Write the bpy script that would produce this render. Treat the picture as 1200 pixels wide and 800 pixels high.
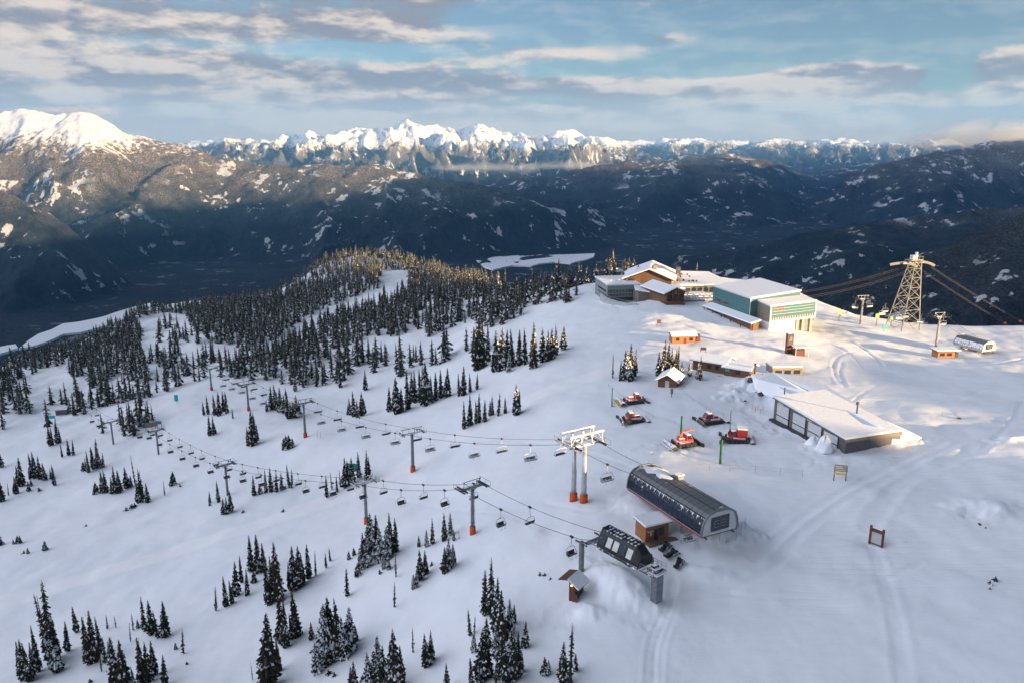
import bpy, bmesh, math, random
import numpy as np
from mathutils import Vector, Matrix

R = math.radians
scene = bpy.context.scene
for o in list(bpy.data.objects):
    bpy.data.objects.remove(o)
col = scene.collection

# ------------------------------------------------------------------ camera
CAMZ = 72.0
FPX = 933.0                      # focal length in pixels of the 1200 px wide photograph
PITCH = math.atan(235.0 / FPX)   # looking down
cam_d = bpy.data.cameras.new('camera')
cam_d.sensor_width = 36.0
cam_d.lens = FPX / 1200 * 36
cam_d.clip_start = 1.0
cam_d.clip_end = 200000
cam = bpy.data.objects.new('camera', cam_d)
cam.location = (0, 0, CAMZ)
cam.rotation_euler = (math.pi / 2 - PITCH, 0, 0)
col.objects.link(cam)
scene.camera = cam

# ------------------------------------------------------------------ sun, sky, exposure
SUN_EL = 6.0
SUN_AZ = 55.0                    # degrees to the right of straight behind the camera
SE, CE = math.sin(R(SUN_EL)), math.cos(R(SUN_EL))
TRAVEL = Vector((-math.sin(R(SUN_AZ)), math.cos(R(SUN_AZ)), 0))       # horizontal way the light travels
to_sun = Vector((-TRAVEL.x * CE, -TRAVEL.y * CE, SE))
sun_d = bpy.data.lights.new('sun', 'SUN')
sun_d.energy = 5.0
sun_d.angle = R(0.5)
sun_d.color = (1.0, 0.70, 0.38)
sun = bpy.data.objects.new('sun', sun_d)
sun.rotation_euler = to_sun.to_track_quat('Z', 'Y').to_euler()
col.objects.link(sun)

world = bpy.data.worlds.new("World")
scene.world = world
world.use_nodes = True
scene.view_settings.view_transform = 'Standard'
scene.view_settings.look = 'None'
scene.view_settings.exposure = 1.95
scene.view_settings.gamma = 1.0
scene.render.resolution_x = 1024
scene.render.resolution_y = 682

def px2dir(px, py):
    """direction of a photograph pixel (1200x800) from the camera"""
    u = (px - 600.0) / FPX
    v = (400.0 - py) / FPX
    c, s = math.cos(PITCH), math.sin(PITCH)
    return np.array((u, c + v * s, -s + v * c))

class NT:
    """tiny node tree helper"""
    def __init__(s, tree):
        s.t = tree; s.n = tree.nodes; s.l = tree.links
    def new(s, typ, **kw):
        n = s.n.new(typ)
        for k, v in kw.items():
            if k in n.inputs.keys() if isinstance(k, str) and k in [i.name for i in n.inputs] else False:
                n.inputs[k].default_value = v
            else:
                setattr(n, k, v)
        return n
    def link(s, a, b): s.l.new(a, b)
    def val(s, x, sock):
        if isinstance(x, (int, float)): sock.default_value = x
        elif isinstance(x, (tuple, list)):
            sock.default_value = tuple(x) + ((1,) if len(sock.default_value) == 4 and len(x) == 3 else ())
        else: s.link(x, sock)
    def math(s, op, a, b=None, c=None, clamp=False):
        n = s.n.new('ShaderNodeMath'); n.operation = op; n.use_clamp = clamp
        s.val(a, n.inputs[0])
        if b is not None: s.val(b, n.inputs[1])
        if c is not None: s.val(c, n.inputs[2])
        return n.outputs[0]
    def mix(s, f, a, b):
        n = s.n.new('ShaderNodeMix'); n.data_type = 'RGBA'
        s.val(f, n.inputs[0]); s.val(a, n.inputs[6]); s.val(b, n.inputs[7])
        return n.outputs[2]
    def ramp(s, f, lo, hi, smooth=True):
        n = s.n.new('ShaderNodeMapRange'); n.interpolation_type = 'SMOOTHSTEP' if smooth else 'LINEAR'
        s.val(f, n.inputs[0]); s.val(lo, n.inputs[1]); s.val(hi, n.inputs[2])
        return n.outputs[0]
    def noise(s, vec, scale, detail=4, rough=.55, dist=0, color=False):
        n = s.n.new('ShaderNodeTexNoise')
        s.link(vec, n.inputs['Vector'])
        n.inputs['Scale'].default_value = scale; n.inputs['Detail'].default_value = detail
        n.inputs['Roughness'].default_value = rough; n.inputs['Distortion'].default_value = dist
        return n.outputs['Color' if color else 'Fac']
    def mapping(s, vec, loc=(0, 0, 0), rot=(0, 0, 0), scale=(1, 1, 1)):
        n = s.n.new('ShaderNodeMapping'); s.link(vec, n.inputs[0])
        n.inputs[1].default_value = loc; n.inputs[2].default_value = rot; n.inputs[3].default_value = scale
        return n.outputs[0]
    def sep(s, vec):
        n = s.n.new('ShaderNodeSeparateXYZ'); s.link(vec, n.inputs[0]); return n.outputs

def build_world():
    T = NT(world.node_tree); T.n.clear()
    sky = T.n.new('ShaderNodeTexSky'); sky.sky_type = 'NISHITA'; sky.sun_disc = False
    sky.sun_elevation = R(SUN_EL + 3)
    # Blender measures sun_rotation clockwise from +Y
    sky.sun_rotation = math.atan2(to_sun.x, to_sun.y)
    sky.altitude = 1800; sky.air_density = 1.0; sky.dust_density = 0.6; sky.ozone_density = 2.2
    co = T.n.new('ShaderNodeTexCoord').outputs['Generated']
    x, y, z = T.sep(co)
    el = T.math('ARCSINE', z)                 # elevation, radians
    az = T.math('ARCTAN2', x, y)              # 0 = ahead, + = right
    comb = T.n.new('ShaderNodeCombineXYZ')
    T.link(az, comb.inputs[0]); T.link(T.math('MULTIPLY', el, 2.7), comb.inputs[1])
    v = comb.outputs[0]
    def field(dx, dy):
        big = T.noise(T.mapping(v, (3.1 + dx, 1.7 + dy, 0), scale=(.75, 1.35, 1)), 3.6, 5, .5, .1)
        det = T.noise(T.mapping(v, (7.3 + dx, 2.2 + dy, 4)), 11.0, 9, .60, .1)
        return T.math('ADD', T.math('MULTIPLY', big, .66), T.math('MULTIPLY', det, .34))
    base = field(0, 0)
    # where the cover is thick: low over the horizon and towards the left, thin at the upper right
    def blob(ca, ce, wa, we, amp):
        a = T.math('DIVIDE', T.math('SUBTRACT', az, R(ca)), R(wa))
        e = T.math('DIVIDE', T.math('SUBTRACT', el, R(ce)), R(we))
        d = T.math('ADD', T.math('MULTIPLY', a, a), T.math('MULTIPLY', e, e))
        g = T.math('POWER', 2.718, T.math('MULTIPLY', d, -1.0))
        return T.math('MULTIPLY', g, amp)
    cover = T.math('ADD', T.math('MULTIPLY', T.ramp(az, R(14), R(-14)), .04), T.math('MULTIPLY', T.ramp(el, R(15), R(30)), .12))
    def pb(px, py, wx, wy, amp):
        d = px2dir(px, py); r = math.sqrt(float((d ** 2).sum()))
        return (math.degrees(math.atan2(d[0], d[1])), math.degrees(math.asin(d[2] / r)), math.degrees(wx / FPX), math.degrees(wy / FPX), amp)
    blobs = [(-60, 2, 34, 12, .08)] + [pb(b[0], b[1], b[2], b[3], b[4] * 1.15) for b in [(600, 150, 1100, 19, .26), (150, 120, 420, 24, .10), (120, 22, 330, 22, .13), (480, 30, 90, 14, .10), (170, 74, 230, 15, .12), (40, 112, 220, 20, .13), (360, 104, 190, 18, .12), (640, 62, 100, 8, .12), (650, 100, 150, 9, .10),
             (800, 45, 85, 11, .14), (790, 4, 90, 7, .15), (815, 114, 95, 17, .19), (950, 96, 66, 24, .36), (1020, 110, 52, 24, .34), (985, 128, 110, 12, .2), (1057, 88, 20, 6, .26), (1185, 72, 36, 14, .25), (1180, 130, 70, 38, .20),
             (640, 22, 95, 15, -.15), (1010, 30, 150, 34, -.26), (430, 60, 150, 7, -.10), (860, 80, 50, 10, -.13), (1110, 92, 34, 30, -.14), (700, 82, 70, 8, -.10)]]
    for b in blobs: cover = T.math('ADD', cover, blob(*b))
    dens = T.math('ADD', base, cover)
    mask = T.ramp(dens, .515, .65)
    # light side: compare the density a little towards the sun and up
    base2 = field(.012, .030)
    relief = T.math('SUBTRACT', base, base2)
    lit = T.ramp(relief, -.035, .055)
    thick = T.ramp(dens, .60, .86)
    cdark = (.34, .335, .385, 1); clight = (1.0, .84, .71, 1)
    ccol = T.mix(lit, cdark, clight)
    high = T.ramp(el, R(16), R(34))
    ccol = T.mix(T.math('MULTIPLY', thick, .22), ccol, (.52, .49, .50, 1))
    ccol = T.mix(T.math('MULTIPLY', T.ramp(el, R(4.2), R(.6)), .70), ccol, (.90, .79, .70, 1))
    ccol = T.mix(T.math('MULTIPLY', high, .8), ccol, (.41, .49, .65, 1))
    mp = T.n.new('ShaderNodeBackground'); T.link(sky.outputs[0], mp.inputs[0]); mp.inputs[1].default_value = 0.033
    bc = T.n.new('ShaderNodeBackground'); T.link(ccol, bc.inputs[0])
    glow = T.math('MULTIPLY', T.math('MULTIPLY', T.ramp(x, -.15, -.80), T.ramp(el, R(9), R(18))), T.ramp(el, R(62), R(34)))
    T.link(T.math('MAXIMUM', .01, T.math('ADD', .235, T.math('SUBTRACT', T.math('MULTIPLY', glow, 1.65), T.math('MULTIPLY', high, .215)))), bc.inputs[1])
    up = T.ramp(el, R(-2), R(.2))
    mx = T.n.new('ShaderNodeMixShader')
    T.link(T.math('MULTIPLY', T.math('ADD', T.math('MULTIPLY', mask, .80), T.math('ADD', .18, T.math('MULTIPLY', high, .30)), clamp=True), up), mx.inputs[0])
    T.link(mp.outputs[0], mx.inputs[1]); T.link(bc.outputs[0], mx.inputs[2])
    out = T.n.new('ShaderNodeOutputWorld'); T.link(mx.outputs[0], out.inputs[0])
build_world()

# ------------------------------------------------------------------ noise helpers (numpy)
def _hash(ix, iy, seed):
    h = (ix * 374761393 + iy * 668265263 + seed * 974711) & 0xffffffff
    h = ((h ^ (h >> 13)) * 1274126177) & 0xffffffff
    h = h ^ (h >> 16)
    return h
def gnoise(x, y, seed=0):
    x = np.asarray(x, float); y = np.asarray(y, float)
    ix = np.floor(x).astype(np.int64); iy = np.floor(y).astype(np.int64)
    fx = x - ix; fy = y - iy
    def g(dx, dy):
        a = _hash(ix + dx, iy + dy, seed).astype(float) / 4294967296.0 * 2 * np.pi
        return np.cos(a) * (fx - dx) + np.sin(a) * (fy - dy)
    u = fx * fx * fx * (fx * (fx * 6 - 15) + 10); w = fy * fy * fy * (fy * (fy * 6 - 15) + 10)
    a = g(0, 0) * (1 - u) + g(1, 0) * u
    b = g(0, 1) * (1 - u) + g(1, 1) * u
    return (a * (1 - w) + b * w) * 1.5
def fbm(x, y, oct=5, seed=0, gain=.5, lac=2.03):
    s = 0; a = 1
    for i in range(oct):
        s = s + a * gnoise(x, y, seed + i * 17); a *= gain; x = x * lac + 13.7; y = y * lac + 7.1
    return s
def ridged(x, y, oct=6, seed=0, gain=.5, lac=2.07):
    s = 0; a = 1; w = 1
    for i in range(oct):
        n = 1 - np.abs(gnoise(x, y, seed + i * 31)); n = n * n
        s = s + a * n * w; w = np.clip(n * 1.6, 0, 1); a *= gain; x = x * lac + 3.3; y = y * lac + 9.2
    return s

# ------------------------------------------------------------------ near terrain heights
# (photo x, photo y, kind, value): z = height there, d = distance ahead there
CP = [(790,600,'z',0),(1000,700,'z',0),(1180,780,'z',2),(1150,600,'z',3),(1000,560,'z',1.5),(900,520,'z',.5),(850,650,'z',-.5),
      (800,500,'z',.5),(735,470,'z',-.5),(1090,520,'z',2),(1195,520,'z',4),(1190,440,'z',1),(1195,408,'z',-3),(1080,389,'z',-4),(1000,381,'z',-3),
      (900,440,'z',1),(1000,440,'z',0),(1100,440,'z',-1),
      (760,352,'z',2),(820,385,'z',1.5),(900,392,'z',1),(945,378,'z',-2),(700,340,'z',-1),(692,331,'z',-3),(800,330,'z',-1),(870,330,'z',-3),
      (680,590,'z',0),(650,430,'z',-5),(680,380,'z',-3),(620,450,'z',-9),(560,500,'z',-14),(600,560,'z',-9),(500,560,'z',-20),(484,552,'z',-24),
      (552,625,'z',-8),(429,610,'z',-27),(358,512,'z',-35),(265,580,'z',-43),(184,532,'z',-57),(292,480,'z',-47),(240,455,'z',-57),
      (590,800,'z',-5),(700,790,'z',-2),(800,790,'z',-1),(450,790,'z',-14),(330,790,'z',-22),(200,790,'z',-28),(60,785,'z',-36),(0,720,'z',-46),(30,640,'z',-53),
      (370,680,'z',-23),(480,680,'z',-15),(560,700,'z',-7),(400,660,'z',-23),(300,640,'z',-33),
      (130,600,'z',-52),(100,530,'z',-64),(10,520,'z',-72),(400,540,'z',-31),
      (620,395,'d',345),(560,420,'d',345),(500,455,'d',330),(440,480,'d',320),(330,470,'d',370),(430,440,'d',385),(520,400,'d',430),(600,358,'d',430),
      (400,400,'d',500),(350,385,'d',600),(300,362,'d',740),(250,377,'d',660),(210,395,'d',590),(180,430,'d',500),(170,368,'d',760),(110,415,'d',600),(0,440,'d',540),(0,480,'d',430),(90,470,'d',440),
      (430,338,'d',770),(455,322,'d',830),(370,345,'d',800),(345,345,'d',850),(400,306,'d',915),(440,304,'d',915),(490,313,'d',880),(530,322,'d',800),(570,337,'d',650),(620,349,'d',485),(655,346,'d',460),(480,350,'d',640),(540,345,'d',570)]
def cp_world():
    out = []
    for px, py, k, v in CP:
        d = px2dir(px, py)
        t = (v - CAMZ) / d[2] if k == 'z' else v / d[1]
        out.append((d[0] * t, d[1] * t, CAMZ + d[2] * t))
    out += [(0,0,4),(60,20,6),(-60,30,2),(150,0,14),(-150,40,-28),(-300,60,-70),(350,100,14),(320,250,6),(300,-80,26),(0,-150,16),(-200,-150,-20),(600,0,30),(-400,-100,-90)]
    return np.array(out)
_cpw = cp_world()
_S = 100.0
def _tps_fit(P, lam=.02):
    n = len(P); X = P[:, :2] / _S
    r2 = ((X[:, None, :] - X[None, :, :]) ** 2).sum(-1)
    K = r2 * np.log(r2 + 1e-12) * .5 + np.eye(n) * lam
    Q = np.hstack([np.ones((n, 1)), X])
    A = np.zeros((n + 3, n + 3)); A[:n, :n] = K; A[:n, n:] = Q; A[n:, :n] = Q.T
    b = np.zeros(n + 3); b[:n] = P[:, 2]
    return np.linalg.solve(A, b)
_w = _tps_fit(_cpw)
def _tps(x, y):
    x = np.asarray(x, float); y = np.asarray(y, float); sh = x.shape
    X = x.ravel() / _S; Y = y.ravel() / _S; out = _w[-3] + _w[-2] * X + _w[-1] * Y
    for i, (a, b, c) in enumerate(_cpw):
        r2 = (X - a / _S) ** 2 + (Y - b / _S) ** 2
        out = out + _w[i] * .5 * r2 * np.log(r2 + 1e-12)
    return out.reshape(sh)
# crest of the near mountain as seen in the photograph: beyond it the ground falls to the valley
CREST = [(-400,450,430),(-150,450,470),(0,443,560),(45,428,600),(90,412,640),(135,391,700),(155,379,740),(175,367,790),(214,365,820),(270,358,840),(320,351,860),(342,340,880),(360,326,900),(378,314,915),(400,305,930),(432,304,930),(480,312,900),(512,318,850),
         (560,334,700),(590,342,560),(620,348,490),(655,345,465),(680,336,452),(700,331,450),(730,328,450),(800,329,450),(870,335,430),(930,358,400),(950,372,372),(1000,378,345),(1080,388,330),(1130,396,325),(1195,404,322),(1400,410,330),(1700,400,420)]
_ca = []; _cr = []
for px, py, yy in CREST:
    d = px2dir(px, py); t = yy / d[1]
    _ca.append(math.atan2(d[0], d[1])); _cr.append(t * math.hypot(d[0], d[1]))
_ca = [-math.pi, -1.6] + _ca + [1.6, math.pi]; _cr = [420, 420] + _cr + [700, 700]
def crest_r(az): return np.interp(az, _ca, _cr)
def _mounds():
    L = [(853, 628, 5.0, 3.0, 3.0, 10, .28), (828, 670, 4.2, 2.2, .7, -20, .2), (690, 702, 2.4, 1.6, 1.0, -20, .3), (724, 676, 7.0, 3.4, 2.6, 125, .12), (750, 600, 6.0, 3.4, 1.5, 120, .12),
         (888, 455, 7.0, 4.0, 2.6, 20, .5), (872, 470, 7.0, 3.0, 1.4, 10, .5), (1040, 530, 10.0, 1.6, .7, 6, .4), (1188, 534, 6.0, 1.6, .8, 0, .5), (1150, 612, 6.0, 4.2, 1.5, 0, .15), (1140, 616, 3.0, 2.0, -1.2, 0, .2), (1027, 642, 3.0, 2.0, -.5, 0, .2),
         (857, 465, 3.0, 2.0, 1.0, 0, .4), (965, 530, 5.0, 3.0, .8, 30, .5), (1005, 546, 9, 2.5, .5, 8, .3), (660, 702, 4, 3, -.6, 0, .2), (760, 712, 4, 3, -.5, 0, .2), (705, 640, 4.5, 3.0, -.7, 0, .2),
         (735, 348, 9, 16, -2.0, 10, .2), (905, 500, 14, 3, -.5, 110, .3), (870, 505, 8, 4, .4, 0, .6), (800, 525, 8, 4, .35, 0, .7)]
    out = []
    for px, py, rx, ry, h, a, jg in L:
        d = px2dir(px, py); t = -CAMZ / d[2]; out.append((d[0] * t, d[1] * t, rx, ry, h, math.radians(a), jg))
    return out
MOUNDS = _mounds()
def ground_z(x, y):
    x = np.asarray(x, float); y = np.asarray(y, float)
    r = np.hypot(x, y); az = np.arctan2(x, y); rc = crest_r(az)
    k = np.minimum(r, rc) / np.maximum(r, 1e-6)
    z = _tps(x * k, y * k)
    over = np.maximum(r - rc, 0)
    z = z - (over ** 2 / (over + 45.0)) * .62
    z = z + .85 * fbm(x / 38., y / 38., 4, 5) * np.clip((r - 60) / 80, 0, 1) + .07 * fbm(x / 5., y / 5., 3, 9)
    # plough banks and a hump round the big roof; wind scoop beside it
    z = z + 0.9 * np.exp(-(((x - 128) / 9) ** 2 + ((y - 205) / 7) ** 2))
    for bx, by, rx, ry, h, a, jg in MOUNDS:
        near = (np.abs(x - bx) < 3 * max(rx, ry)) & (np.abs(y - by) < 3 * max(rx, ry))
        if near.any():
            dx, dy = x[near] - bx, y[near] - by; c, s_ = math.cos(a), math.sin(a)
            q = np.sqrt(((dx * c + dy * s_) / rx) ** 2 + ((-dx * s_ + dy * c) / ry) ** 2) + jg * fbm(dx / 2.2 + bx, dy / 2.2, 3, 33)
            zz = z[near]; zz = zz + h * np.exp(-np.maximum(q, 0) ** 2.6) + jg * h * .35 * fbm(dx / 1.1, dy / 1.1, 2, 34) * np.exp(-q ** 2); z[near] = zz
    rough = np.clip((r - 380) / 150, 0, 1)
    z = z + rough * 3.0 * fbm(x / 60., y / 60., 4, 21)
    return z
def gz(x, y): return float(ground_z(np.array([x]), np.array([y]))[0])
TRACKS = [ # ruts and packed edges, as photograph pixels; half width in metres, depth
 (1.6, .30, [(1170,512),(1110,540),(1062,563),(1040,585),(1028,600),(1020,618)]),
 (.9, .22, [(1107,518),(1055,541),(987,576),(929,615),(885,655)]),
 (.9, .18, [(1120,522),(1070,545),(1000,580),(945,620),(905,665)]),
 (.7, .22, [(762,800),(764,760),(776,725),(786,702),(790,680)]), (.7, .16, [(770,800),(772,762),(783,728),(792,705)]),
 (.5, .18, [(862,540),(880,552),(915,556),(948,549),(955,538),(940,530)]), (.5, .18, [(872,536),(890,546),(920,549),(942,543)]), (.5, .16, [(852,548),(880,560),(930,562),(965,552)]),
 (1.0, .18, [(1060,800),(1052,740),(1040,690),(1030,660),(1022,640)]), (.6, .16, [(820,690),(900,700),(1000,690),(1080,660)]),
 (.8, .20, [(760,735),(800,700),(860,690),(930,650)]), (.7, .16, [(640,590),(700,600),(740,575)]),
 (.7, .25, [(940,398),(975,404),(1000,418),(1012,430)]), (.7, .25, [(955,392),(995,400),(1020,415),(1035,428)]), (.6, .2, [(1010,430),(1045,436),(1090,432),(1130,428)]),
 (.6, .2, [(985,450),(978,435),(980,420),(1000,412)]), (.6, .2, [(990,452),(984,436),(987,424)]), (.6, .2, [(1000,470),(1020,455),(1060,440),(1100,430)]),
 (.8, .2, [(1080,420),(1120,428),(1170,426),(1200,420)]), (.8, .2, [(760,370),(800,380),(850,400),(900,405)]), (.8, .2, [(745,385),(790,378),(850,392),(905,400)]), (.6, .2, [(720,375),(760,366),(830,378)]),
 (.7, .2, [(1120,470),(1160,455),(1200,450)]), (.7, .2, [(1150,530),(1180,500),(1200,470)]), (.8, .2, [(770,560),(720,540),(640,520),(560,515)]), (.7, .15, [(700,640),(640,620),(560,600),(430,570)])]
def rut_depth(x, y):
    out = np.zeros_like(x)
    for hw, dep, L in TRACKS:
        P = [at(*q) for q in L]; Q = []
        for i in range(len(P) - 1):       # rounded through the points
            a = P[max(i - 1, 0)]; b = P[i]; c = P[i + 1]; d = P[min(i + 2, len(P) - 1)]
            for k in range(5):
                t = k / 5.0
                Q.append([.5 * (2 * b[j] + (c[j] - a[j]) * t + (2 * a[j] - 5 * b[j] + 4 * c[j] - d[j]) * t * t + (3 * b[j] - a[j] - 3 * c[j] + d[j]) * t ** 3) for j in (0, 1)])
        Q.append([P[-1][0], P[-1][1]]); Q = np.array(Q)
        box = (x > Q[:, 0].min() - 8) & (x < Q[:, 0].max() + 8) & (y > Q[:, 1].min() - 8) & (y < Q[:, 1].max() + 8)
        if not box.any(): continue
        X = x[box]; Y = y[box]; best = np.full(X.shape, 1e9)
        for (ax, ay), (bx, by) in zip(Q[:-1], Q[1:]):
            dx, dy = bx - ax, by - ay; l2 = dx * dx + dy * dy + 1e-9
            t = np.clip(((X - ax) * dx + (Y - ay) * dy) / l2, 0, 1)
            best = np.minimum(best, (X - ax - t * dx) ** 2 + (Y - ay - t * dy) ** 2)
        d = np.sqrt(best) / hw
        dep = dep * (.42 if L[0][1] > 460 else .8)
        out[box] += -dep * np.exp(-d ** 4) + dep * .55 * np.exp(-((d - 1.7) / .5) ** 2)
    return out
def at(px, py):
    """the point of the near ground seen at a photograph pixel"""
    d = px2dir(px, py)
    t = np.concatenate([np.arange(60, 400, 2.0), np.arange(400, 1500, 6.0)])
    zz = CAMZ + d[2] * t - ground_z(d[0] * t, d[1] * t)
    i = int(np.argmax(zz < 0))
    if not (zz < 0).any(): i = len(t) - 1
    a, b = t[max(i - 1, 0)], t[i]
    za, zb = zz[max(i - 1, 0)], zz[i]
    tt = a + (b - a) * za / (za - zb) if za != zb else a
    return Vector((d[0] * tt, d[1] * tt, gz(d[0] * tt, d[1] * tt)))
def toward(px, py, yd):
    """the point on a photograph pixel's ray that is yd metres ahead"""
    d = px2dir(px, py); t = yd / d[1]
    return Vector((d[0] * t, d[1] * t, CAMZ + d[2] * t))
def project(p):
    """photograph pixel of a point (only used to sort and describe things)"""
    c, s = math.cos(PITCH), math.sin(PITCH)
    x, y, z = p[0], p[1], p[2] - CAMZ
    fwd = y * c - z * s; up = y * s + z * c
    return 600 + FPX * x / fwd, 400 - FPX * up / fwd, fwd
# ------------------------------------------------------------------ materials
def newmat(name):
    m = bpy.data.materials.new(name); m.use_nodes = True
    m.node_tree.nodes.clear()
    T = NT(m.node_tree)
    b = T.n.new('ShaderNodeBsdfPrincipled'); o = T.n.new('ShaderNodeOutputMaterial')
    T.link(b.outputs[0], o.inputs[0])
    return m, T, b
def world_pos(T): return T.n.new('ShaderNodeNewGeometry').outputs['Position']
def objco(T): return T.n.new('ShaderNodeTexCoord').outputs['Object']
def bump(T, b, h, strength, dist):
    n = T.n.new('ShaderNodeBump'); n.inputs['Strength'].default_value = strength; n.inputs['Distance'].default_value = dist
    T.link(h, n.inputs['Height']); T.link(n.outputs[0], b.inputs['Normal'])
M = {}
def simple(name, c, rough=.6, metal=0, var=.25, scale=1.5, spec=.4, dirt=None, bumpd=0):
    """painted / plain surface with mild wear"""
    m, T, b = newmat(name)
    co = objco(T)
    n = T.noise(co, scale, 5, .6)
    dk = tuple(max(0, k * (1 - var)) for k in c); lt = tuple(min(1, k * (1 + var * .6)) for k in c)
    cc = T.mix(T.ramp(n, .3, .7), dk + (1,), lt + (1,))
    T.link(cc, b.inputs['Base Color'])
    T.link(T.math('ADD', T.math('MULTIPLY', n, .25), rough - .12), b.inputs['Roughness'])
    b.inputs['Metallic'].default_value = metal
    b.inputs['Specular IOR Level'].default_value = spec
    if bumpd: bump(T, b, T.noise(co, scale * 6, 4, .6), .5, bumpd)
    M[name] = m; return m
def snowy(name, c, amount=.5, scale=3.0, rough=.7):
    """a surface that holds blown snow and rime in blotches"""
    m, T, b = newmat(name)
    co = objco(T); n = T.noise(co, scale, 6, .65)
    up = T.sep(T.n.new('ShaderNodeNewGeometry').outputs['Normal'])[2]
    f = T.ramp(T.math('ADD', n, T.math('MULTIPLY', up, .22)), 1 - amount - .05, 1 - amount + .07)
    T.link(T.mix(f, tuple(c) + (1,), (.8, .82, .86, 1)), b.inputs['Base Color'])
    b.inputs['Roughness'].default_value = rough
    bump(T, b, f, .4, .03)
    M[name] = m; return m
def boards(name, c, width=.2, axis='Z', rough=.75, var=.35, gap=.12):
    """planks / cladding: lines across one object axis, each board its own shade"""
    m, T, b = newmat(name)
    co = objco(T); s = T.sep(co)
    q = {'X': s[0], 'Y': s[1], 'Z': s[2], 'H': T.math('ADD', s[0], s[1])}[axis]
    k = T.math('DIVIDE', q, width)
    fl = T.math('FLOOR', k); fr = T.math('FRACT', k)
    cmb = T.n.new('ShaderNodeCombineXYZ'); T.link(fl, cmb.inputs[0]); T.link(fl, cmb.inputs[1])
    wn = T.n.new('ShaderNodeTexWhiteNoise'); wn.noise_dimensions = '1D'; T.link(fl, wn.inputs['W'])
    n = T.noise(T.mapping(co, scale=(1, 1, 3)), 2.2, 5, .6)
    f = T.math('ADD', T.math('MULTIPLY', wn.outputs['Value'], .6), T.math('MULTIPLY', n, .4))
    dk = tuple(k_ * (1 - var) for k_ in c) + (1,); lt = tuple(min(1, k_ * (1 + var)) for k_ in c) + (1,)
    cc = T.mix(f, dk, lt)
    g = T.math('LESS_THAN', fr, gap)
    cc = T.mix(g, cc, tuple(k_ * .35 for k_ in c) + (1,))
    T.link(cc, b.inputs['Base Color']); b.inputs['Roughness'].default_value = rough
    bump(T, b, T.math('SUBTRACT', 1.0, g), .6, .02)
    M[name] = m; return m

def mat_snow():
    m, T, b = newmat('snow')
    p = world_pos(T)
    n1 = T.noise(p, .035, 5, .55); n2 = T.noise(p, .6, 5, .6); n3 = T.noise(p, 4.0, 3, .6)
    wind = T.noise(T.mapping(p, rot=(0, 0, R(35)), scale=(.08, .55, 1)), 1.0, 5, .6, .6)
    c = T.mix(T.ramp(n1, .3, .7), (.80, .83, .885, 1), (.86, .88, .92, 1))
    c = T.mix(T.math('MULTIPLY', T.ramp(wind, .42, .75), .35), c, (.76, .80, .87, 1))
    # one machine-packed track crosses the lower left slope: cleaner, brighter snow
    a0, a1 = at(0, 706), at(395, 583); L = math.hypot(a1.x - a0.x, a1.y - a0.y); nx, ny = -(a1.y - a0.y) / L, (a1.x - a0.x) / L
    s_ = T.sep(p)
    dd = T.math('ABSOLUTE', T.math('ADD', T.math('ADD', T.math('MULTIPLY', T.math('SUBTRACT', s_[0], a0.x), nx), T.math('MULTIPLY', T.math('SUBTRACT', s_[1], a0.y), ny)), T.math('MULTIPLY', T.math('SUBTRACT', n1, .5), 9)))
    c = T.mix(T.math('MULTIPLY', T.ramp(dd, 5.5, 3.2), .8), c, (.93, .91, .93, 1))
    T.link(c, b.inputs['Base Color'])
    b.inputs['Roughness'].default_value = .75
    b.inputs['Specular IOR Level'].default_value = .25
    h = T.math('ADD', T.math('MULTIPLY', n2, .55), T.math('MULTIPLY', wind, .9))
    h = T.math('ADD', h, T.math('MULTIPLY', n3, .12))
    # groomer corduroy and vehicle tracks: curved sets of parallel lines where the plateau is driven on
    wv = T.n.new('ShaderNodeTexWave'); wv.wave_type = 'RINGS'; wv.rings_direction = 'Z'
    T.link(T.mapping(p, loc=(-62, -255, 0), scale=(.16, .30, 0)), wv.inputs[0])
    wv.inputs['Scale'].default_value = .55; wv.inputs['Distortion'].default_value = 9; wv.inputs['Detail'].default_value = 3; wv.inputs['Detail Scale'].default_value = .5
    s = T.sep(p)
    driven = T.math('MULTIPLY', T.ramp(T.noise(p, .018, 3, .5), .47, .60), T.ramp(s[0], 0, 45))
    h = T.math('ADD', h, T.math('MULTIPLY', T.math('MULTIPLY', T.ramp(wv.outputs['Fac'], .75, 1.0), driven), -.55))
    bump(T, b, h, .55, .15)
    M['snow'] = m
    m, T, b = newmat('roof_snow')
    p = world_pos(T); n = T.noise(p, 1.2, 5, .6)
    T.link(T.mix(n, (.78, .81, .87, 1), (.88, .90, .93, 1)), b.inputs['Base Color'])
    b.inputs['Roughness'].default_value = .8
    bump(T, b, T.noise(p, .9, 5, .6), .5, .15)
    M['roof_snow'] = m
mat_snow()

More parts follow.
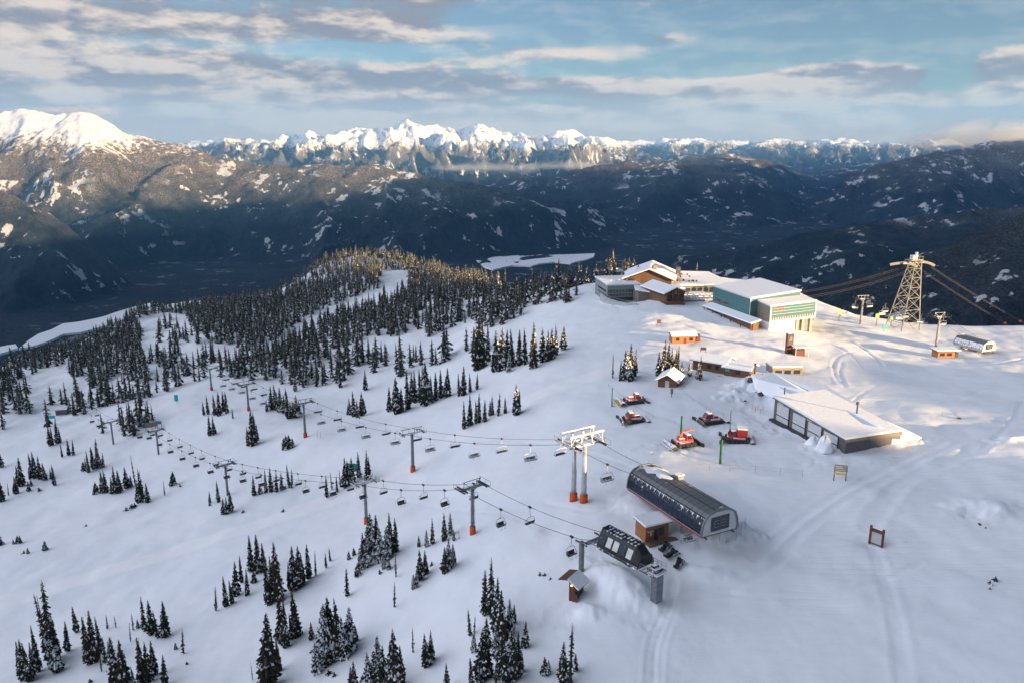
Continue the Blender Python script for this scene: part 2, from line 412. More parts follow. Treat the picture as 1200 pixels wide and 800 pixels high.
def mat_mountain():
    m, T, b = newmat('far_mountain')
    p = world_pos(T); s = T.sep(p)
    nz = T.sep(T.n.new('ShaderNodeNewGeometry').outputs['Normal'])[2]
    flat = T.mapping(p, scale=(1, 1, .35))
    big = T.noise(flat, .00045, 6, .6)
    mid = T.noise(flat, .0032, 6, .62)
    fine = T.noise(flat, .018, 5, .7)
    stip = T.noise(p, .10, 3, .7)
    # tree line: bare snow above it
    alt = T.math('ADD', s[2], T.math('MULTIPLY', T.math('SUBTRACT', big, .5), 900))
    alt = T.math('ADD', alt, T.math('MULTIPLY', T.math('SUBTRACT', fine, .5), 900))
    alt = T.math('ADD', alt, T.math('MULTIPLY', T.ramp(s[1], 14000, 22000), 120))
    bare = T.ramp(alt, -60, 160)
    steep = T.ramp(nz, .70, .52)
    rockf = T.math('MULTIPLY', T.math('MULTIPLY', steep, T.ramp(fine, .48, .58)), .8)
    # clear-cuts, runs, slide paths and open bogs in the forest
    pt = T.math('ADD', T.math('MULTIPLY', mid, .52), T.math('MULTIPLY', T.noise(flat, .011, 5, .62), .48))
    thr = T.math('SUBTRACT', .568, T.math('MULTIPLY', T.ramp(s[2], -1000, 150), .035))
    patch = T.ramp(pt, thr, T.math('ADD', thr, .022))
    patch = T.math('MULTIPLY', T.math('MULTIPLY', patch, .85), T.math('ADD', .30, T.math('MULTIPLY', .70, T.ramp(s[2], -1094, -1010))))
    patch = T.math('MULTIPLY', patch, T.ramp(T.noise(flat, .0011, 2, .5), .40, .50))
    # hoar frost on the canopy, more higher up; its warm brown paints in sunlight
    frost = T.math('MULTIPLY', T.ramp(stip, .40, .66), T.ramp(T.math('ADD', s[2], T.math('MULTIPLY', T.math('SUBTRACT', mid, .5), 900)), -780, -80))
    frost = T.math('MULTIPLY', frost, T.math('ADD', .22, T.math('MULTIPLY', .78, T.ramp(s[1], 3800, 7500))))
    forest = T.mix(T.ramp(T.math('ADD', T.math('MULTIPLY', fine, .5), T.math('MULTIPLY', mid, .5)), .38, .60), (.005, .010, .017, 1), (.022, .034, .045, 1))
    forest = T.mix(T.math('MULTIPLY', frost, .60), forest, (.62, .52, .45, 1))
    c = T.mix(patch, forest, (.72, .75, .80, 1))
    snowc = T.mix(rockf, (.80, .82, .86, 1), (.16, .15, .15, 1))
    c = T.mix(bare, c, snowc)
    T.link(c, b.inputs['Base Color']); b.inputs['Roughness'].default_value = .9
    b.inputs['Specular IOR Level'].default_value = .1
    h = T.math('ADD', T.math('MULTIPLY', fine, 1.0), T.math('MULTIPLY', stip, T.math('SUBTRACT', .45, T.math('MULTIPLY', bare, .4))))
    bump(T, b, h, 1.0, 42)
    M['far_mountain'] = m
mat_mountain()

def meshobj(name, verts, faces, mat, parent=None, smooth=True):
    me = bpy.data.meshes.new(name)
    verts = np.asarray(verts, np.float32); faces = np.asarray(faces, np.int32)
    nf, k = faces.shape
    me.vertices.add(len(verts)); me.vertices.foreach_set('co', verts.ravel())
    me.loops.add(nf * k); me.loops.foreach_set('vertex_index', faces.ravel())
    me.polygons.add(nf); me.polygons.foreach_set('loop_start', np.arange(0, nf * k, k, dtype=np.int32))
    me.polygons.foreach_set('use_smooth', np.full(nf, smooth))
    me.update(calc_edges=True); me.validate()
    me.materials.append(M[mat] if isinstance(mat, str) else mat)
    o = bpy.data.objects.new(name, me); col.objects.link(o)
    if parent: o.parent = parent
    return o
def gridfaces(nu, nv):
    i = np.arange(nu - 1)[:, None] * nv + np.arange(nv - 1)[None, :]
    i = i.ravel()
    return np.stack([i, i + nv, i + nv + 1, i + 1], 1)
def structure(o): o['kind'] = 'structure'; return o

# ------------------------------------------------------------------ the near mountain
def build_ground():
    az = np.concatenate([np.linspace(-180, -46, 54, endpoint=False), np.linspace(-46, 46, 720), np.linspace(46, 180, 55)[1:]])
    az = np.radians(az)
    r = np.concatenate([np.linspace(4, 90, 24, endpoint=False), np.geomspace(90, 330, 300, endpoint=False), np.geomspace(330, 1250, 300, endpoint=False), np.geomspace(1250, 5200, 24)])
    A, Rr = np.meshgrid(az, r, indexing='ij')
    x = np.sin(A) * Rr; y = np.cos(A) * Rr
    z = ground_z(x, y)
    z = z + rut_depth(x, y)
    z = np.maximum(z, -1400)
    v = np.stack([x, y, z], -1).reshape(-1, 3)
    structure(meshobj('snow_slope', v, gridfaces(*A.shape)[:, ::-1], 'snow'))
build_ground()

# ------------------------------------------------------------------ unseen ridge behind and right, crest shaped to shade the slope and ranges
# s runs along the ridge (square to the light), EFF is how high its shade reaches over the plateau
EFF = [(-3000,160),(-900,90),(-200,40),(60,24),(110,20),(127,18.5),(134,14),(142,12),(155,8.5),(164,6.5),(170,8),(180,10),(192,10.5),(199,2.5),(212,0),(226,-1),(238,5.5),(290,5.5),(302,-9),(360,-12),(420,-10),(520,-14),(600,-22),(700,-34),(800,-34),(900,0),(1200,60),(1800,150),(2400,20),(3200,0),(3900,90),(4700,220),(5400,190),(6100,160),(6700,290),(7300,380),(8600,500),(10500,300),(13000,200),(20000,120)]
def build_shade_ridge():
    perp = Vector((-TRAVEL.y * -1, -TRAVEL.x, 0))       # (cos a, sin a)
    perp = Vector((math.cos(R(SUN_AZ)), math.sin(R(SUN_AZ)), 0))
    tn = math.tan(R(SUN_EL))
    s = np.unique(np.concatenate([np.linspace(-3000, 0, 40), np.linspace(0, 900, 400), np.linspace(900, 20000, 300)]))
    w = np.array([-1.7, -1, -.8, -.6, -.42, -.28, -.17, -.09, -.04, -.012, 0, .012, .04, .09, .17, .28, .42, .6, .8, 1.0, 1.7])
    T0 = 480 + .42 * np.maximum(s - 300, 0)
    eff = np.interp(s, [e[0] for e in EFF], [e[1] for e in EFF])
    top = eff + T0 * tn + np.interp(s, [0, 900, 3000], [.35, 2, 40]) * fbm(s / np.interp(s, [0, 900, 3000], [16, 60, 400]), s * 0 + 3.3, 4, 3)
    wid = 260 + np.maximum(s - 300, 0) * .35 + np.maximum(-s, 0) * .3
    S, W = np.meshgrid(s, w, indexing='ij')
    Tt = T0[:, None] + W * wid[:, None]
    x = perp.x * S - TRAVEL.x * Tt; y = perp.y * S - TRAVEL.y * Tt
    drop = np.abs(W) * wid[:, None] * .62
    z = top[:, None] - drop + np.abs(W) * wid[:, None] * .12 * fbm(x / 120, y / 120, 4, 77)
    z[:, 0] = -1350; z[:, -1] = -1350
    v = np.stack([x, y, z], -1).reshape(-1, 3)
    structure(meshobj('shade_ridge', v, gridfaces(*S.shape), 'snow'))
build_shade_ridge()

# ------------------------------------------------------------------ the valley and the ranges beyond
VALLEY = -1100.0
# each range: distance ahead of its crest (linear in photo x), slope towards us, slope behind, roughness, crest as photo (x, y)
RANGES = [
 # the big white mountain on the left with its long shoulder
 (10500, 9000, .50, .5, 150, [(-300,140),(-60,138),(0,134),(35,130),(60,131),(92,129),(118,138),(150,158),(185,165),(215,172),(245,184),(300,186),(345,190),(372,187),(400,193),(450,197),(500,203),(560,214),(640,240),(720,285),(780,330)]),
 (7000, 6600, .55, .6, 80, [(-500,190),(-300,205),(0,226),(30,236),(62,250),(95,276),(125,300),(150,330),(175,370)]),
 (10000, 10800, .42, .5, 110, [(250,400),(330,285),(400,215),(440,200),(500,204),(560,212),(620,222),(680,236),(730,262),(760,292),(800,345)]),
 # centre
 (13500, 12500, .33, .5, 150, [(520,260),(570,215),(620,207),(680,197),(730,191),(780,191),(840,196),(880,206),(920,222),(955,243),(985,264),(1040,320)]),
 (17500, 17500, .40, .5, 120, [(700,230),(760,192),(800,182),(850,181),(890,186),(915,194),(950,215),(1000,260)]),
 # white peaks on the skyline
 (21000, 23000, .32, .5, 330, [(120,230),(190,178),(230,168),(262,166),(300,169),(335,160),(365,156),(395,157),(420,153),(450,150),(470,143),(500,148),(515,149),(535,153),(560,148),(590,155),(622,160),(650,154),(680,153),(705,160),(730,168),(765,178),(830,205)]),
 (31000, 31000, .30, .5, 280, [(-200,172),(0,170),(200,168),(300,163),(420,166),(560,164),(640,166),(700,167),(760,164),(800,163),(845,166),(880,167),(910,163),(945,167),(985,163),(1020,167),(1060,166),(1100,163),(1140,168),(1200,170),(1400,168)]),
 # right-hand side
 (12500, 14500, .36, .5, 140, [(880,300),(930,240),(965,222),(1000,205),(1040,190),(1080,178),(1120,171),(1160,168),(1200,166),(1300,160),(1600,150)]),
 (6800, 6000, .30, .4, 60, [(640,345),(700,318),(780,303),(850,292),(930,278),(985,264),(1040,255),(1090,252),(1150,246),(1200,240),(1400,220),(1700,200)]),
 (3000, 3400, .45, .5, 30, [(820,400),(900,368),(960,345),(1030,314),(1090,292),(1150,268),(1200,247),(1350,200),(1700,120)]),
]
def build_far():
    az = np.radians(np.concatenate([np.linspace(-75, -36, 50, endpoint=False), np.linspace(-36, 36, 900), np.linspace(36, 75, 51)[1:]]))
    r = np.concatenate([np.geomspace(900, 4000, 60, endpoint=False), np.geomspace(4000, 16000, 380, endpoint=False), np.geomspace(16000, 36000, 230)])
    A, Rr = np.meshgrid(az, r, indexing='ij')
    x = np.sin(A) * Rr; y = np.cos(A) * Rr
    base = VALLEY + 5 * fbm(x / 2500, y / 2500, 4, 2) + np.clip((Rr - 9500) / 12000, 0, 1) * 500 * np.clip(.5 + fbm(x / 5000, y / 5000, 4, 11), 0, 1)
    z = base.copy()
    wx = x + 500 * fbm(x / 2600, y / 2600, 3, 61); wy = y + 500 * fbm(x / 2600, y / 2600, 3, 62)
    u = x / np.maximum(y, 1) * 1 
    c, s = math.cos(PITCH), math.sin(PITCH)
    # photo column of a direction near the horizon
    for k, (d0, d1, sf, sb, rg, crest) in enumerate(RANGES):
        cz = []; ca = []; cd = []
        x0, x1 = crest[0][0], crest[-1][0]
        for px, py in crest:
            d = px2dir(px, py); f = (px - x0) / (x1 - x0); Y = d0 + (d1 - d0) * f
            t = Y / d[1]
            ca.append(math.atan2(d[0], d[1])); cz.append(CAMZ + d[2] * t); cd.append(t * math.hypot(d[0], d[1]))
        zc = np.interp(az, ca, cz, left=-3000, right=-3000)[:, None]
        rc = np.interp(az, ca, cd)[:, None]
        jag = 0
        dr = Rr - rc
        slope = np.where(dr < 0, sf, sb)
        prof = np.abs(dr) * slope
        prof = prof * (1 - .25 * np.exp(-np.abs(dr) / 900))
        amp = rg * ((.46 if rg > 250 else .42) + np.clip(np.abs(dr) / 1400, .0, 1.3))
        sc = 1500. if rg > 250 else (1900. if rg > 100 else 900.)
        nz = (ridged(wx / sc, wy / sc, 7, 40 + k) - 1.15)
        h = zc + jag - prof + amp * nz * 1.05
        m = np.maximum(z, h)
        # soft union at the foot
        q = 60.0
        z = np.where(np.abs(z - h) < q, m + (q - np.abs(z - h)) ** 2 / (4 * q), m)
    z = z + np.clip((z - VALLEY) / 400, 0, 1) * 16 * fbm(x / 160, y / 160, 3, 88)
    v = np.stack([x, y, z], -1).reshape(-1, 3)
    structure(meshobj('mountains', v, gridfaces(*A.shape)[:, ::-1], 'far_mountain'))
build_far()

# ------------------------------------------------------------------ the air
def build_haze():
    m = bpy.data.materials.new('air'); m.use_nodes = True; m.node_tree.nodes.clear()
    T = NT(m.node_tree)
    v = T.n.new('ShaderNodeVolumePrincipled'); o = T.n.new('ShaderNodeOutputMaterial')
    v.inputs['Color'].default_value = (.17, .48, 1.0, 1); v.inputs['Density'].default_value = 1.9e-5
    v.inputs['Anisotropy'].default_value = .1
    T.link(v.outputs[0], o.inputs['Volume'])
    x, y0, y1, z0, z1 = 37000, -26000, 37500, -1402, 1500
    V = [(sx * x, yy, zz) for zz in (z0, z1) for sx, yy in ((-1, y0), (1, y0), (1, y1), (-1, y1))]
    F = [(0, 3, 2, 1), (4, 5, 6, 7), (0, 1, 5, 4), (1, 2, 6, 5), (2, 3, 7, 6), (3, 0, 4, 7)]
    o = meshobj('haze', V, F, m, smooth=False); o['kind'] = 'stuff'
build_haze()

def flat_white(name, zz, poly, t=14):
    P = [AZ_(px, py, zz) for px, py in poly]
    n = len(P); V = P + [(a, b, c - t) for a, b, c in P]
    me = bpy.data.meshes.new(name); me.from_pydata(V, [], [tuple(range(n))] + [(i, n + i, n + (i + 1) % n, (i + 1) % n) for i in range(n)])
    bm = bmesh.new(); bm.from_mesh(me); bmesh.ops.recalc_face_normals(bm, faces=bm.faces); bm.to_mesh(me); bm.free()
    me.materials.append(M['roof_snow']); o = bpy.data.objects.new(name, me); col.objects.link(o); structure(o)
def AZ_(px, py, z):
    d = px2dir(px, py); t = (z - CAMZ) / d[2]
    return (d[0] * t, d[1] * t, z)
flat_white('lake', -1088, [(558,305),(566,301),(574,295),(590,296),(604,298),(625,298),(642,299),(670,298),(697,297),(696,301),(688,304),(674,307),(668,309),(650,307),(632,309),(622,312),(600,311),(590,313),(578,316),(566,312)])
flat_white('valley_meadow', -1086, [(22,408),(34,398),(45,391),(60,386),(74,379),(92,377),(112,373),(124,370),(135,366),(155,360),(176,355),(176,360),(150,373),(118,383),(95,389),(74,391),(60,398),(40,405)])
flat_white('valley_meadow', -1086, [(-40,410),(0,406),(10,404),(18,403),(21,407),(10,411),(0,414),(-40,420)])

# ------------------------------------------------------------------ low cloud lying in the valleys and on two summits
def mist(cx, cy, Y, wx, wy, hz, dens, seed):
    """cx, cy: photograph pixel of its middle; sizes in metres"""
    d = px2dir(cx, cy); t = Y / d[1]; c = (d[0] * t, d[1] * t, CAMZ + d[2] * t)
    rnd = random.Random(seed); V = []; F = []; seg, rings = 40, 14
    ph = [rnd.uniform(0, 6.28) for _ in range(8)]
    for i in range(rings + 1):
        th = math.pi * i / rings
        for j in range(seg):
            a = 2 * math.pi * j / seg
            k = 1 + .20 * math.sin(3 * a + ph[0]) + .16 * math.sin(5 * a + ph[1] + 2 * th) + .12 * math.sin(9 * a + ph[2] + 3 * th) + .10 * math.sin(14 * a + ph[3])
            kz = 1 + .35 * math.sin(4 * a + ph[4]) + .25 * math.sin(7 * a + ph[5])
            V.append((c[0] + wx * k * math.sin(th) * math.cos(a), c[1] + wy * k * math.sin(th) * math.sin(a), c[2] + hz * kz * math.cos(th)))
    for i in range(rings):
        for j in range(seg): F.append((i * seg + j, (i + 1) * seg + j, (i + 1) * seg + (j + 1) % seg, i * seg + (j + 1) % seg))
    m = bpy.data.materials.new('mist'); m.use_nodes = True; m.node_tree.nodes.clear(); T = NT(m.node_tree)
    v = T.n.new('ShaderNodeVolumePrincipled'); o = T.n.new('ShaderNodeOutputMaterial'); v.inputs['Color'].default_value = (.97, .97, 1, 1); v.inputs['Density'].default_value = dens; v.inputs['Anisotropy'].default_value = .2
    T.link(v.outputs[0], o.inputs['Volume'])
    ob = meshobj('mist', V, F, m); ob['kind'] = 'stuff'
rm = random.Random(12)
for i in range(9): mist(528 + i * 22 + rm.uniform(-6, 6), 196 + rm.uniform(-3, 3), 15500 + rm.uniform(-900, 1500), rm.uniform(350, 620), rm.uniform(300, 500), rm.uniform(45, 95), .00055, 20 + i)
for a in [(95, 130, 11400, 420, 380, 60, .0009, 4), (45, 130, 11600, 380, 300, 50, .0007, 5), 
          (560, 152, 23500, 600, 500, 150, .0005, 7), (1165, 160, 13800, 1100, 900, 210, .0005, 8), (1105, 168, 14600, 700, 700, 110, .0004, 9), (1200, 165, 13000, 600, 600, 190, .0006, 11), (640, 163, 22000, 900, 600, 90, .0004, 10)]: mist(*a)
# ------------------------------------------------------------------ modelling kit
class MB:
    """collects shapes and links them as one mesh object"""
    def __init__(s): s.v = []; s.f = []; s.m = []; s.k = 0
    def mat(s, k): s.k = k; return s
    def add(s, V, F):
        b = len(s.v); s.v += [tuple(p) for p in V]
        for f in F: s.f.append(tuple(i + b for i in f)); s.m.append(s.k)
        return s
    def box(s, x0, x1, y0, y1, z0, z1):
        V = [(x, y, z) for z in (z0, z1) for x, y in ((x0, y0), (x1, y0), (x1, y1), (x0, y1))]
        return s.add(V, [(0, 3, 2, 1), (4, 5, 6, 7), (0, 1, 5, 4), (1, 2, 6, 5), (2, 3, 7, 6), (3, 0, 4, 7)])
    def bar(s, p, q, w, h=None, up=(0, 0, 1)):
        h = h or w; p = Vector(p); q = Vector(q); d = (q - p).normalized(); up = Vector(up)
        a = d.cross(up)
        if a.length < 1e-3: a = d.cross(Vector((1, 0, 0)))
        a.normalize(); b = a.cross(d).normalized()
        V = [e + a * (i * w / 2) + b * (j * h / 2) for e in (p, q) for i, j in ((-1, -1), (1, -1), (1, 1), (-1, 1))]
        return s.add(V, [(0, 1, 2, 3), (7, 6, 5, 4), (0, 4, 5, 1), (1, 5, 6, 2), (2, 6, 7, 3), (3, 7, 4, 0)])
    def tube(s, p, q, r0, r1=None, n=10, cap=True):
        r1 = r0 if r1 is None else r1; p = Vector(p); q = Vector(q); d = (q - p).normalized()
        a = d.cross(Vector((0, 0, 1)))
        if a.length < 1e-3: a = Vector((1, 0, 0))
        a.normalize(); b = d.cross(a)
        V = [e + (a * math.cos(2 * math.pi * i / n) + b * math.sin(2 * math.pi * i / n)) * r for e, r in ((p, r0), (q, r1)) for i in range(n)]
        F = [(i, (i + 1) % n, n + (i + 1) % n, n + i) for i in range(n)]
        if cap: F += [tuple(range(n))[::-1], tuple(range(n, 2 * n))]
        return s.add(V, F)
    def path(s, pts, r, n=6):
        for a, b in zip(pts[:-1], pts[1:]): s.tube(a, b, r, r, n)
        return s
    def prism(s, prof, y0, y1, axis='y'):
        """profile in (x, z) pushed along y (or in (y, z) along x)"""
        n = len(prof)
        if axis == 'y': V = [(x, y, z) for y in (y0, y1) for x, z in prof]
        elif axis == 'x': V = [(x, y, z) for x in (y0, y1) for y, z in prof]
        else: V = [(x, y, z) for z in (y0, y1) for x, y in prof]
        F = [(i, (i + 1) % n, n + (i + 1) % n, n + i) for i in range(n)] + [tuple(range(n))[::-1], tuple(range(n, 2 * n))]
        return s.add(V, F)
    def slab(s, quad, t):
        """a plate with the given top corners and thickness t"""
        V = [tuple(p) for p in quad] + [(p[0], p[1], p[2] - t) for p in quad]
        n = len(quad)
        return s.add(V, [tuple(range(n)), tuple(range(n, 2 * n))[::-1]] + [(i, n + i, n + (i + 1) % n, (i + 1) % n) for i in range(n)])
    def ball(s, c, r, seg=8, rings=6, squash=1.0):
        V = []; F = []
        for i in range(rings + 1):
            th = math.pi * i / rings
            for j in range(seg):
                ph = 2 * math.pi * j / seg
                V.append((c[0] + r * math.sin(th) * math.cos(ph), c[1] + r * math.sin(th) * math.sin(ph), c[2] + r * math.cos(th) * squash))
        for i in range(rings):
            for j in range(seg):
                F.append((i * seg + j, i * seg + (j + 1) % seg, (i + 1) * seg + (j + 1) % seg, (i + 1) * seg + j))
        return s.add(V, F)
    def build(s, name, mats, parent=None, smooth=False, bevel=0):
        me = bpy.data.meshes.new(name); me.from_pydata(s.v, [], s.f)
        mats = mats if isinstance(mats, (list, tuple)) else [mats]
        for m in mats: me.materials.append(M[m] if isinstance(m, str) else m)
        if len(mats) > 1: me.polygons.foreach_set('material_index', s.m)
        bm = bmesh.new(); bm.from_mesh(me)
        bmesh.ops.recalc_face_normals(bm, faces=bm.faces)
        if bevel:
            es = [e for e in bm.edges if len(e.link_faces) == 2 and e.calc_face_angle(0) > .6]
            bmesh.ops.bevel(bm, geom=es, offset=bevel, segments=2, affect='EDGES', clamp_overlap=True)
        bm.to_mesh(me); bm.free()
        if smooth: me.polygons.foreach_set('use_smooth', [True] * len(me.polygons))
        me.update()
        o = bpy.data.objects.new(name, me); col.objects.link(o)
        if parent: o.parent = parent
        return o

def tag(o, label, cat, group=None, kind=None):
    if kind: o['kind'] = kind
    o['label'] = label; o['category'] = cat
    if group: o['group'] = group
    return o
def thing(name, label, cat, loc=(0, 0, 0), rz=0.0, group=None):
    o = bpy.data.objects.new(name, None); col.objects.link(o)
    o.empty_display_size = .5
    o.location = loc; o.rotation_euler = (0, 0, rz)
    return tag(o, label, cat, group)
KIDS = {}
def copy_tree(o, parent=None):
    c = o.copy(); col.objects.link(c); c.parent = parent
    for ch in KIDS.get(o.name, None) or [k for k in o.children]:
        copy_tree(ch, c)
    return c
def AZ(px, py, z):
    """point of a photograph pixel at height z"""
    d = px2dir(px, py); t = (z - CAMZ) / d[2]
    return Vector((d[0] * t, d[1] * t, z))
def heading(p, q):
    return math.atan2(q[1] - p[1], q[0] - p[0])
def height_for(p, hpx):
    """metres of an upright thing at p that stands hpx photograph pixels tall"""
    x0, y0, _ = project(p); lo, hi = 0.0, 90.0
    for _ in range(30):
        m = (lo + hi) / 2
        if y0 - project((p[0], p[1], p[2] + m))[1] < hpx: lo = m
        else: hi = m
    return lo

# paints and surfaces
simple('galv', (.36, .38, .40), .55, .6, .2)
simple('grey_steel', (.20, .215, .23), .5, .5, .25)
simple('dark_steel', (.045, .048, .055), .5, .3, .3)
simple('black', (.015, .015, .017), .5, 0, .3)
simple('rubber', (.012, .012, .013), .8, 0, .3)
simple('orange_pad', (.62, .10, .02), .7, 0, .2)
simple('red_paint', (.36, .030, .022), .4, 0, .15)
simple('white_paint', (.75, .76, .77), .5, 0, .08)
simple('yellow_paint', (.60, .42, .06), .5, 0, .15)
simple('green_pole', (.012, .10, .04), .6, 0, .2)
simple('green_sign', (.25, .52, .12), .6, 0, .1)
simple('teal_sign', (.02, .30, .28), .6, 0, .1)
simple('blue_sign', (.02, .40, .50), .6, 0, .1)
simple('concrete', (.30, .29, .27), .85, 0, .2, 1.0)
simple('stone', (.20, .18, .16), .9, 0, .35, 2.2, bumpd=.05)
simple('dark_glass', (.02, .028, .036), .15, 0, .3, spec=.6)
simple('blue_glass', (.012, .030, .060), .14, 0, .3, spec=.6)
simple('roof_grey', (.17, .18, .19), .55, .3, .25, .4)
simple('silver_panel', (.50, .52, .53), .4, .4, .12, .6)
simple('white_panel', (.50, .51, .52), .5, 0, .1, .6)
simple('rope', (.035, .033, .035), .6, .4, .2)
simple('rope_lit', (.10, .078, .07), .6, .2, .2)
simple('rock', (.09, .085, .085), .9, 0, .4, 1.0, bumpd=.15)
simple('bark', (.055, .042, .033), .95, 0, .3, 3)
simple('deck', (.16, .12, .09), .8, 0, .3, 3)
simple('tower_steel', (.23, .22, .195), .6, .15, .2)
boards('cedar', (.30, .125, .045), .16, 'Z')
boards('log', (.15, .070, .036), .26, 'Z')
boards('brown_boards', (.125, .045, .030), .22, 'H')
boards('grey_siding', (.115, .108, .105), .6, 'H', var=.12, gap=.05)
boards('roll_door', (.52, .54, .56), .45, 'Z', var=.08, gap=.10)
boards('teal_siding', (.05, .145, .16), 1.15, 'Z', var=.10, gap=.06)
boards('wing_siding', (.22, .25, .27), .8, 'Z', var=.1, gap=.06)
boards('timber', (.15, .075, .040), .3, 'H')
boards('roof_ribs', (.16, .17, .18), .62, 'Y', var=.15, gap=.09, rough=.5)
snowy('rimed_steel', (.36, .37, .38), .46, 1.6)
snowy('rimed_dark', (.035, .037, .042), .42, 1.2)
snowy('rimed_glass', (.012, .022, .045), .27, 1.4, .2)
snowy('rimed_roof', (.11, .12, .13), .17, .30, .5)
snowy('rimed_red', (.34, .035, .025), .40, .9)
def lamp_mat():
    m, T, b = newmat('lamp_glow')
    b.inputs['Base Color'].default_value = (1, .6, .15, 1)
    b.inputs['Emission Color'].default_value = (1, .55, .10, 1); b.inputs['Emission Strength'].default_value = 2.2
    M['lamp_glow'] = m
lamp_mat()

# ------------------------------------------------------------------ conifers
def mat_needles():
    m, T, b = newmat('needles')
    oi = T.n.new('ShaderNodeObjectInfo').outputs['Random']
    p = objco(T); n = T.noise(p, 2.0, 4, .6)
    c = T.mix(T.ramp(n, .3, .7), (.012, .016, .013, 1), (.042, .045, .030, 1))
    c = T.mix(T.math('MULTIPLY', oi, .4), c, (.075, .055, .035, 1))
    T.link(c, b.inputs['Base Color']); b.inputs['Roughness'].default_value = .9; b.inputs['Specular IOR Level'].default_value = .15
    M['needles'] = m
    m, T, b = newmat('tree_snow')
    b.inputs['Base Color'].default_value = (.72, .75, .80, 1); b.inputs['Roughness'].default_value = .85
    M['tree_snow'] = m
    # far canopy: thin frost on dark needles
    m, T, b = newmat('forest_needles')
    p = world_pos(T); n = T.noise(p, .9, 3, .7); n2 = T.noise(p, .05, 3, .6)
    c = T.mix(T.ramp(n2, .3, .7), (.020, .026, .022, 1), (.060, .058, .045, 1))
    c = T.mix(T.math('MULTIPLY', T.ramp(n, .50, .64), .36), c, (.56, .54, .53, 1))
    T.link(c, b.inputs['Base Color']); b.inputs['Roughness'].default_value = .9; b.inputs['Specular IOR Level'].default_value = .1
    M['forest_needles'] = m
mat_needles()

def fir_arrays(seed, levels, per, wide=.135, snow=.13, ragged=.28, snag=False, heavy=False, lean_=.02):
    """crown of a fir 1 m tall (scaled on use): drooping fronds in whorls. -> verts, quads, material index"""
    rnd = random.Random(seed); V = []; F = []; K = []
    bald = [rnd.random() for _ in range(levels)]
    lean = (rnd.uniform(-lean_, lean_), rnd.uniform(-lean_, lean_))
    for i in range(levels):
        t = i / (levels - 1)                       # 0 = foot, 1 = tip
        z = .03 + .955 * t ** .93
        prof = (1 - t) ** .78 * (1 - .35 * max(0, .16 - t) / .16)
        r = wide * prof + .008
        if bald[i] < .16 and .1 < t < .93: r *= .55
        r *= .80 + .34 * rnd.random() * (1 + .3 * math.sin(i * 1.1 + seed)) + .06
        gap = rnd.uniform(0, 6.28) if rnd.random() < .35 else None
        if snag: r *= (.35 if bald[i] < .6 else .9)
        n = max(4, int(per * (0.55 + .45 * (1 - t))))
        a0 = rnd.uniform(0, 6.28)
        clump = rnd.random()
        for j in range(n):
            a = a0 + 6.283 * j / n + rnd.uniform(-.25, .25)
            L = r * (1 + rnd.uniform(-ragged, ragged * 1.3))
            if rnd.random() < .12: L *= .45
            if gap is not None and abs((a - gap + 3.14) % 6.28 - 3.14) < .7: L *= .5
            ca, sa = math.cos(a), math.sin(a)
            zz = z + rnd.uniform(-.4, .4) / levels
            droop = .32 * L + (.10 if heavy else .04) * L
            w = L * rnd.uniform(.20, .30) + .003
            cx, cy = lean[0] * t, lean[1] * t
            def P(f, s, dz): return (cx + ca * L * f - sa * w * s, cy + sa * L * f + ca * w * s, zz + dz)
            b = len(V)
            up = .10 * L
            # ridge-folded frond, three spans out, each side hanging down a little
            V += [P(0, 0, up), P(.42, .75, -.35 * droop - .14 * L), P(.45, 0, up * .6 - .15 * droop), P(.42, -.75, -.35 * droop - .14 * L),
                  P(.78, .62, -.9 * droop - .15 * L), P(.80, 0, -.55 * droop), P(.78, -.62, -.9 * droop - .15 * L), P(1.02, 0, -1.15 * droop)]
            F += [(b, b + 1, b + 2, b + 2), (b, b + 2, b + 3, b + 3), (b + 1, b + 4, b + 5, b + 2), (b + 2, b + 5, b + 6, b + 3), (b + 4, b + 7, b + 5, b + 5), (b + 5, b + 7, b + 6, b + 6)]
            pr = snow * (1.6 if clump < .4 else .6) * (1.35 - .7 * t)
            s_ = rnd.random() < pr; s2 = rnd.random() < pr * .8
            K += [0, 0, int(s_ and rnd.random() < .8), int(s_), int(s2), int(s2)]
            if s_ or (heavy and rnd.random() < .25):
                # a pillow of snow lying on the frond
                h = L * .09 + .003
                c0 = len(V)
                V += [P(.30, 0, up * .6 + h * .2), P(.55, .5, -.35 * droop), P(.92, 0, -.75 * droop), P(.55, -.5, -.35 * droop), P(.58, 0, -.05 * droop + h * 1.6)]
                F += [(c0, c0 + 1, c0 + 4, c0 + 4), (c0 + 1, c0 + 2, c0 + 4, c0 + 4), (c0 + 2, c0 + 3, c0 + 4, c0 + 4), (c0 + 3, c0, c0 + 4, c0 + 4)]
                K += [1, 1, 1, 1]
    # dense dark core so that the crown is not see-through in its middle
    b = len(V); m = 7; rings = 6
    for k in range(rings):
        t = k / (rings - 1)
        rr = wide * .38 * (1 - t) ** .8 + .003
        for q in range(m):
            a = 6.283 * q / m + k * .4
            V.append((lean[0] * t + math.cos(a) * rr * (1 + .3 * math.sin(5 * a + k)), lean[1] * t + math.sin(a) * rr, .03 + .94 * t))
    for k in range(rings - 1):
        for q in range(m):
            F.append((b + k * m + q, b + k * m + (q + 1) % m, b + (k + 1) * m + (q + 1) % m, b + (k + 1) * m + q)); K.append(0)
    return V, F, K
def mesh_from(name, V, F, K, mats):
    me = bpy.data.meshes.new(name)
    me.from_pydata(V, [], [tuple(dict.fromkeys(f)) for f in F])
    for m in mats: me.materials.append(M[m])
    me.polygons.foreach_set('material_index', K); me.update()
    return me
CROWNS = {}
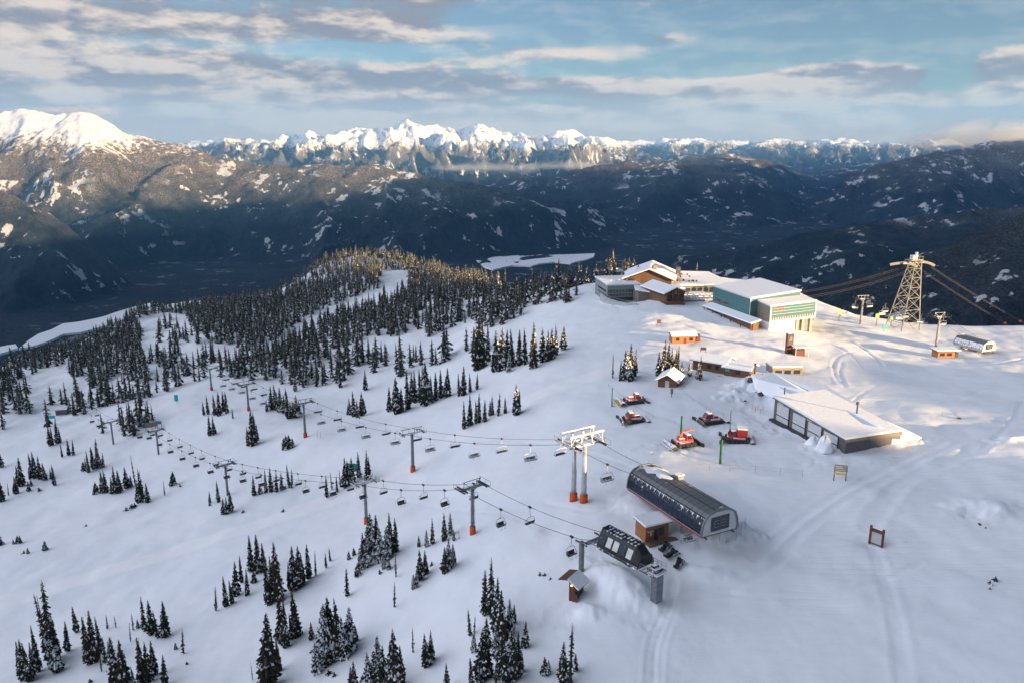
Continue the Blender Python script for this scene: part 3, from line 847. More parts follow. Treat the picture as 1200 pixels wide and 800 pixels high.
def prep_crowns():
    specs = {'spire': dict(levels=54, per=12, wide=.088), 'full': dict(levels=50, per=14, wide=.120), 'snowy': dict(levels=42, per=14, wide=.135, snow=.36, heavy=True),
             'bushy': dict(levels=26, per=14, wide=.24, snow=.20), 'thin': dict(levels=40, per=8, wide=.045), 'ragged': dict(levels=48, per=10, wide=.062, ragged=.6, snow=.10)}
    sd = 10
    for k, s in specs.items():
        CROWNS[k] = []
        for i in range(4 if k in ('spire', 'full', 'snowy') else 3):
            sd += 1; V, F, K = fir_arrays(sd, **dict(s, snag=(k in ('ragged', 'thin') and i == 0), lean_=.05 if i == 2 else .02))
            CROWNS[k].append(mesh_from('crown', V, F, K, ['needles', 'tree_snow']))
prep_crowns()
def trunk_mesh():
    mb = MB(); mb.tube((0, 0, -.06), (0, 0, .96), .016, .002, 7)
    me = bpy.data.meshes.new('trunk'); me.from_pydata(mb.v, [], mb.f); me.materials.append(M['bark']); return me
TRUNK = trunk_mesh()
# each clump: where it is, and its firs as (photo x of foot, photo y of foot, height in photo pixels[, sort])
CLUMPS = [
 ('bottom left corner clump', 'spire', [(24,788,36),(29,796,46),(35,798,46),(45,786,52),(39,792,40)]),
 ('tallest clump at lower left', 'spire', [(61,777,95,'ragged'),(68,786,42,'snowy'),(58,772,78,'thin'),(66,770,48),(79,762,34),(90,740,30,'full'),(53,763,12,'bushy')]),
 ('dark narrow clump at lower left', 'spire', [(105,777,56),(111,775,59),(119,765,42),(119,786,24,'thin'),(123,776,30)]),
 ('clump cut by the bottom edge at lower left', 'spire', [(136,808,60),(129,770,20,'snowy'),(147,808,58,'full'),(158,806,26),(131,772,26)]),
 ('pointed pair clump near the bottom edge at left', 'full', [(168,800,54,'spire'),(175,798,46),(181,790,40),(193,802,35)]),
 ('row above the bottom left clumps', 'ragged', [(170,739,41),(178,743,40,'spire'),(194,745,42,'full'),(185,747,32),(156,738,20),(153,751,22,'thin'),(162,735,10,'bushy'),(126,736,16),(136,735,15),(206,760,8,'bushy'),(215,765,29)]),
 ('uphill line of spires below the groomed track', 'spire', [(253,715,29,'thin'),(265,710,35),(272,706,27),(277,697,39,'full'),(283,682,31),(290,697,32),(295,669,42),(303,671,44),(310,669,33),(298,682,14,'bushy')]),
 ('dense dark clump below the groomed track', 'spire', [(315,708,54),(320,703,52),(327,703,67),(323,700,58),(332,708,30,'thin')]),
 ('lower spires under the dense dark clump', 'spire', [(348,745,54),(335,758,56),(331,752,55),(342,748,30),(326,748,18,'bushy'),(327,785,38),(315,803,82,'full'),(296,796,22,'thin'),(365,749,21,'full')]),
 ('right end of the line below the track', 'full', [(344,690,50),(350,688,48),(340,688,30),(354,683,35),(362,677,39,'spire'),(370,674,29,'thin'),(382,665,18,'ragged'),(387,657,15,'ragged'),(407,698,33,'ragged')]),
 ('snow-laden clump left of lower middle', 'snowy', [(380,771,62),(384,776,66),(388,765,65,'full'),(398,770,69,'full'),(409,764,54),(417,750,20),(372,788,36),(380,780,30),(404,771,50),(394,774,28),(412,756,30)]),
 ('wide clump cut by bottom edge in the middle', 'full', [(416,806,32),(412,806,26),(425,806,16,'bushy'),(432,806,42,'snowy'),(441,795,50,'snowy'),(446,800,48,'snowy'),(450,808,52),(458,808,58),(464,806,68),(470,803,46)]),
 ('firs dotted across the lower middle snow', 'full', [(484,764,30,'ragged'),(500,780,39),(505,773,35),(524,806,30),(462,711,30,'ragged')]),
 ('big snowy clump at an orange-padded pylon', 'full', [(435,655,54,'snowy'),(442,652,50),(446,657,40,'snowy'),(458,648,47,'spire'),(464,646,40,'spire'),(453,655,38,'snowy'),(426,660,36),(431,657,50,'spire'),(422,668,26,'snowy'),(419,674,14,'bushy'),(450,666,20,'snowy'),(455,667,18,'snowy'),(464,675,30,'thin'),(430,664,36,'snowy'),(409,655,10,'bushy'),(415,650,9,'bushy')]),
 ('small group left of the front crossarm pylon', 'full', [(491,640,13),(500,640,21,'snowy'),(507,637,30,'spire'),(521,633,33),(528,626,26,'snowy'),(532,633,13),(538,631,10,'thin')]),
 ('two clumps below the front crossarm pylon', 'snowy', [(493,680,36,'full'),(488,688,20),(485,689,17),(499,672,28,'full'),(526,667,37),(532,662,26),(521,671,30,'full')]),
 ('tall front clump left of the brown hut', 'full', [(576,722,66,'ragged'),(568,720,53,'ragged'),(582,740,62,'spire'),(588,750,58),(598,742,40,'snowy'),(602,730,22),(551,744,30,'ragged'),(556,740,20,'ragged'),(555,763,24,'snowy'),(570,758,34),(564,796,60),(571,792,50),(562,803,22),(582,770,38,'snowy'),(590,803,62,'spire'),(598,796,58,'snowy'),(601,798,58,'spire'),(607,792,52),(584,806,40),(611,785,24,'snowy'),(615,758,31),(553,804,34,'spire')]),
 ('bottom edge group below the brown hut', 'ragged', [(668,802,72),(659,798,47,'full'),(639,789,20,'bushy'),(643,790,18,'snowy'),(674,785,20,'full')]),
 ('left edge clump at mid height', 'full', [(26,569,33,'spire'),(22,569,24),(19,578,20),(2,587,33),(10,580,14,'thin'),(2,547,22)]),
 ('rounded clump near the left edge', 'spire', [(38,559,29),(42,560,31),(47,561,27,'full'),(52,562,20,'full'),(35,561,14),(64,568,24),(60,561,13),(34,575,12,'bushy'),(37,569,8,'bushy')]),
 ('small clump under the teal sign at left', 'spire', [(59,522,24,'full'),(67,519,28),(71,518,18),(62,521,22),(73,535,16),(81,533,19),(86,533,18)]),
 ('clump below the farther lift line at left', 'spire', [(104,553,25),(115,548,34),(110,549,26),(121,547,17),(98,551,11,'bushy'),(118,548,20,'full'),(101,552,16)]),
 ('long group at left with a lone thin spire', 'full', [(113,578,14,'bushy'),(121,577,25),(125,577,27),(135,578,32,'spire'),(140,577,26),(132,578,20),(149,571,24),(154,570,14),(159,569,36,'thin'),(167,588,38,'ragged'),(173,588,22),(163,588,24),(203,568,16,'bushy'),(193,580,17,'thin')]),
 ('saplings low on the left snowfield', 'bushy', [(53,644,11),(24,636,9),(21,636,9),(16,637,6),(1,638,14),(33,648,7)]),
 ('group at the left chairlift pylon foot', 'full', [(256,588,25,'spire'),(246,589,14),(271,599,25),(262,602,18),(266,602,20)]),
 ('row right of the left chairlift pylon', 'spire', [(298,580,23),(305,578,11,'bushy'),(312,577,27),(318,576,28),(324,576,24),(330,574,21),(339,571,28,'ragged'),(342,571,22,'ragged')]),
 ('row behind the frosted chairlift pylon', 'spire', [(383,582,25),(389,573,20,'thin'),(395,576,20),(399,570,20,'thin'),(405,570,34,'full'),(413,566,31,'full'),(421,560,31),(430,564,36),(433,564,30),(408,568,28,'full')]),
 ('two-part clump left of far orange-padded pylon', 'spire', [(239,486,16),(244,485,23),(252,486,24),(257,487,28),(262,482,24),(266,484,26),(273,490,13),(246,510,24),(250,509,22),(252,508,12,'full')]),
 ('lone dark spire clump on the open slope', 'spire', [(296,522,41),(299,519,36),(291,522,22),(302,516,20)]),
 ('low bushy clump left of the middle pylon', 'bushy', [(333,526,14),(336,526,17),(339,525,16),(343,524,12)]),
 ('clump on the slope above the middle pylon', 'full', [(313,482,14),(318,480,28),(324,480,30),(328,482,28),(333,484,22),(338,490,36,'spire'),(341,490,20),(348,489,26),(351,487,18),(338,490,16),(344,488,18),(346,458,18)]),
 ('round group at the chair line bend', 'full', [(407,486,12,'spire'),(415,488,30),(410,486,20),(424,487,28),(427,485,20),(419,489,20),(428,457,24)]),
 ('large stand above the frosted pylon', 'spire', [(456,482,29),(462,480,36),(466,484,42,'full'),(470,482,28,'full'),(478,479,45),(483,471,35),(487,472,38),(493,471,38),(500,474,50,'full'),(496,474,45),(506,471,31),(511,469,33),(517,466,33),(524,465,34,'full'),(504,473,20,'snowy')]),
 ('four spires right of the large stand', 'spire', [(538,464,27),(543,463,34,'full'),(551,459,22),(559,456,19)]),
 ('row ending in a broad fir in mid slope', 'spire', [(544,502,32),(552,498,37),(558,496,27),(561,495,34),(568,494,26),(574,487,18),(577,486,23),(584,487,27,'ragged'),(592,484,19),(605,486,37,'full'),(608,483,28),(549,499,28)]),
 ('stand with sunlit tips', 'full', [(625,431,53),(636,424,40),(642,423,36),(647,421,36),(652,416,36,'spire'),(660,410,28),(615,427,42,'spire'),(608,428,42,'spire'),(601,430,44,'spire'),(594,433,46),(587,434,50),(581,435,48),(596,436,26,'snowy')]),
 ('stand left of the sunlit-tipped one', 'spire', [(572,424,45),(566,430,48),(560,433,52,'full')]),
 ('group left of the gabled brown hut', 'spire', [(718,443,29,'thin'),(727,446,24),(732,446,36,'full'),(740,444,42,'full'),(736,446,36,'snowy'),(746,436,15,'snowy'),(743,441,32)]),
 ('sunlit firs behind the gabled brown hut', 'full', [(776,440,42,'spire'),(782,436,34),(772,440,28),(787,436,28),(794,434,30,'spire'),(791,435,26),(799,443,20),(808,441,20,'snowy'),(820,445,28,'spire'),(817,444,20,'snowy')]),
]
ORD = ['leftmost', 'second from the left', 'third from the left', 'fourth from the left', 'fifth from the left', 'sixth from the left', 'seventh from the left', 'eighth from the left', 'ninth from the left', 'tenth from the left',
       'eleventh from the left', 'twelfth from the left', 'thirteenth from the left', 'fourteenth from the left', 'fifteenth from the left', 'sixteenth from the left', 'seventeenth from the left', 'eighteenth from the left',
       'nineteenth from the left', 'twentieth from the left', 'twenty-first from the left', 'twenty-second from the left', 'twenty-third from the left']
LOOK = {'spire': 'narrow dark fir', 'full': 'full dark fir', 'snowy': 'snow-laden fir', 'bushy': 'short bushy fir', 'thin': 'very thin fir', 'ragged': 'ragged fir'}
def plant_trees():
    rnd = random.Random(3); small = []
    total = 0
    for ci, (where, sort, L) in enumerate(CLUMPS):
        L = sorted([(t[0], t[1], t[2], t[3] if len(t) > 3 else sort) for t in L])
        for i, (px, py, h, so) in enumerate(L):
            p = at(px, py)
            hm = height_for(p, h) * 1.03
            # count only the trees of the same look in the clump, so that the words are enough to find it
            same = [q for q in L if q[3] == so]; k = same.index((px, py, h, so))
            w = ORD[k].replace(' from the left', '')
            if len(same) == 1: lab = '%s in the %s' % (LOOK[so], where)
            else: lab = '%s %s in the %s' % (w if w != 'leftmost' else 'leftmost', LOOK[so], where) if k == 0 else '%s %s from left, %s' % (w, LOOK[so].replace('full dark', 'full').replace('very thin','thin').replace('short bushy','bushy').replace('narrow dark fir','narrow fir'), where)
            root = thing('fir_tree', lab, 'fir tree', p, rnd.uniform(0, 6.28), 'firs of the ' + where)
            root.scale = (hm * rnd.uniform(.78, 1.18),) * 2 + (hm,); root.rotation_euler = (rnd.uniform(-.035, .035), rnd.uniform(-.035, .035), root.rotation_euler[2])
            if so in ('ragged', 'thin'): root.rotation_euler = (rnd.uniform(-.05, .05), rnd.uniform(-.05, .05), root.rotation_euler[2])
            for nm, me in (('crown', rnd.choice(CROWNS[so])), ('trunk', TRUNK)):
                c = bpy.data.objects.new(nm, me); col.objects.link(c); c.parent = root
            total += 1
    print('TREES', total)
plant_trees()

# ---- the forest further down: thousands of firs reading as one mass
FOREST = [
 (1.0, [(478,318),(500,314),(520,312),(545,325),(575,337),(620,346),(655,343),(680,335),(692,335),(690,345),(672,352),(655,364),(645,352),(625,362),(616,367),(591,380),(575,385),(550,377),(526,386),(499,397),(488,386),(463,396),(436,393),(413,403),(398,412),(380,425),(345,432),(300,436),(262,432),(250,428),(290,420),(330,409),(350,397),(374,381),(400,369),(432,363),(462,352),(478,343)]),
 (1.0, [(150,378),(160,366),(214,362),(270,354),(320,346),(342,334),(360,320),(378,308),(400,300),(450,298),(500,304),(545,314),(560,326),(500,316),(474,317),(448,317),(444,338),(414,349),(388,358),(356,373),(340,387),(320,399),(290,411),(262,405),(240,400),(225,385),(215,368),(200,367),(180,368)]),
 (.80, [(262,436),(345,434),(385,427),(405,415),(430,420),(450,418),(470,425),(500,420),(520,410),(545,405),(568,398),(574,415),(568,428),(556,430),(552,414),(535,418),(512,432),(480,436),(470,447),(455,440),(440,436),(411,443),(398,455),(380,452),(353,456),(330,450),(306,451),(290,444),(262,441)]),
 (.9, [(-30,462),(-30,442),(0,438),(20,428),(60,416),(95,404),(95,420),(60,432),(30,442),(10,460)]),
 (1.0, [(95,445),(80,455),(82,430),(95,415),(100,402),(150,376),(165,380),(165,415),(172,430),(178,455),(165,452),(130,448),(110,456)]),
 (.75, [(-30,470),(30,455),(50,475),(90,470),(150,465),(190,455),(190,462),(165,475),(130,480),(100,485),(60,490),(20,487),(-30,490)]),
 (.8, [(165,405),(185,412),(215,415),(235,425),(270,432),(290,440),(215,450),(190,462),(183,450),(175,425)]),
 (1.0, [(140,497),(160,488),(185,488),(188,497),(170,505),(150,515),(141,512)]),
 (.4, [(113,497),(118,492),(128,500),(130,508),(120,510)]),
 (.35, [(165,375),(200,372),(215,385),(205,400),(180,392)]), (.30, [(185,398),(235,392),(235,402),(190,410)]),
 (.5, [(-20,500),(20,495),(70,492),(66,500),(20,505)]),
 (.6, [(696,336),(700,324),(712,328),(730,326),(745,327),(745,331),(712,333)]),
 (.3, [(225,420),(262,405),(262,430),(240,425)]),
 (.4, [(630,352),(655,338),(690,336),(680,350),(655,362),(640,362)]),
]
def inside(px, py, poly):
    c = np.zeros(px.shape, bool); n = len(poly); j = n - 1
    for i in range(n):
        xi, yi = poly[i]; xj, yj = poly[j]
        if yi != yj:
            c ^= ((yi > py) != (yj > py)) & (px < (xj - xi) * (py - yi) / (yj - yi) + xi)
        j = i
    return c
def plant_forest():
    rng = np.random.default_rng(5)
    # jittered grid over the slope
    sp = 5.5
    gx, gy = np.meshgrid(np.arange(-520, 90, sp), np.arange(230, 1010, sp))
    x = (gx + rng.uniform(-.48, .48, gx.shape) * sp).ravel(); y = (gy + rng.uniform(-.48, .48, gx.shape) * sp).ravel()
    z = ground_z(x, y)
    c, s = math.cos(PITCH), math.sin(PITCH)
    fwd = y * c - (z - CAMZ) * s; up = y * s + (z - CAMZ) * c
    px = 600 + FPX * x / fwd; py = 400 - FPX * up / fwd
    rc = crest_r(np.arctan2(x, y))
    keep = np.zeros(x.shape, bool)
    clump = fbm(x / 22., y / 22., 3, 71)
    for dens, poly in FOREST:
        i = inside(px, py, poly)
        keep |= i & (rng.random(x.shape) < dens * np.clip(.66 + 1.7 * clump + (0.25 if dens > .9 else -.12) + .35 * np.clip((np.hypot(x, y) - 560) / 200, 0, 1), .04, 1))
    keep &= np.hypot(x, y) < rc * 1.045
    x, y, z = x[keep], y[keep], z[keep]
    n = len(x); print('FOREST', n)
    base = [fir_arrays(300 + i, levels=11, per=7, wide=w, snow=sn, ragged=.35) for i, (w, sn) in enumerate([(.13, .14), (.15, .26), (.115, .10), (.17, .34), (.14, .2)])]
    VV = []; FF = []; KK = []; off = 0
    base = [(np.array(V), np.array(F), np.array(K)) for V, F, K in base]
    which = rng.integers(0, len(base), n)
    dist = np.hypot(x, y)
    for b, (V, F, K) in enumerate(base):
        idx = np.where(which == b)[0]; m = len(idx)
        if not m: continue
        a = rng.uniform(0, 6.28, m); h = rng.normal(13.2, 2.6, m).clip(6, 19) * np.interp(dist[idx], [300, 600, 900], [1.05, .95, .86])
        w = h * rng.uniform(.9, 1.45, m)
        ca, sa = np.cos(a), np.sin(a)
        X = (V[None, :, 0] * ca[:, None] - V[None, :, 1] * sa[:, None]) * w[:, None] + x[idx][:, None]
        Y = (V[None, :, 0] * sa[:, None] + V[None, :, 1] * ca[:, None]) * w[:, None] + y[idx][:, None]
        Z = V[None, :, 2] * h[:, None] + z[idx][:, None] - .4
        VV.append(np.stack([X, Y, Z], -1).reshape(-1, 3))
        FF.append((F[None] + (np.arange(m) * len(V))[:, None, None] + off).reshape(-1, 4)); KK.append(np.tile(K, m))
        off += m * len(V)
    VV = np.concatenate(VV); FF = np.concatenate(FF); KK = np.concatenate(KK)
    tri = FF[:, 3] == FF[:, 2]
    me = bpy.data.meshes.new('forest')
    me.vertices.add(len(VV)); me.vertices.foreach_set('co', VV.astype(np.float32).ravel())
    ln = np.where(tri, 3, 4); st = np.concatenate([[0], np.cumsum(ln)[:-1]])
    flat = FF.ravel()[~np.stack([np.zeros_like(tri)] * 3 + [tri], 1).ravel()]
    me.loops.add(len(flat)); me.loops.foreach_set('vertex_index', flat.astype(np.int32))
    me.polygons.add(len(FF)); me.polygons.foreach_set('loop_start', st.astype(np.int32))
    me.materials.append(M['forest_needles']); me.materials.append(M['tree_snow'])
    me.polygons.foreach_set('material_index', KK.astype(np.int32)); me.update(calc_edges=True)
    o = bpy.data.objects.new('forest', me); col.objects.link(o)
    tag(o, 'dense frosted fir forest covering the slopes behind the chairlifts', 'forest', kind='stuff')
plant_forest()
# ------------------------------------------------------------------ chairlifts
def v2(a): return Vector((math.cos(a), math.sin(a), 0))
def rope_pts(a, b, sag, n=14):
    a = Vector(a); b = Vector(b)
    return [a.lerp(b, t) - Vector((0, 0, sag * 4 * t * (1 - t))) for t in [i / n for i in range(n + 1)]]
ROPES = {}
def rope(key, heads, sags, label, r=.045, mat='rope'):
    pts = []
    for (a, b), s in zip(zip(heads[:-1], heads[1:]), sags):
        q = rope_pts(a, b, s); pts += q if not pts else q[1:]
    ROPES[key] = pts
    mb = MB(); mb.path(pts, r, 6)
    tag(mb.build('haul_rope', mat), label, 'rope')
    return pts
def rope_at(key, px):
    """point on a rope that is seen in photo column px, and the rope's direction there"""
    P = ROPES[key]; xs = [project(p)[0] for p in P]
    for i in range(len(P) - 1):
        a, b = xs[i], xs[i + 1]
        if (a - px) * (b - px) <= 0 and a != b:
            t = (px - a) / (b - a); return P[i].lerp(P[i + 1], t), (P[i + 1] - P[i]).normalized()
    return None, None

PYL = {}
def make_pylon(h, pad=True, snow=True, frame='catwalk', arm=3.4, r0=.52, r1=.36, pole_mat='grey_steel'):
    """parts in local axes: x across the lift line, y along it"""
    out = []
    mb = MB(); mb.tube((0, 0, -1.2), (0, 0, h - .4), r0, r1, 14)
    for k in range(1, 4): mb.tube((0, 0, h * k / 4), (0, 0, h * k / 4 + .12), r0 - (r0 - r1) * k / 4 + .07, None, 14)
    out.append(('pole', mb, [pole_mat], True))
    mb = MB()
    for k in range(int((h - 2.5) / .45)): mb.bar((-.22, -r0 - .16, 2.2 + k * .45), (.22, -r0 - .16, 2.2 + k * .45), .035)
    for s_ in (-.22, .22): mb.bar((s_, -r0 - .16, 2.0), (s_, -r1 - .16, h - .6), .045)
    out.append(('ladder', mb, ['galv'], False))
    if pad:
        mb = MB(); mb.tube((0, 0, -.3), (0, 0, 1.75), r0 + .24, r0 + .20, 14); mb.tube((0, 0, .8), (0, 0, .88), r0 + .27, None, 14)
        out.append(('base_pad', mb, ['orange_pad'], True))
    st = 'rimed_steel' if snow else 'grey_steel'
    mb = MB(); mb.bar((-arm - .3, 0, h), (arm + .3, 0, h), .42, .46, (0, 0, 1)); mb.bar((-arm * .5, 0, h - .1), (0, 0, h - 1.0), .2); mb.bar((arm * .5, 0, h - .1), (0, 0, h - 1.0), .2)
    out.append(('crossarm', mb, [st], False))
    for s_ in (-1, 1):
        mb = MB(); x = s_ * arm
        mb.bar((x, -1.9, h + .28), (x, 1.9, h + .28), .12, .22)
        for k in range(8):
            y = -1.75 + k * .5
            mb.tube((x - .07, y, h + .1), (x + .07, y, h + .1), .21, None, 10)
        mb.bar((x + s_ * .6, -1.9, h + .05), (x + s_ * .6, 1.9, h + .05), .45, .05)          # walkway
        for y in (-1.9, 0, 1.9): mb.bar((x + s_ * .82, y, h + .05), (x + s_ * .82, y, h + 1.05), .05)
        mb.bar((x + s_ * .82, -1.9, h + 1.05), (x + s_ * .82, 1.9, h + 1.05), .05)
        out.append(('sheave_train', mb, ['dark_steel' if not snow else 'rimed_dark'], False))
    mb = MB()
    if frame == 'catwalk':            # lifting frame: a second bar over the crossarm
        for x in (-arm * .92, -arm * .3, arm * .3, arm * .92): mb.bar((x, 0, h + .2), (x * 1.04, 0, h + 1.35), .13)
        mb.bar((-arm - .35, 0, h + 1.4), (arm + .35, 0, h + 1.4), .20, .16)
        if snow: mb.bar((-arm - .3, 0, h + 1.53), (arm + .3, 0, h + 1.53), .34, .14)
    elif frame == 'fork':             # open tapering frame
        for x in (-1, 1):
            mb.bar((x * arm * .15, 0, h + .1), (x * arm * .9, 0, h + 1.6), .12)
            mb.bar((x * arm * .9, 0, h + .1), (x * arm * .75, 0, h + 1.6), .10)
        mb.bar((-arm * .9, 0, h + 1.6), (arm * .9, 0, h + 1.6), .12)
        for y in (-.5, .5): mb.bar((-arm, y, h + .25), (arm, y, h + .25), .06)
    elif frame == 'peak':
        for x in (-1, 1): mb.bar((x * arm * .8, 0, h + .1), (x * arm * .25, 0, h + 1.3), .12)
        mb.bar((-arm * .45, 0, h + 1.3), (arm * .45, 0, h + 1.3), .12)
    out.append(('lifting_frame', mb, [st], False))
    return out
def pylon(p, hd, h, label, group, name='lift_pylon', **kw):
    root = thing(name, label, 'lift pylon', p, hd - math.pi / 2, group)
    for nm, mb, mats, sm in make_pylon(h, **kw): mb.build(nm, mats, root, smooth=sm)
    return root
def head_pts(p, hd, h, arm):
    """where the two ropes run: left and right when looking along the line"""
    a = v2(hd - math.pi / 2)
    return [Vector((p[0], p[1], p[2] + h + .34)) - a * arm, Vector((p[0], p[1], p[2] + h + .34)) + a * arm]

# --- upper line: six-seat chairs
dU = math.atan2(.845, -.535)
U_SPEC = [((484, 552), 45, True, 'catwalk', 'lift pylon with frosted crossarm and orange pad, left of the twin pylon'),
          ((358, 512), 40, False, 'catwalk', 'middle lift pylon with flat crossarm above the low bushy clump of firs'),
          ((291.5, 481), 31, False, 'catwalk', 'lift pylon with orange pad directly above the lone spire clump'),
          ((248, 457), 25, False, 'catwalk', 'most distant orange-padded lift pylon, at the edge of the forest')]
twin = Vector(((13.4 + 15.2) / 2, 152, 0)); twin.z = gz(twin.x, twin.y)
U_heads = []
term_u = Vector((38.0 - 2.0, 129.5, 0))
TU_hd = math.atan2(19.8, -10.0)
TUc = Vector((33.2, 127.6, 0)) + v2(TU_hd - math.pi / 2) * 4.1 + v2(TU_hd) * 11.1
TUc.z = gz(TUc.x, TUc.y)
far_end = TUc + v2(TU_hd) * 11.3
a_ = v2(TU_hd - math.pi / 2)
U_heads.append([Vector((far_end.x, far_end.y, TUc.z + 7.0)) - a_ * 2.7, Vector((far_end.x, far_end.y, TUc.z + 7.0)) + a_ * 2.7])
# the twin pylon: two leaning poles carry one wide frosted head
def twin_pylon():
    pl = at(672, 586); pr = at(684, 588)
    root = thing('lift_pylon', 'twin-legged lift pylon whose broad frosted head catches the sun', 'lift pylon', twin, dU - math.pi / 2, 'pylons of the upper chairlift')
    inv = Matrix.Rotation(-(dU - math.pi / 2), 4, 'Z')
    H = 12.6
    for p in (pl, pr):
        q = inv @ (Vector(p) - twin)
        mb = MB(); mb.tube((q.x, q.y, q.z - 1), (q.x * .95, q.y * .95, H), .60, .42, 16)
        for k in (3.2, 6.3, 9.4): mb.tube((q.x, q.y, k), (q.x, q.y, k + .12), .62 - .013 * k, None, 16)
        po = mb.build('pole', 'silver_panel', root, smooth=True)
        mb = MB(); mb.tube((q.x, q.y, -.3 + q.z), (q.x, q.y, 1.7 + q.z), .86, .82, 16); mb.build('base_pad', 'orange_pad', root, smooth=True)
    mb = MB()
    for y in (-1.3, 1.3): mb.bar((-4.2, y, H + .1), (4.2, y, H + .1), .4, .45)
    for x in (-3.6, -1.2, 1.2, 3.6): mb.bar((x, -2.2, H + .35), (x, 2.2, H + .35), .28)
    mb.build('crossarm', 'rimed_steel', root)
    for y in (-1.5, 1.5):
        mb = MB(); mb.bar((-4.3, y, H + 2.3), (4.3, y, H + 2.3), .28, .3)
        for x in (-3.9, -1.4, 1.4, 3.9): mb.bar((x, y, H + .4), (x, y, H + 2.3), .16); mb.bar((x, y, H + .5), (x * .7, y, H + 2.2), .1)
        mb.bar((-4.2, y, H + 2.52), (4.2, y, H + 2.52), .42, .16)
        mb.build('lifting_frame', 'rimed_steel', root)
    for s_ in (-1, 1):
        mb = MB(); x = s_ * 3.1
        mb.bar((x, -4.2, H + .4), (x, 4.2, H + .25), .16, .3)
        for k in range(16): mb.tube((x - .08, -4 + k * .53, H + .15), (x + .08, -4 + k * .53, H + .15), .23, None, 10)
        mb.bar((x + s_ * .65, -4.2, H + .1), (x + s_ * .65, 4.2, H + .1), .5, .06)
        for k in range(5): mb.bar((x + s_ * .9, -4.2 + k * 2.1, H + .1), (x + s_ * .9, -4.2 + k * 2.1, H + 1.1), .06)
        mb.bar((x + s_ * .9, -4.2, H + 1.1), (x + s_ * .9, 4.2, H + 1.1), .06)
        mb.build('sheave_train', 'rimed_dark', root)
    return head_pts(twin, dU, H, 3.1)
U_heads.append(twin_pylon())
for (px, py), hp, sn, fr, lab in U_SPEC:
    p = at(px, py); h = height_for(p, hp)
    pylon(p, dU, h, lab, 'pylons of the upper chairlift', snow=sn, frame=fr, arm=3.1)
    U_heads.append(head_pts(p, dU, h, 3.1))
e = at(226, 442); U_heads.append(head_pts(e, dU, 9, 3.1))
e = Vector((-215, 500, 0)); e.z = gz(e.x, e.y); U_heads.append(head_pts(e, dU, 6, 3.1))
rope('U0', [h[0] for h in U_heads], [.5, 1.3, 1.5, 1.6, 1.2, .5, 1.0], 'steel haul rope of the upper chairlift, side nearer the camera')
rope('U1', [h[1] for h in U_heads], [.5, 1.3, 1.5, 1.6, 1.2, .5, 1.0], 'steel haul rope of the upper chairlift, side farther from the camera')

# --- front line: four-seat chairs
L_SPEC = [((554, 625), 58, False, 'fork', True, 'front pylon with bare forked crossarm and orange pad in mid picture'),
          ((429.5, 613), 51, True, 'fork', True, 'frost-topped pylon standing behind the big snowy clump of firs'),
          ((267, 580), 38, False, 'fork', False, 'left chairlift pylon with forked crossarm above a small group of firs'),
          ((186, 532), 28, False, 'peak', False, 'small distant pylon at the right end of the left fir stand'),
          ((133, 520), 26, False, 'peak', False, 'thin pole pylon left of the left fir stand')]
dL = math.atan2(.79, -.62)
TL_hd = math.atan2(.79, -.62)
_lf = Vector((14.5, 122.5, 0)); _ln = Vector((20.3, 116.7, 0))
TLc = (_lf + _ln) / 2 + v2(TL_hd - math.pi / 2) * 1.9; TLc.z = gz(TLc.x, TLc.y)
LPOLE = at(681, 670)
L_heads = [head_pts(Vector((TLc.x, TLc.y, TLc.z)) + v2(TL_hd) * 5.0, dL, 4.4, 1.95)]
L_heads.append(head_pts(Vector((LPOLE.x, LPOLE.y, LPOLE.z)) + v2(dL - math.pi / 2) * 2.1, dL, 6.0, 2.25))
for (px, py), hp, sn, fr, pad, lab in L_SPEC:
    p = at(px, py); h = height_for(p, hp) * (.94 if fr == 'fork' else 1)
    pylon(p, dL, h, lab, 'pylons of the front chairlift', snow=sn, frame=fr, arm=2.5, pad=pad, r0=.42, r1=.32)
    L_heads.append(head_pts(p, dL, h, 2.5))
e = at(104, 490); L_heads.append(head_pts(e, dL, 6, 2.5))
rope('L0', [h[0] for h in L_heads], [.02, .9, 1.0, 1.2, 1.4, .8, .8], 'steel haul rope of the front chairlift, side nearer the camera')
rope('L1', [h[1] for h in L_heads], [.02, .9, 1.0, 1.2, 1.4, .8, .8], 'steel haul rope of the front chairlift, side farther from the camera')

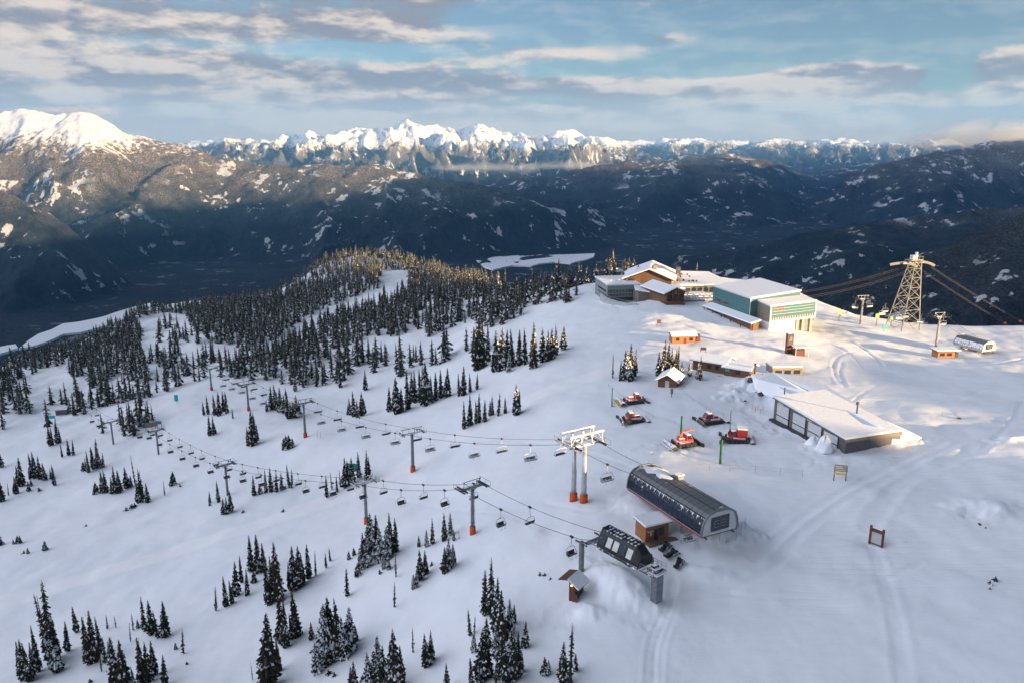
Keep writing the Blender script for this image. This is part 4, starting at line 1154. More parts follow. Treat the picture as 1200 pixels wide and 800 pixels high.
# --- chairs
def make_chair(name, w, label, cat, steel, seatm):
    """hangs from its empty, which sits on the rope; y along the line, x across"""
    root = thing(name, label, cat)
    mb = MB(); mb.box(-.16, .16, -.35, .35, -.16, .14); mb.box(-.1, .1, -.12, .12, -.3, -.1)
    mb.build('grip', 'dark_steel', root)
    mb = MB(); mb.path([(0, 0, -.1), (.0, .05, -1.4), (0, .25, -2.0)], .055, 8)
    mb.build('hanger', steel, root)
    mb = MB(); hw = w / 2 + .08
    mb.path([(-hw, -.35, -3.55), (-hw - .05, .1, -2.9), (-hw + .12, .25, -2.25), (-hw + .45, .25, -2.02), (hw - .45, .25, -2.02), (hw - .12, .25, -2.25), (hw + .05, .1, -2.9), (hw, -.35, -3.55)], .05, 8)
    mb.path([(-hw, -.35, -3.52), (hw, -.35, -3.52)], .04, 6)
    mb.build('bail_frame', steel, root)
    mb = MB(); mb.prism([(-.42, -3.48), (.22, -3.55), (.22, -3.44), (-.40, -3.36)], -w / 2, w / 2, 'x')
    k = int(round(w / .5))
    for i in range(1, k): x = -w / 2 + w * i / k; mb.box(x - .012, x + .012, -.41, .2, -3.40, -3.355)
    s = mb.build('seat', seatm, root)
    mb = MB(); mb.prism([(.18, -3.45), (.30, -3.42), (.44, -2.85), (.36, -2.82)], -w / 2, w / 2, 'x')
    mb.build('backrest', seatm, root)
    mb = MB(); r = hw - .05
    mb.path([(-r, .15, -2.65), (-r, -.62, -3.0), (r, -.62, -3.0), (r, .15, -2.65)], .03, 6)
    for x in (-r * .5, r * .5): mb.path([(x, -.62, -3.0), (x, -.66, -3.95)], .025, 6); mb.path([(x - .3, -.62, -3.95), (x + .3, -.62, -3.95)], .03, 6)
    mb.build('safety_bar', steel, root)
    return root
six = make_chair('chairlift_chair', 2.9, '', 'chairlift chair', 'rimed_steel', 'rimed_dark')
quad = make_chair('chairlift_chair', 1.9, '', 'chairlift chair', 'galv', 'dark_steel')
far6 = make_chair('chairlift_chair', 2.6, '', 'chairlift chair', 'galv', 'galv')
_used = {}
ORDN = ['first', 'second', 'third', 'fourth', 'fifth', 'sixth', 'seventh', 'eighth', 'ninth', 'tenth', 'eleventh', 'twelfth', 'thirteenth', 'fourteenth', 'fifteenth', 'sixteenth', 'seventeenth', 'eighteenth', 'nineteenth', 'twentieth']
def hang(proto, key, pxs, what, hd, group, flip=False):
    for i, px in enumerate(sorted(pxs, reverse=True)):
        p, d = rope_at(key, px)
        if p is None: print('no rope', key, px); continue
        o = proto if proto.name not in _used else copy_tree(proto); _used[proto.name] = 1
        o.location = p; o.rotation_euler = (0, 0, hd - math.pi / 2 + (math.pi if flip else 0) + random.Random(i + px).uniform(-.07, .07))
        o['label'] = '%s chair from the right %s' % (ORDN[i], what); o['group'] = group
hang(six, 'U0', [712, 622, 556, 504, 463, 428.6, 400, 376, 352, 330, 308, 295, 283, 271, 261], 'on the upper chairlift, nearer rope', dU, 'empty chairs of the upper chairlift')
hang(six, 'U1', [657, 588, 533, 488.6, 452, 421, 395, 372, 345, 324, 308.5, 297, 285, 275, 265, 257], 'on the upper chairlift, farther rope', dU, 'empty chairs of the upper chairlift', True)
hang(quad, 'L0', [670, 587, 521, 470, 425, 390, 358, 331, 306, 284, 265, 246, 229, 213, 199, 186, 174, 163, 115, 107], 'on the front chairlift, nearer rope', dL, 'empty chairs of the front chairlift')
hang(quad, 'L1', [621, 555, 496, 449, 410, 377, 349, 323, 302, 284, 267.6, 252, 236, 223, 210, 198, 187, 178, 113, 101], 'on the front chairlift, farther rope', dL, 'empty chairs of the front chairlift', True)

# --- the lift on the right that drops over the far side
dR = math.atan2(46, -9)
R1 = at(1096, 410); R2 = at(1008, 380)
pylon(R1, dR, height_for(R1, 43) * .9, 'pylon with open trapezoid head beside the orange hut at right', 'pylons of the right-hand chairlift', snow=False, frame='fork', arm=2.4, pad=False, r0=.4, r1=.3, pole_mat='tower_steel')
pylon(R2, dR, height_for(R2, 32) * .93, 'sunlit pylon on the brow right of the teal-sided building', 'pylons of the right-hand chairlift', snow=False, frame='catwalk', arm=2.4, pad=False, r0=.4, r1=.3, pole_mat='tower_steel')
h1 = head_pts(R1, dR, height_for(R1, 43) * .9, 2.4); h2 = head_pts(R2, dR, height_for(R2, 32) * .93, 2.4)
TR_hd = math.atan2(21, 3); TRc = Vector((171.0, 289.0, 0)); TRc.z = gz(TRc.x, TRc.y)
h0 = head_pts(TRc + v2(TR_hd) * -2, TR_hd, 4.2, 2.2)
eR = toward(975, 372, 350); h3 = [eR - v2(dR - math.pi / 2) * 2.4, eR + v2(dR - math.pi / 2) * 2.4]
eR2 = toward(930, 392, 520); h4 = [eR2, eR2 + Vector((5, 0, 0))]
rope('R0', [h0[0], h1[0], h2[0], h3[0], h4[0]], [.3, .8, .6, .8], 'steel haul rope of the right-hand chairlift, left side')
rope('R1', [h0[1], h1[1], h2[1], h3[1], h4[1]], [.3, .8, .6, .8], 'steel haul rope of the right-hand chairlift, right side')
hang(far6, 'R0', [1080, 1055, 1035, 1003, 989, 976], 'on the right-hand chairlift, left rope', dR, 'empty chairs of the right-hand chairlift')
hang(far6, 'R1', [1106, 1062, 1038, 1020, 992], 'on the right-hand chairlift, right rope', dR, 'empty chairs of the right-hand chairlift', True)

# ------------------------------------------------------------------ terminals
def end_letters(mb, w, h, x0, z0, y):
    """the two angular E-shaped marks on the dark end window"""
    for k in range(2):
        x = x0 + w * (.16 + .40 * k)
        for j in range(3): mb.box(x, x + w * .26, y - .03, y - .01, z0 + h * (.26 + .22 * j), z0 + h * (.31 + .22 * j))
        mb.box(x - .02, x + .06, y - .03, y - .012, z0 + h * .30, z0 + h * .75)
def big_terminal(name, label, c, hd, L, W, z0, H, side, roof, endm, frame, trim=None, unit=True, posts=((0, -3), (0, 5)), skirt=False):
    root = thing(name, label, 'lift terminal', c, hd - math.pi / 2)
    hw = W / 2; y0, y1 = -L / 2, L / 2
    prof = [(-hw + .5, 0), (-hw + .05, .35), (-hw, .9), (-hw + .22, H * .50), (-hw + .75, H * .76), (-hw + 1.55, H * .90), (-hw * .3, H * .985), (hw * .3, H * .985),
            (hw - 1.55, H * .90), (hw - .75, H * .76), (hw - .22, H * .50), (hw, .9), (hw - .05, .35), (hw - .5, 0)]
    prof = [(x, z0 + z) for x, z in prof]
    def strip(i0, i1, d, mat, nm, parent=root, ya=y0, yb=y1):
        pts = prof[i0:i1 + 1]; mb = MB(); n = len(pts)
        cen = Vector((0, 0, z0 + H * .4))
        V = []
        for y in (ya, yb):
            for x, z in pts: V.append((x, y, z))
        for y in (ya, yb):
            for x, z in pts:
                q = Vector((x, 0, z)); q = q + (cen - q).normalized() * d; V.append((q.x, y, q.z))
        F = [(i, i + 1, n + i + 1, n + i) for i in range(n - 1)] + [(2 * n + i, 3 * n + i, 3 * n + i + 1, 2 * n + i + 1) for i in range(n - 1)]
        F += [(i, 2 * n + i, 2 * n + i + 1, i + 1) for i in range(n - 1)] + [(n + i, n + i + 1, 3 * n + i + 1, 3 * n + i) for i in range(n - 1)]
        F += [(0, n, 3 * n, 2 * n), (n - 1, 3 * n - 1, 4 * n - 1, 2 * n - 1)]
        mb.add(V, F); return mb.build(nm, mat, parent)
    g = strip(1, 4, .12, side, 'side_glazing')
    mb = MB()
    n = int(L / 1.35)
    for i in range(1, n):
        y = y0 + L * i / n
        for a, b in zip(prof[1:4], prof[2:5]): mb.bar((a[0] - .02, y, a[1]), (b[0] - .02, y, b[1]), .05, .05)
    mb.build('glazing_bars', 'dark_steel', g)
    strip(9, 12, .12, side, 'side_glazing')
    rf = strip(4, 9, .16, roof, 'roof')
    mb = MB()
    for a in (4, 9): mb.bar((prof[a][0], y0 - .05, prof[a][1] + .05), (prof[a][0], y1 + .05, prof[a][1] + .05), .22, .14)
    mb.build('roof_trim', 'dark_steel', root)
    mb = MB(); mb.add([(x, y, z) for y in (y0, y1) for x, z in (prof[0], prof[-1], (prof[-1][0], prof[-1][1] + .1), (prof[0][0], prof[0][1] + .1))], [(0, 1, 2, 3), (7, 6, 5, 4), (0, 4, 5, 1), (1, 5, 6, 2), (2, 6, 7, 3), (3, 7, 4, 0)])
    mb.build('underside', 'dark_steel', root)
    # side rails under the glazing
    for s_ in (-1, 1):
        mb = MB(); mb.bar((s_ * (hw - .18), y0, z0 + .12), (s_ * (hw - .18), y1, z0 + .12), .3, .26); mb.build('side_rail', trim or 'silver_panel', root)
        if trim:
            mb = MB(); mb.bar((s_ * (hw - .03), y0, z0 + .42), (s_ * (hw - .03), y1, z0 + .42), .12, .10); mb.build('rail_stripe', 'silver_panel', root)
    for ya in (y0, y1):
        sgn = -1 if ya == y0 else 1
        mb = MB(); V = [(x * .985, ya - sgn * .06, z) for x, z in prof]; V2 = [(x * .985, ya - sgn * .18, z) for x, z in prof]; n_ = len(prof)
        mb.add(V + V2, [tuple(range(n_)), tuple(range(n_, 2 * n_))[::-1]] + [(i, (i + 1) % n_, n_ + (i + 1) % n_, n_ + i) for i in range(n_)])
        ep = mb.build('end_panel', endm, root)
        mb = MB()
        for a, b in zip(prof[1:-1], prof[2:-1]): mb.bar((a[0], ya, a[1]), (b[0], ya, b[1]), .34, .30)
        mb.build('end_rim', frame, root)
        if ya == y0:
            mb = MB(); wx = hw * .50; mb.box(-wx, wx, ya - .10, ya - .03, z0 + .75, z0 + H * .74)
            ew = mb.build('end_window', 'dark_glass', ep)
            mb = MB(); end_letters(mb, wx * 2, H * .74 - .75, -wx, z0 + .75, ya - .09); mb.bar((-0.02, ya - .11, z0 + .75), (-.02, ya - .11, z0 + H * .74), .06); mb.build('window_marks', 'grey_steel', ew)
    # machinery underneath
    mb = MB(); mb.tube((0, y0 + 3.2, z0 - .55), (0, y0 + 3.2, z0 - .30), 2.4, None, 28); mb.tube((0, y0 + 3.2, z0 - .3), (0, y0 + 3.2, z0 + .1), .4)
    mb.build('bull_wheel', 'dark_steel', root, smooth=False)
    mb = MB()
    for s_ in (-1, 1): mb.bar((s_ * (hw - 1.0), y0 - .4, z0 - .25), (s_ * (hw - 1.0), y1 + .6, z0 - .25), .16, .2)
    for k in range(7): y = y0 + L * (k + .5) / 7; mb.bar((-hw + 1, y, z0 - .18), (hw - 1, y, z0 - .18), .14, .2)
    mb.build('chair_rail', 'dark_steel', root)
    for (x, y) in posts:
        mb = MB(); mb.box(x - .75, x + .75, y - .95, y + .95, -1.5, z0 - 1.1); mb.box(x - 1.3, x + 1.3, y - .45, y + .45, z0 - 1.1, z0 - .15)
        mb.build('support_post', 'concrete', root, bevel=.05)
    if unit:
        mb = MB(); mb.box(1.5, 3.0, 2.6, 4.0, z0 + H * .93, z0 + H * .93 + .85)
        u = mb.build('roof_unit', 'grey_steel', root, bevel=.04)
        mb = MB(); mb.box(1.45, 3.05, 2.55, 4.05, z0 + H * .93 + .85, z0 + H * .93 + 1.0); mb.build('snow_cap', 'roof_snow', u, bevel=.04)
    return root, prof
tu, prof = big_terminal('lift_terminal', 'long rounded lift terminal with dark blue glass side and grey roof', TUc, TU_hd, 22.6, 8.2, 4.0, 4.6, 'rimed_glass', 'rimed_roof', 'white_panel', 'roof_grey', trim='red_paint', posts=((0, -2.5), (0, 6.5)))
mb = MB()   # snow lying on the far part of the roof
rr = random.Random(4)
pts = []
for i in range(26):
    a = 2 * math.pi * i / 26; r = 1 + .22 * math.sin(3 * a + 1) + .15 * math.sin(7 * a)
    pts.append((.6 + 2.3 * r * math.cos(a), 7.2 + 3.4 * r * math.sin(a)))
def roof_z(x): return float(np.interp(x, [p[0] for p in prof[4:10]], [p[1] for p in prof[4:10]]))
V = [(x, y, roof_z(x) + .04) for x, y in pts] + [(.6 + (x - .6) * .55, 7.2 + (y - 7.2) * .55, roof_z(.6 + (x - .6) * .55) + .28) for x, y in pts]
mb.add(V, [(i, (i + 1) % 26, 26 + (i + 1) % 26, 26 + i) for i in range(26)] + [tuple(range(26, 52))])
mb.build('roof_snow_patch', 'roof_snow', tu, smooth=True)
mb = MB()
for k in range(1, 16):
    y = -11.3 + 22.6 * k / 16
    for a, b in zip(prof[4:9], prof[5:10]): mb.bar((a[0], y, a[1] + .02), (b[0], y, b[1] + .01), .035, .03)
for x in (-.9, 1.4): mb.bar((x, -11.2, roof_z(x) + .04), (x, 11.2, roof_z(x) + .04), .10, .07)
mb.build('roof_seams', 'dark_steel', tu)
mb = MB(); q3, q4, q2 = Vector((prof[3][0], 0, prof[3][1])), Vector((prof[4][0], 0, prof[4][1])), Vector((prof[2][0], 0, prof[2][1]))
for k in range(96):      # rime hanging down the glass from the roof edge
    y = -11.0 + 22.0 * (k + rr.random()) / 96; big = (k % 6) in (0, 1); ln = rr.uniform(.05, .30) * (2.6 if big else 1); wd = rr.uniform(.05, .16)
    def onglass(f):
        return (q4.lerp(q3, f) if f < 1 else q3.lerp(q2, f - 1)) + Vector((-.035, 0, .01))
    fs = min(ln, 1.5)
    a0, a1 = onglass(0), onglass(fs * .5); a2 = onglass(fs)
    mb.add([(a0.x, y - wd, a0.z), (a0.x, y + wd, a0.z), (a1.x, y + wd * .7, a1.z), (a2.x, y + .02, a2.z), (a2.x, y - .02, a2.z), (a1.x, y - wd * .6, a1.z)], [(0, 1, 2, 5), (5, 2, 3, 4)])
mb.build('rime_streaks', 'roof_snow', tu)
# chairs waiting under it
for k, y in enumerate((-6.5, 1.5)):
    c = copy_tree(six); c.location = TUc + v2(TU_hd) * y - v2(TU_hd - math.pi / 2) * 2.9 + Vector((0, 0, 4.35))
    c.rotation_euler = (0, 0, TU_hd - math.pi / 2); c['label'] = ['empty chair parked under the near end of the rounded terminal', 'empty chair under the rounded terminal beside the orange-brown hut'][k]; c['group'] = 'chairs parked under the rounded terminal'
tr, _ = big_terminal('lift_terminal', 'silver-grey lift terminal on the brow at the right, snow on its side', TRc - v2(TR_hd) * 5, TR_hd + .50, 12.0, 6.4, 1.4, 3.6, 'rimed_steel', 'roof_ribs', 'silver_panel', 'galv', unit=False, posts=((0, -2), (0, 4)))

def front_terminal():
    c = TLc; root = thing('lift_terminal', 'small black lift terminal with ribbed roof and tilted window panes', 'lift terminal', c, TL_hd - math.pi / 2)
    z0 = 3.9; L = 9.6; hw = 2.1
    prof = [(-hw, 0), (-hw + .15, .6), (-hw + .85, 2.3), (-hw + 1.35, 2.9), (hw - 1.35, 2.9), (hw - .85, 2.3), (hw - .15, .6), (hw, 0)]
    y0, y1 = -4.4, 4.6
    yy = [(y0 - .2, 1.0, 0), (y0 + .7, 1.0, 1), (y1, 1.0, 1)]
    # body: near end is cut back in facets
    V = []; 
    for y, k in ((y0, .0), (y0 + .001, 1.0), (y1, 1.0)):
        pass
    nb = len(prof)
    sec = [(y0 - .35, [(x * .93, z * .60 if z > 1 else z) for x, z in prof]), (y0 + 1.0, prof), (y1, prof)]
    for y, pr in sec: V += [(x, y, z0 + z) for x, z in pr]
    F = [tuple(range(nb))[::-1], tuple(range(2 * nb, 3 * nb))]
    for s_ in range(2): F += [(s_ * nb + i, s_ * nb + (i + 1) % nb, (s_ + 1) * nb + (i + 1) % nb, (s_ + 1) * nb + i) for i in range(nb)]
    mb = MB(); mb.add(V, F); mb.build('shell', 'black', root)
    for k in range(5):      # window panes on each side
        for s_ in (-1, 1):
            ya = y0 + 1.25 + k * 1.55; yb = ya + 1.15
            pa, pb = prof[1], prof[2]
            q = [(s_ * (-pa[0] + .05), ya, z0 + pa[1] + .1), (s_ * (-pa[0] + .05), yb, z0 + pa[1] + .1), (s_ * (-pb[0] + .05), yb, z0 + pb[1] - .1), (s_ * (-pb[0] + .05), ya, z0 + pb[1] - .1)]
            mb = MB(); V = q + [(a - s_ * .06, b, c_ - .03) for a, b, c_ in q]
            mb.add(V, [(0, 1, 2, 3), (7, 6, 5, 4), (0, 4, 5, 1), (1, 5, 6, 2), (2, 6, 7, 3), (3, 7, 4, 0)])
            mb.build('window_pane', ('silver_panel', 'rimed_glass')[(k + (k > 2)) % 2], root)
    mb = MB()
    for k in range(11):
        y = y0 + .9 + k * .8
        mb.bar((-hw + 1.0, y, z0 + 2.45), (-hw + 1.4, y, z0 + 3.02), .12, .12); mb.bar((-hw + 1.4, y, z0 + 3.02), (hw - 1.4, y, z0 + 3.02), .12, .12); mb.bar((hw - 1.4, y, z0 + 3.02), (hw - 1.0, y, z0 + 2.45), .12, .12)
    for x in (-.5, .5, -hw + 1.3, hw - 1.3): mb.bar((x, y0 + .8, z0 + 3.06), (x, y1, z0 + 3.06), .08, .08)
    mb.build('roof_ribs', 'black', root)
    mb = MB(); r = random.Random(8)
    for k in range(10):
        y = y0 + 1.0 + k * .8
        for x in (-.72, 0, .72):
            if r.random() < .75: mb.box(x - .30, x + .28 * r.random() + .05, y + .1, y + .35 + .3 * r.random(), z0 + 2.9, z0 + 2.98)
    mb.build('roof_snow', 'roof_snow', root)
    mb = MB(); mb.box(-.35, .45, y0 - .30, y0 - .18, z0 + .35, z0 + 1.45); mb.build('end_window', 'silver_panel', root)
    mb = MB(); mb.box(.6, 1.5, y0 - .33, y0 - .2, z0 + .5, z0 + 1.3); mb.build('end_window', 'dark_glass', root)
    # skirt, rail and machinery
    mb = MB(); mb.box(-hw - .02, hw + .02, y0 - .2, y1 + .3, z0 - .45, z0 + .02); mb.build('floor_frame', 'rimed_dark', root)
    mb = MB(); mb.tube((0, y0 + 2.0, z0 - .75), (0, y0 + 2.0, z0 - .5), 1.9, None, 24); mb.build('bull_wheel', 'dark_steel', root)
    mb = MB()
    for s_ in (-1, 1): mb.bar((s_ * 1.6, y0 - 3.4, z0 - .4), (s_ * 1.6, y1 + 1.5, z0 - .4), .18, .22)
    for k in range(5): mb.bar((-1.6, y0 - 3.2 + k * .8, z0 - .35), (1.6, y0 - 3.2 + k * .8, z0 - .35), .12, .14)
    mb.box(-.9, .9, y0 - 3.2, y0 - 1.4, z0 - .2, z0 + .35); mb.box(-.5, .6, y0 - 2.6, y0 - 1.9, z0 + .35, z0 + .75)
    mb.build('drive_frame', 'rimed_dark', root)
    mb = MB()
    for x in (-1.55, 1.55):
        for k in range(4): mb.bar((x, y0 - 3.3 + k * .95, z0 - .3), (x, y0 - 3.3 + k * .95, z0 + .75), .05)
        mb.bar((x, y0 - 3.3, z0 + .75), (x, y0 - .4, z0 + .75), .05); mb.bar((x, y0 - 3.3, z0 + .3), (x, y0 - .4, z0 + .3), .04)
    mb.build('railing', 'galv', root)
    mb = MB(); mb.box(-.75, .75, y0 - 3.6, y0 - 2.2, -1.6, z0 - .5); mb.box(-1.2, 1.2, y0 - 3.8, y0 - 2.0, z0 - .55, z0 - .35)
    mb.build('support_post', 'grey_steel', root, bevel=.06)
    mb = MB()
    for k in range(12): mb.bar((.78 + .02, y0 - 3.3 + .1, -.2 + k * .35), (.80, y0 - 2.8, -.2 + k * .35), .04)
    for y in (y0 - 3.2, y0 - 2.8): mb.bar((.84, y, -.4), (.84, y, z0 - .4), .05)
    mb.build('ladder', 'galv', root)
    mb = MB(); mb.box(-1.25, 1.25, y0 - 3.85, y0 - 1.95, z0 - .35, z0 - .27); mb.build('snow_cap', 'roof_snow', root)
    # the far mast and its yoke
    inv = Matrix.Rotation(-(TL_hd - math.pi / 2), 4, 'Z'); q = inv @ (LPOLE - c)
    mb = MB(); mb.box(q.x - .35, q.x + .35, q.y - .35, q.y + .35, q.z - 1, q.z + 5.9); mb.build('mast', 'grey_steel', root, bevel=.04)
    mb = MB(); mb.bar((q.x, q.y, q.z + 5.2), (q.x + 4.3, q.y, q.z + 5.2), .4, .45); mb.bar((q.x + .8, q.y, q.z + 5.1), (0, y1, z0 + .3), .25, .3); mb.bar((q.x + 3.6, q.y, q.z + 5.1), (.6, y1, z0 + .3), .25, .3)
    mb.build('yoke', 'grey_steel', root)
    for x in (q.x - .15, q.x + 4.4):
        mb = MB(); mb.bar((x, q.y - 1.4, q.z + 5.75), (x, q.y + 1.4, q.z + 5.75), .14, .2)
        for k in range(6): mb.tube((x - .07, q.y - 1.25 + k * .5, q.z + 5.6), (x + .07, q.y - 1.25 + k * .5, q.z + 5.6), .2, None, 10)
        mb.build('sheave_train', 'rimed_dark', root)
front_terminal()
# ------------------------------------------------------------------ buildings
def local(root):
    """function that turns a world point into the thing's own axes"""
    inv = (Matrix.Translation(root.location) @ Matrix.Rotation(root.rotation_euler[2], 4, 'Z')).inverted()
    return lambda p: inv @ Vector(p)
def wbox(x0, x1, y0, y1, z0, z1): return MB().box(x0, x1, y0, y1, z0, z1)
def windows_x(root, name, xs, w, y, z0, z1, out=-1, mat='dark_glass', frame='dark_steel', lab=None):
    """framed windows on a wall that faces local -y (out=-1) or +y"""
    for x in xs:
        f = MB()
        for a, b, c, d in ((x - .08, x + w + .08, z0 - .08, z0), (x - .08, x + w + .08, z1, z1 + .08), (x - .08, x, z0, z1), (x + w, x + w + .08, z0, z1)):
            f.box(a, b, min(y, y + out * .07), max(y, y + out * .07), c, d)
        fo = f.build(name, frame, root)
        wbox(x, x + w, min(y - .005 * out, y + out * .03), max(y - .005 * out, y + out * .03), z0, z1).build('pane', mat, fo)
def windows_y(root, name, ys, w, x, z0, z1, out=-1, mat='dark_glass', frame='dark_steel'):
    for y in ys:
        f = MB()
        for a, b, c, d in ((y - .08, y + w + .08, z0 - .08, z0), (y - .08, y + w + .08, z1, z1 + .08), (y - .08, y, z0, z1), (y + w, y + w + .08, z0, z1)):
            f.box(min(x, x + out * .07), max(x, x + out * .07), a, b, c, d)
        fo = f.build(name, frame, root)
        wbox(min(x - .005 * out, x + out * .03), max(x - .005 * out, x + out * .03), y, y + w, z0, z1).build('pane', mat, fo)
def snow_slab(root, quad, t=.45, name='roof_snow'):
    """a soft-edged blanket of snow lying on a roof plane (top corners given)"""
    q = [Vector(p) for p in quad]; c = sum(q, Vector()) / len(q)
    lo = [p for p in q]; mid = [c + (p - c) * 1.012 + Vector((0, 0, t * .55)) for p in q]; hi = [c + (p - c) * .975 + Vector((0, 0, t)) for p in q]
    n = len(q); V = lo + mid + hi
    F = [tuple(range(n))[::-1], tuple(range(2 * n, 3 * n))]
    for k in range(2): F += [(k * n + i, k * n + (i + 1) % n, (k + 1) * n + (i + 1) % n, (k + 1) * n + i) for i in range(n)]
    return MB().add(V, F).build(name, 'roof_snow', root)
def gable(root, x0, x1, y0, y1, zb, ze, zr, wall, over=.6, roofm='brown_boards', snow=.35, axis='y', wallname='wall'):
    """walls and a gabled roof; ridge along the given axis"""
    if axis == 'y':
        xm = (x0 + x1) / 2
        MB().prism([(x0, zb), (x1, zb), (x1, ze), (xm, zr), (x0, ze)], y0, y1).build(wallname, wall, root)
        k = (zr - ze) / (xm - x0)
        for s_, xe in ((-1, x0), (1, x1)):
            e = xe + s_ * over; zz = ze - over * k
            q = [(xm, y0 - over, zr + .12), (xm, y1 + over, zr + .12), (e, y1 + over, zz + .12), (e, y0 - over, zz + .12)]
            r = MB().slab(q, .16).build('roof', roofm, root)
            if snow: snow_slab(r, [(a * .98 + e * .02 if a == e else a, b, c + .005) for a, b, c in q], snow)
    else:
        ym = (y0 + y1) / 2
        MB().prism([(y0, zb), (y1, zb), (y1, ze), (ym, zr), (y0, ze)], x0, x1, 'x').build(wallname, wall, root)
        k = (zr - ze) / (ym - y0)
        for s_, yv in ((-1, y0), (1, y1)):
            e = yv + s_ * over; zz = ze - over * k
            q = [(x0 - over, ym, zr + .12), (x1 + over, ym, zr + .12), (x1 + over, e, zz + .12), (x0 - over, e, zz + .12)]
            r = MB().slab(q, .16).build('roof', roofm, root)
            if snow: snow_slab(r, [(a, b, c + .005) for a, b, c in q], snow)

# --- operator hut beside the rounded terminal
def operator_hut():
    A = at(756, 636); B = at(783, 628.5); hd = math.atan2(B.y - A.y, B.x - A.x)
    root = thing('operator_hut', 'orange-brown wooden hut with flat snowy roof between the two lift terminals', 'hut', (A.x, A.y, A.z + .1), hd)
    W, D, H = (B - A).length, 3.4, 3.3
    MB().prism([(0, -.8), (D, -.8), (D, H + .1), (0, H - .1)], 0, W, 'x').build('wall', 'cedar', root)
    q = [(-.35, -.45, H), (W + .6, -.45, H), (W + .6, D + .3, H + .25), (-.35, D + .3, H + .25)]
    r = MB().slab(q, .18).build('roof', 'cedar', root); snow_slab(r, [(a, b, c + .005) for a, b, c in q], .30)
    d = wbox(1.9, 2.8, -.06, .02, .1, 2.3).build('door', 'dark_steel', root); wbox(2.65, 2.72, -.11, -.06, 1.1, 1.25).build('handle', 'galv', d)
    windows_x(root, 'window', [3.05], .9, 0, 1.0, 2.4, mat='rimed_glass')
    s = wbox(.8, 1.5, -.08, 0, 1.0, 2.0).build('notice_board', 'dark_steel', root); wbox(.92, 1.38, -.10, -.08, 1.15, 1.85).build('notice', 'white_panel', s)
    wbox(.4, 1.7, -.34, 0, 2.1, 2.18).build('shelf', 'white_panel', root)
    wbox(-.2, W + 1.2, -1.7, -.02, -.25, .08).build('deck', 'deck', root)
    m = MB()
    for k in range(5): m.bar((-.1 + k * .55, -1.65, 0), (-.1 + k * .55, -1.65, 1.05), .09)
    m.bar((-.15, -1.65, 1.05), (2.2, -1.65, 1.05), .10); m.bar((-.15, -1.65, .6), (2.2, -1.65, .6), .08)
    m.build('railing', 'timber', root)
operator_hut()
# --- brown shed with the lit lamp
def brown_shed():
    g0 = at(664, 703).z
    zt, zl = g0 + 4.1, g0 + 2.8
    P0 = AZ(665, 679, zt); P1 = AZ(677, 691.5, zl); P2 = AZ(686, 671, zt)
    hd = math.atan2(P1.y - P0.y, P1.x - P0.x)
    W = math.hypot(P1.x - P0.x, P1.y - P0.y) - .9; D = math.hypot(P2.x - P0.x, P2.y - P0.y) - .8
    ax = v2(hd); ay = v2(hd + math.pi / 2); o = Vector((P0.x, P0.y, g0)) + ay * .4 + ax * .1
    root = thing('lift_shack', 'dark brown shack with slanting snowy roof and a lit yellow lamp', 'shack', o, hd)
    k = (zl - zt) / (W + .9)
    MB().prism([(0, -1.5), (W, -1.5), (W, zt - g0 - .18 + k * W), (0, zt - g0 - .18)], 0, D, 'y').build('wall', 'brown_boards', root)
    q = [(-.1, -.4, zt - g0), (W + .9, -.4, zl - g0), (W + .9, D + .4, zl - g0), (-.1, D + .4, zt - g0)]
    r = MB().slab(q, .14).build('roof', 'brown_boards', root); snow_slab(r, [(a, b, c + .005) for a, b, c in q], .25)
    q = [(-1.9, -.4, zt - g0 - .42), (-.12, -.4, zt - g0 + .02), (-.12, D + .4, zt - g0 + .02), (-1.9, D + .4, zt - g0 - .42)]
    MB().slab(q, .14).build('awning', 'brown_boards', root)
    wbox(W - .02, W + .05, .5, D - .5, .3, 1.7).build('window', 'dark_glass', root)
    wbox(.7, 1.6, -.06, .02, .0, 1.7).build('door', 'brown_boards', root)
    lp = MB().ball((.55, -.14, zt - g0 - .95), .15).build('lamp', 'lamp_glow', root, smooth=True)
    wbox(.48, .62, -.14, 0, zt - g0 - .82, zt - g0 - .72).build('lamp_bracket', 'dark_steel', lp)
brown_shed()
def blob_mesh(c, r, squash, seed, jag=.3, seg=18, rings=10):
    V = []; F = []; rnd = random.Random(seed); ph = [rnd.uniform(0, 6.28) for _ in range(6)]
    for i in range(rings + 1):
        th = math.pi * .5 * i / rings
        for j in range(seg):
            a = 6.283 * j / seg
            k = 1 + jag * (.5 * math.sin(2 * a + ph[0]) + .3 * math.sin(3 * a + ph[1] + th) + .25 * math.sin(5 * a + ph[2] + 3 * th))
            V.append((c[0] + r[0] * k * math.sin(th) * math.cos(a), c[1] + r[1] * k * math.sin(th) * math.sin(a), c[2] + squash * math.cos(th) * (1 + .15 * math.sin(4 * a + ph[3])) - .25 * (i / rings) ** 3))
    for i in range(rings):
        for j in range(seg): F.append((i * seg + j, i * seg + (j + 1) % seg, (i + 1) * seg + (j + 1) % seg, (i + 1) * seg + j))
    return V, F
def snow_heap(px, py, rx, ry, h, label, seed, rz=0, jag=.3):
    p = at(px, py); V, F = blob_mesh((0, 0, 0), (rx, ry), h, seed, jag)
    o = MB().add(V, F).build('snow_heap', 'snow', None, smooth=True); o.location = p; o.rotation_euler = (0, 0, rz)
    tag(o, label, 'snow heap')
snow_heap(966, 526, 2.3, 1.6, 3.2, 'tall snow heap against the doors of the long grey building', 6, R(30))
snow_heap(955, 520, 2.6, 1.8, 2.0, 'broader snow heap beside the doors of the long grey building', 7, R(30))

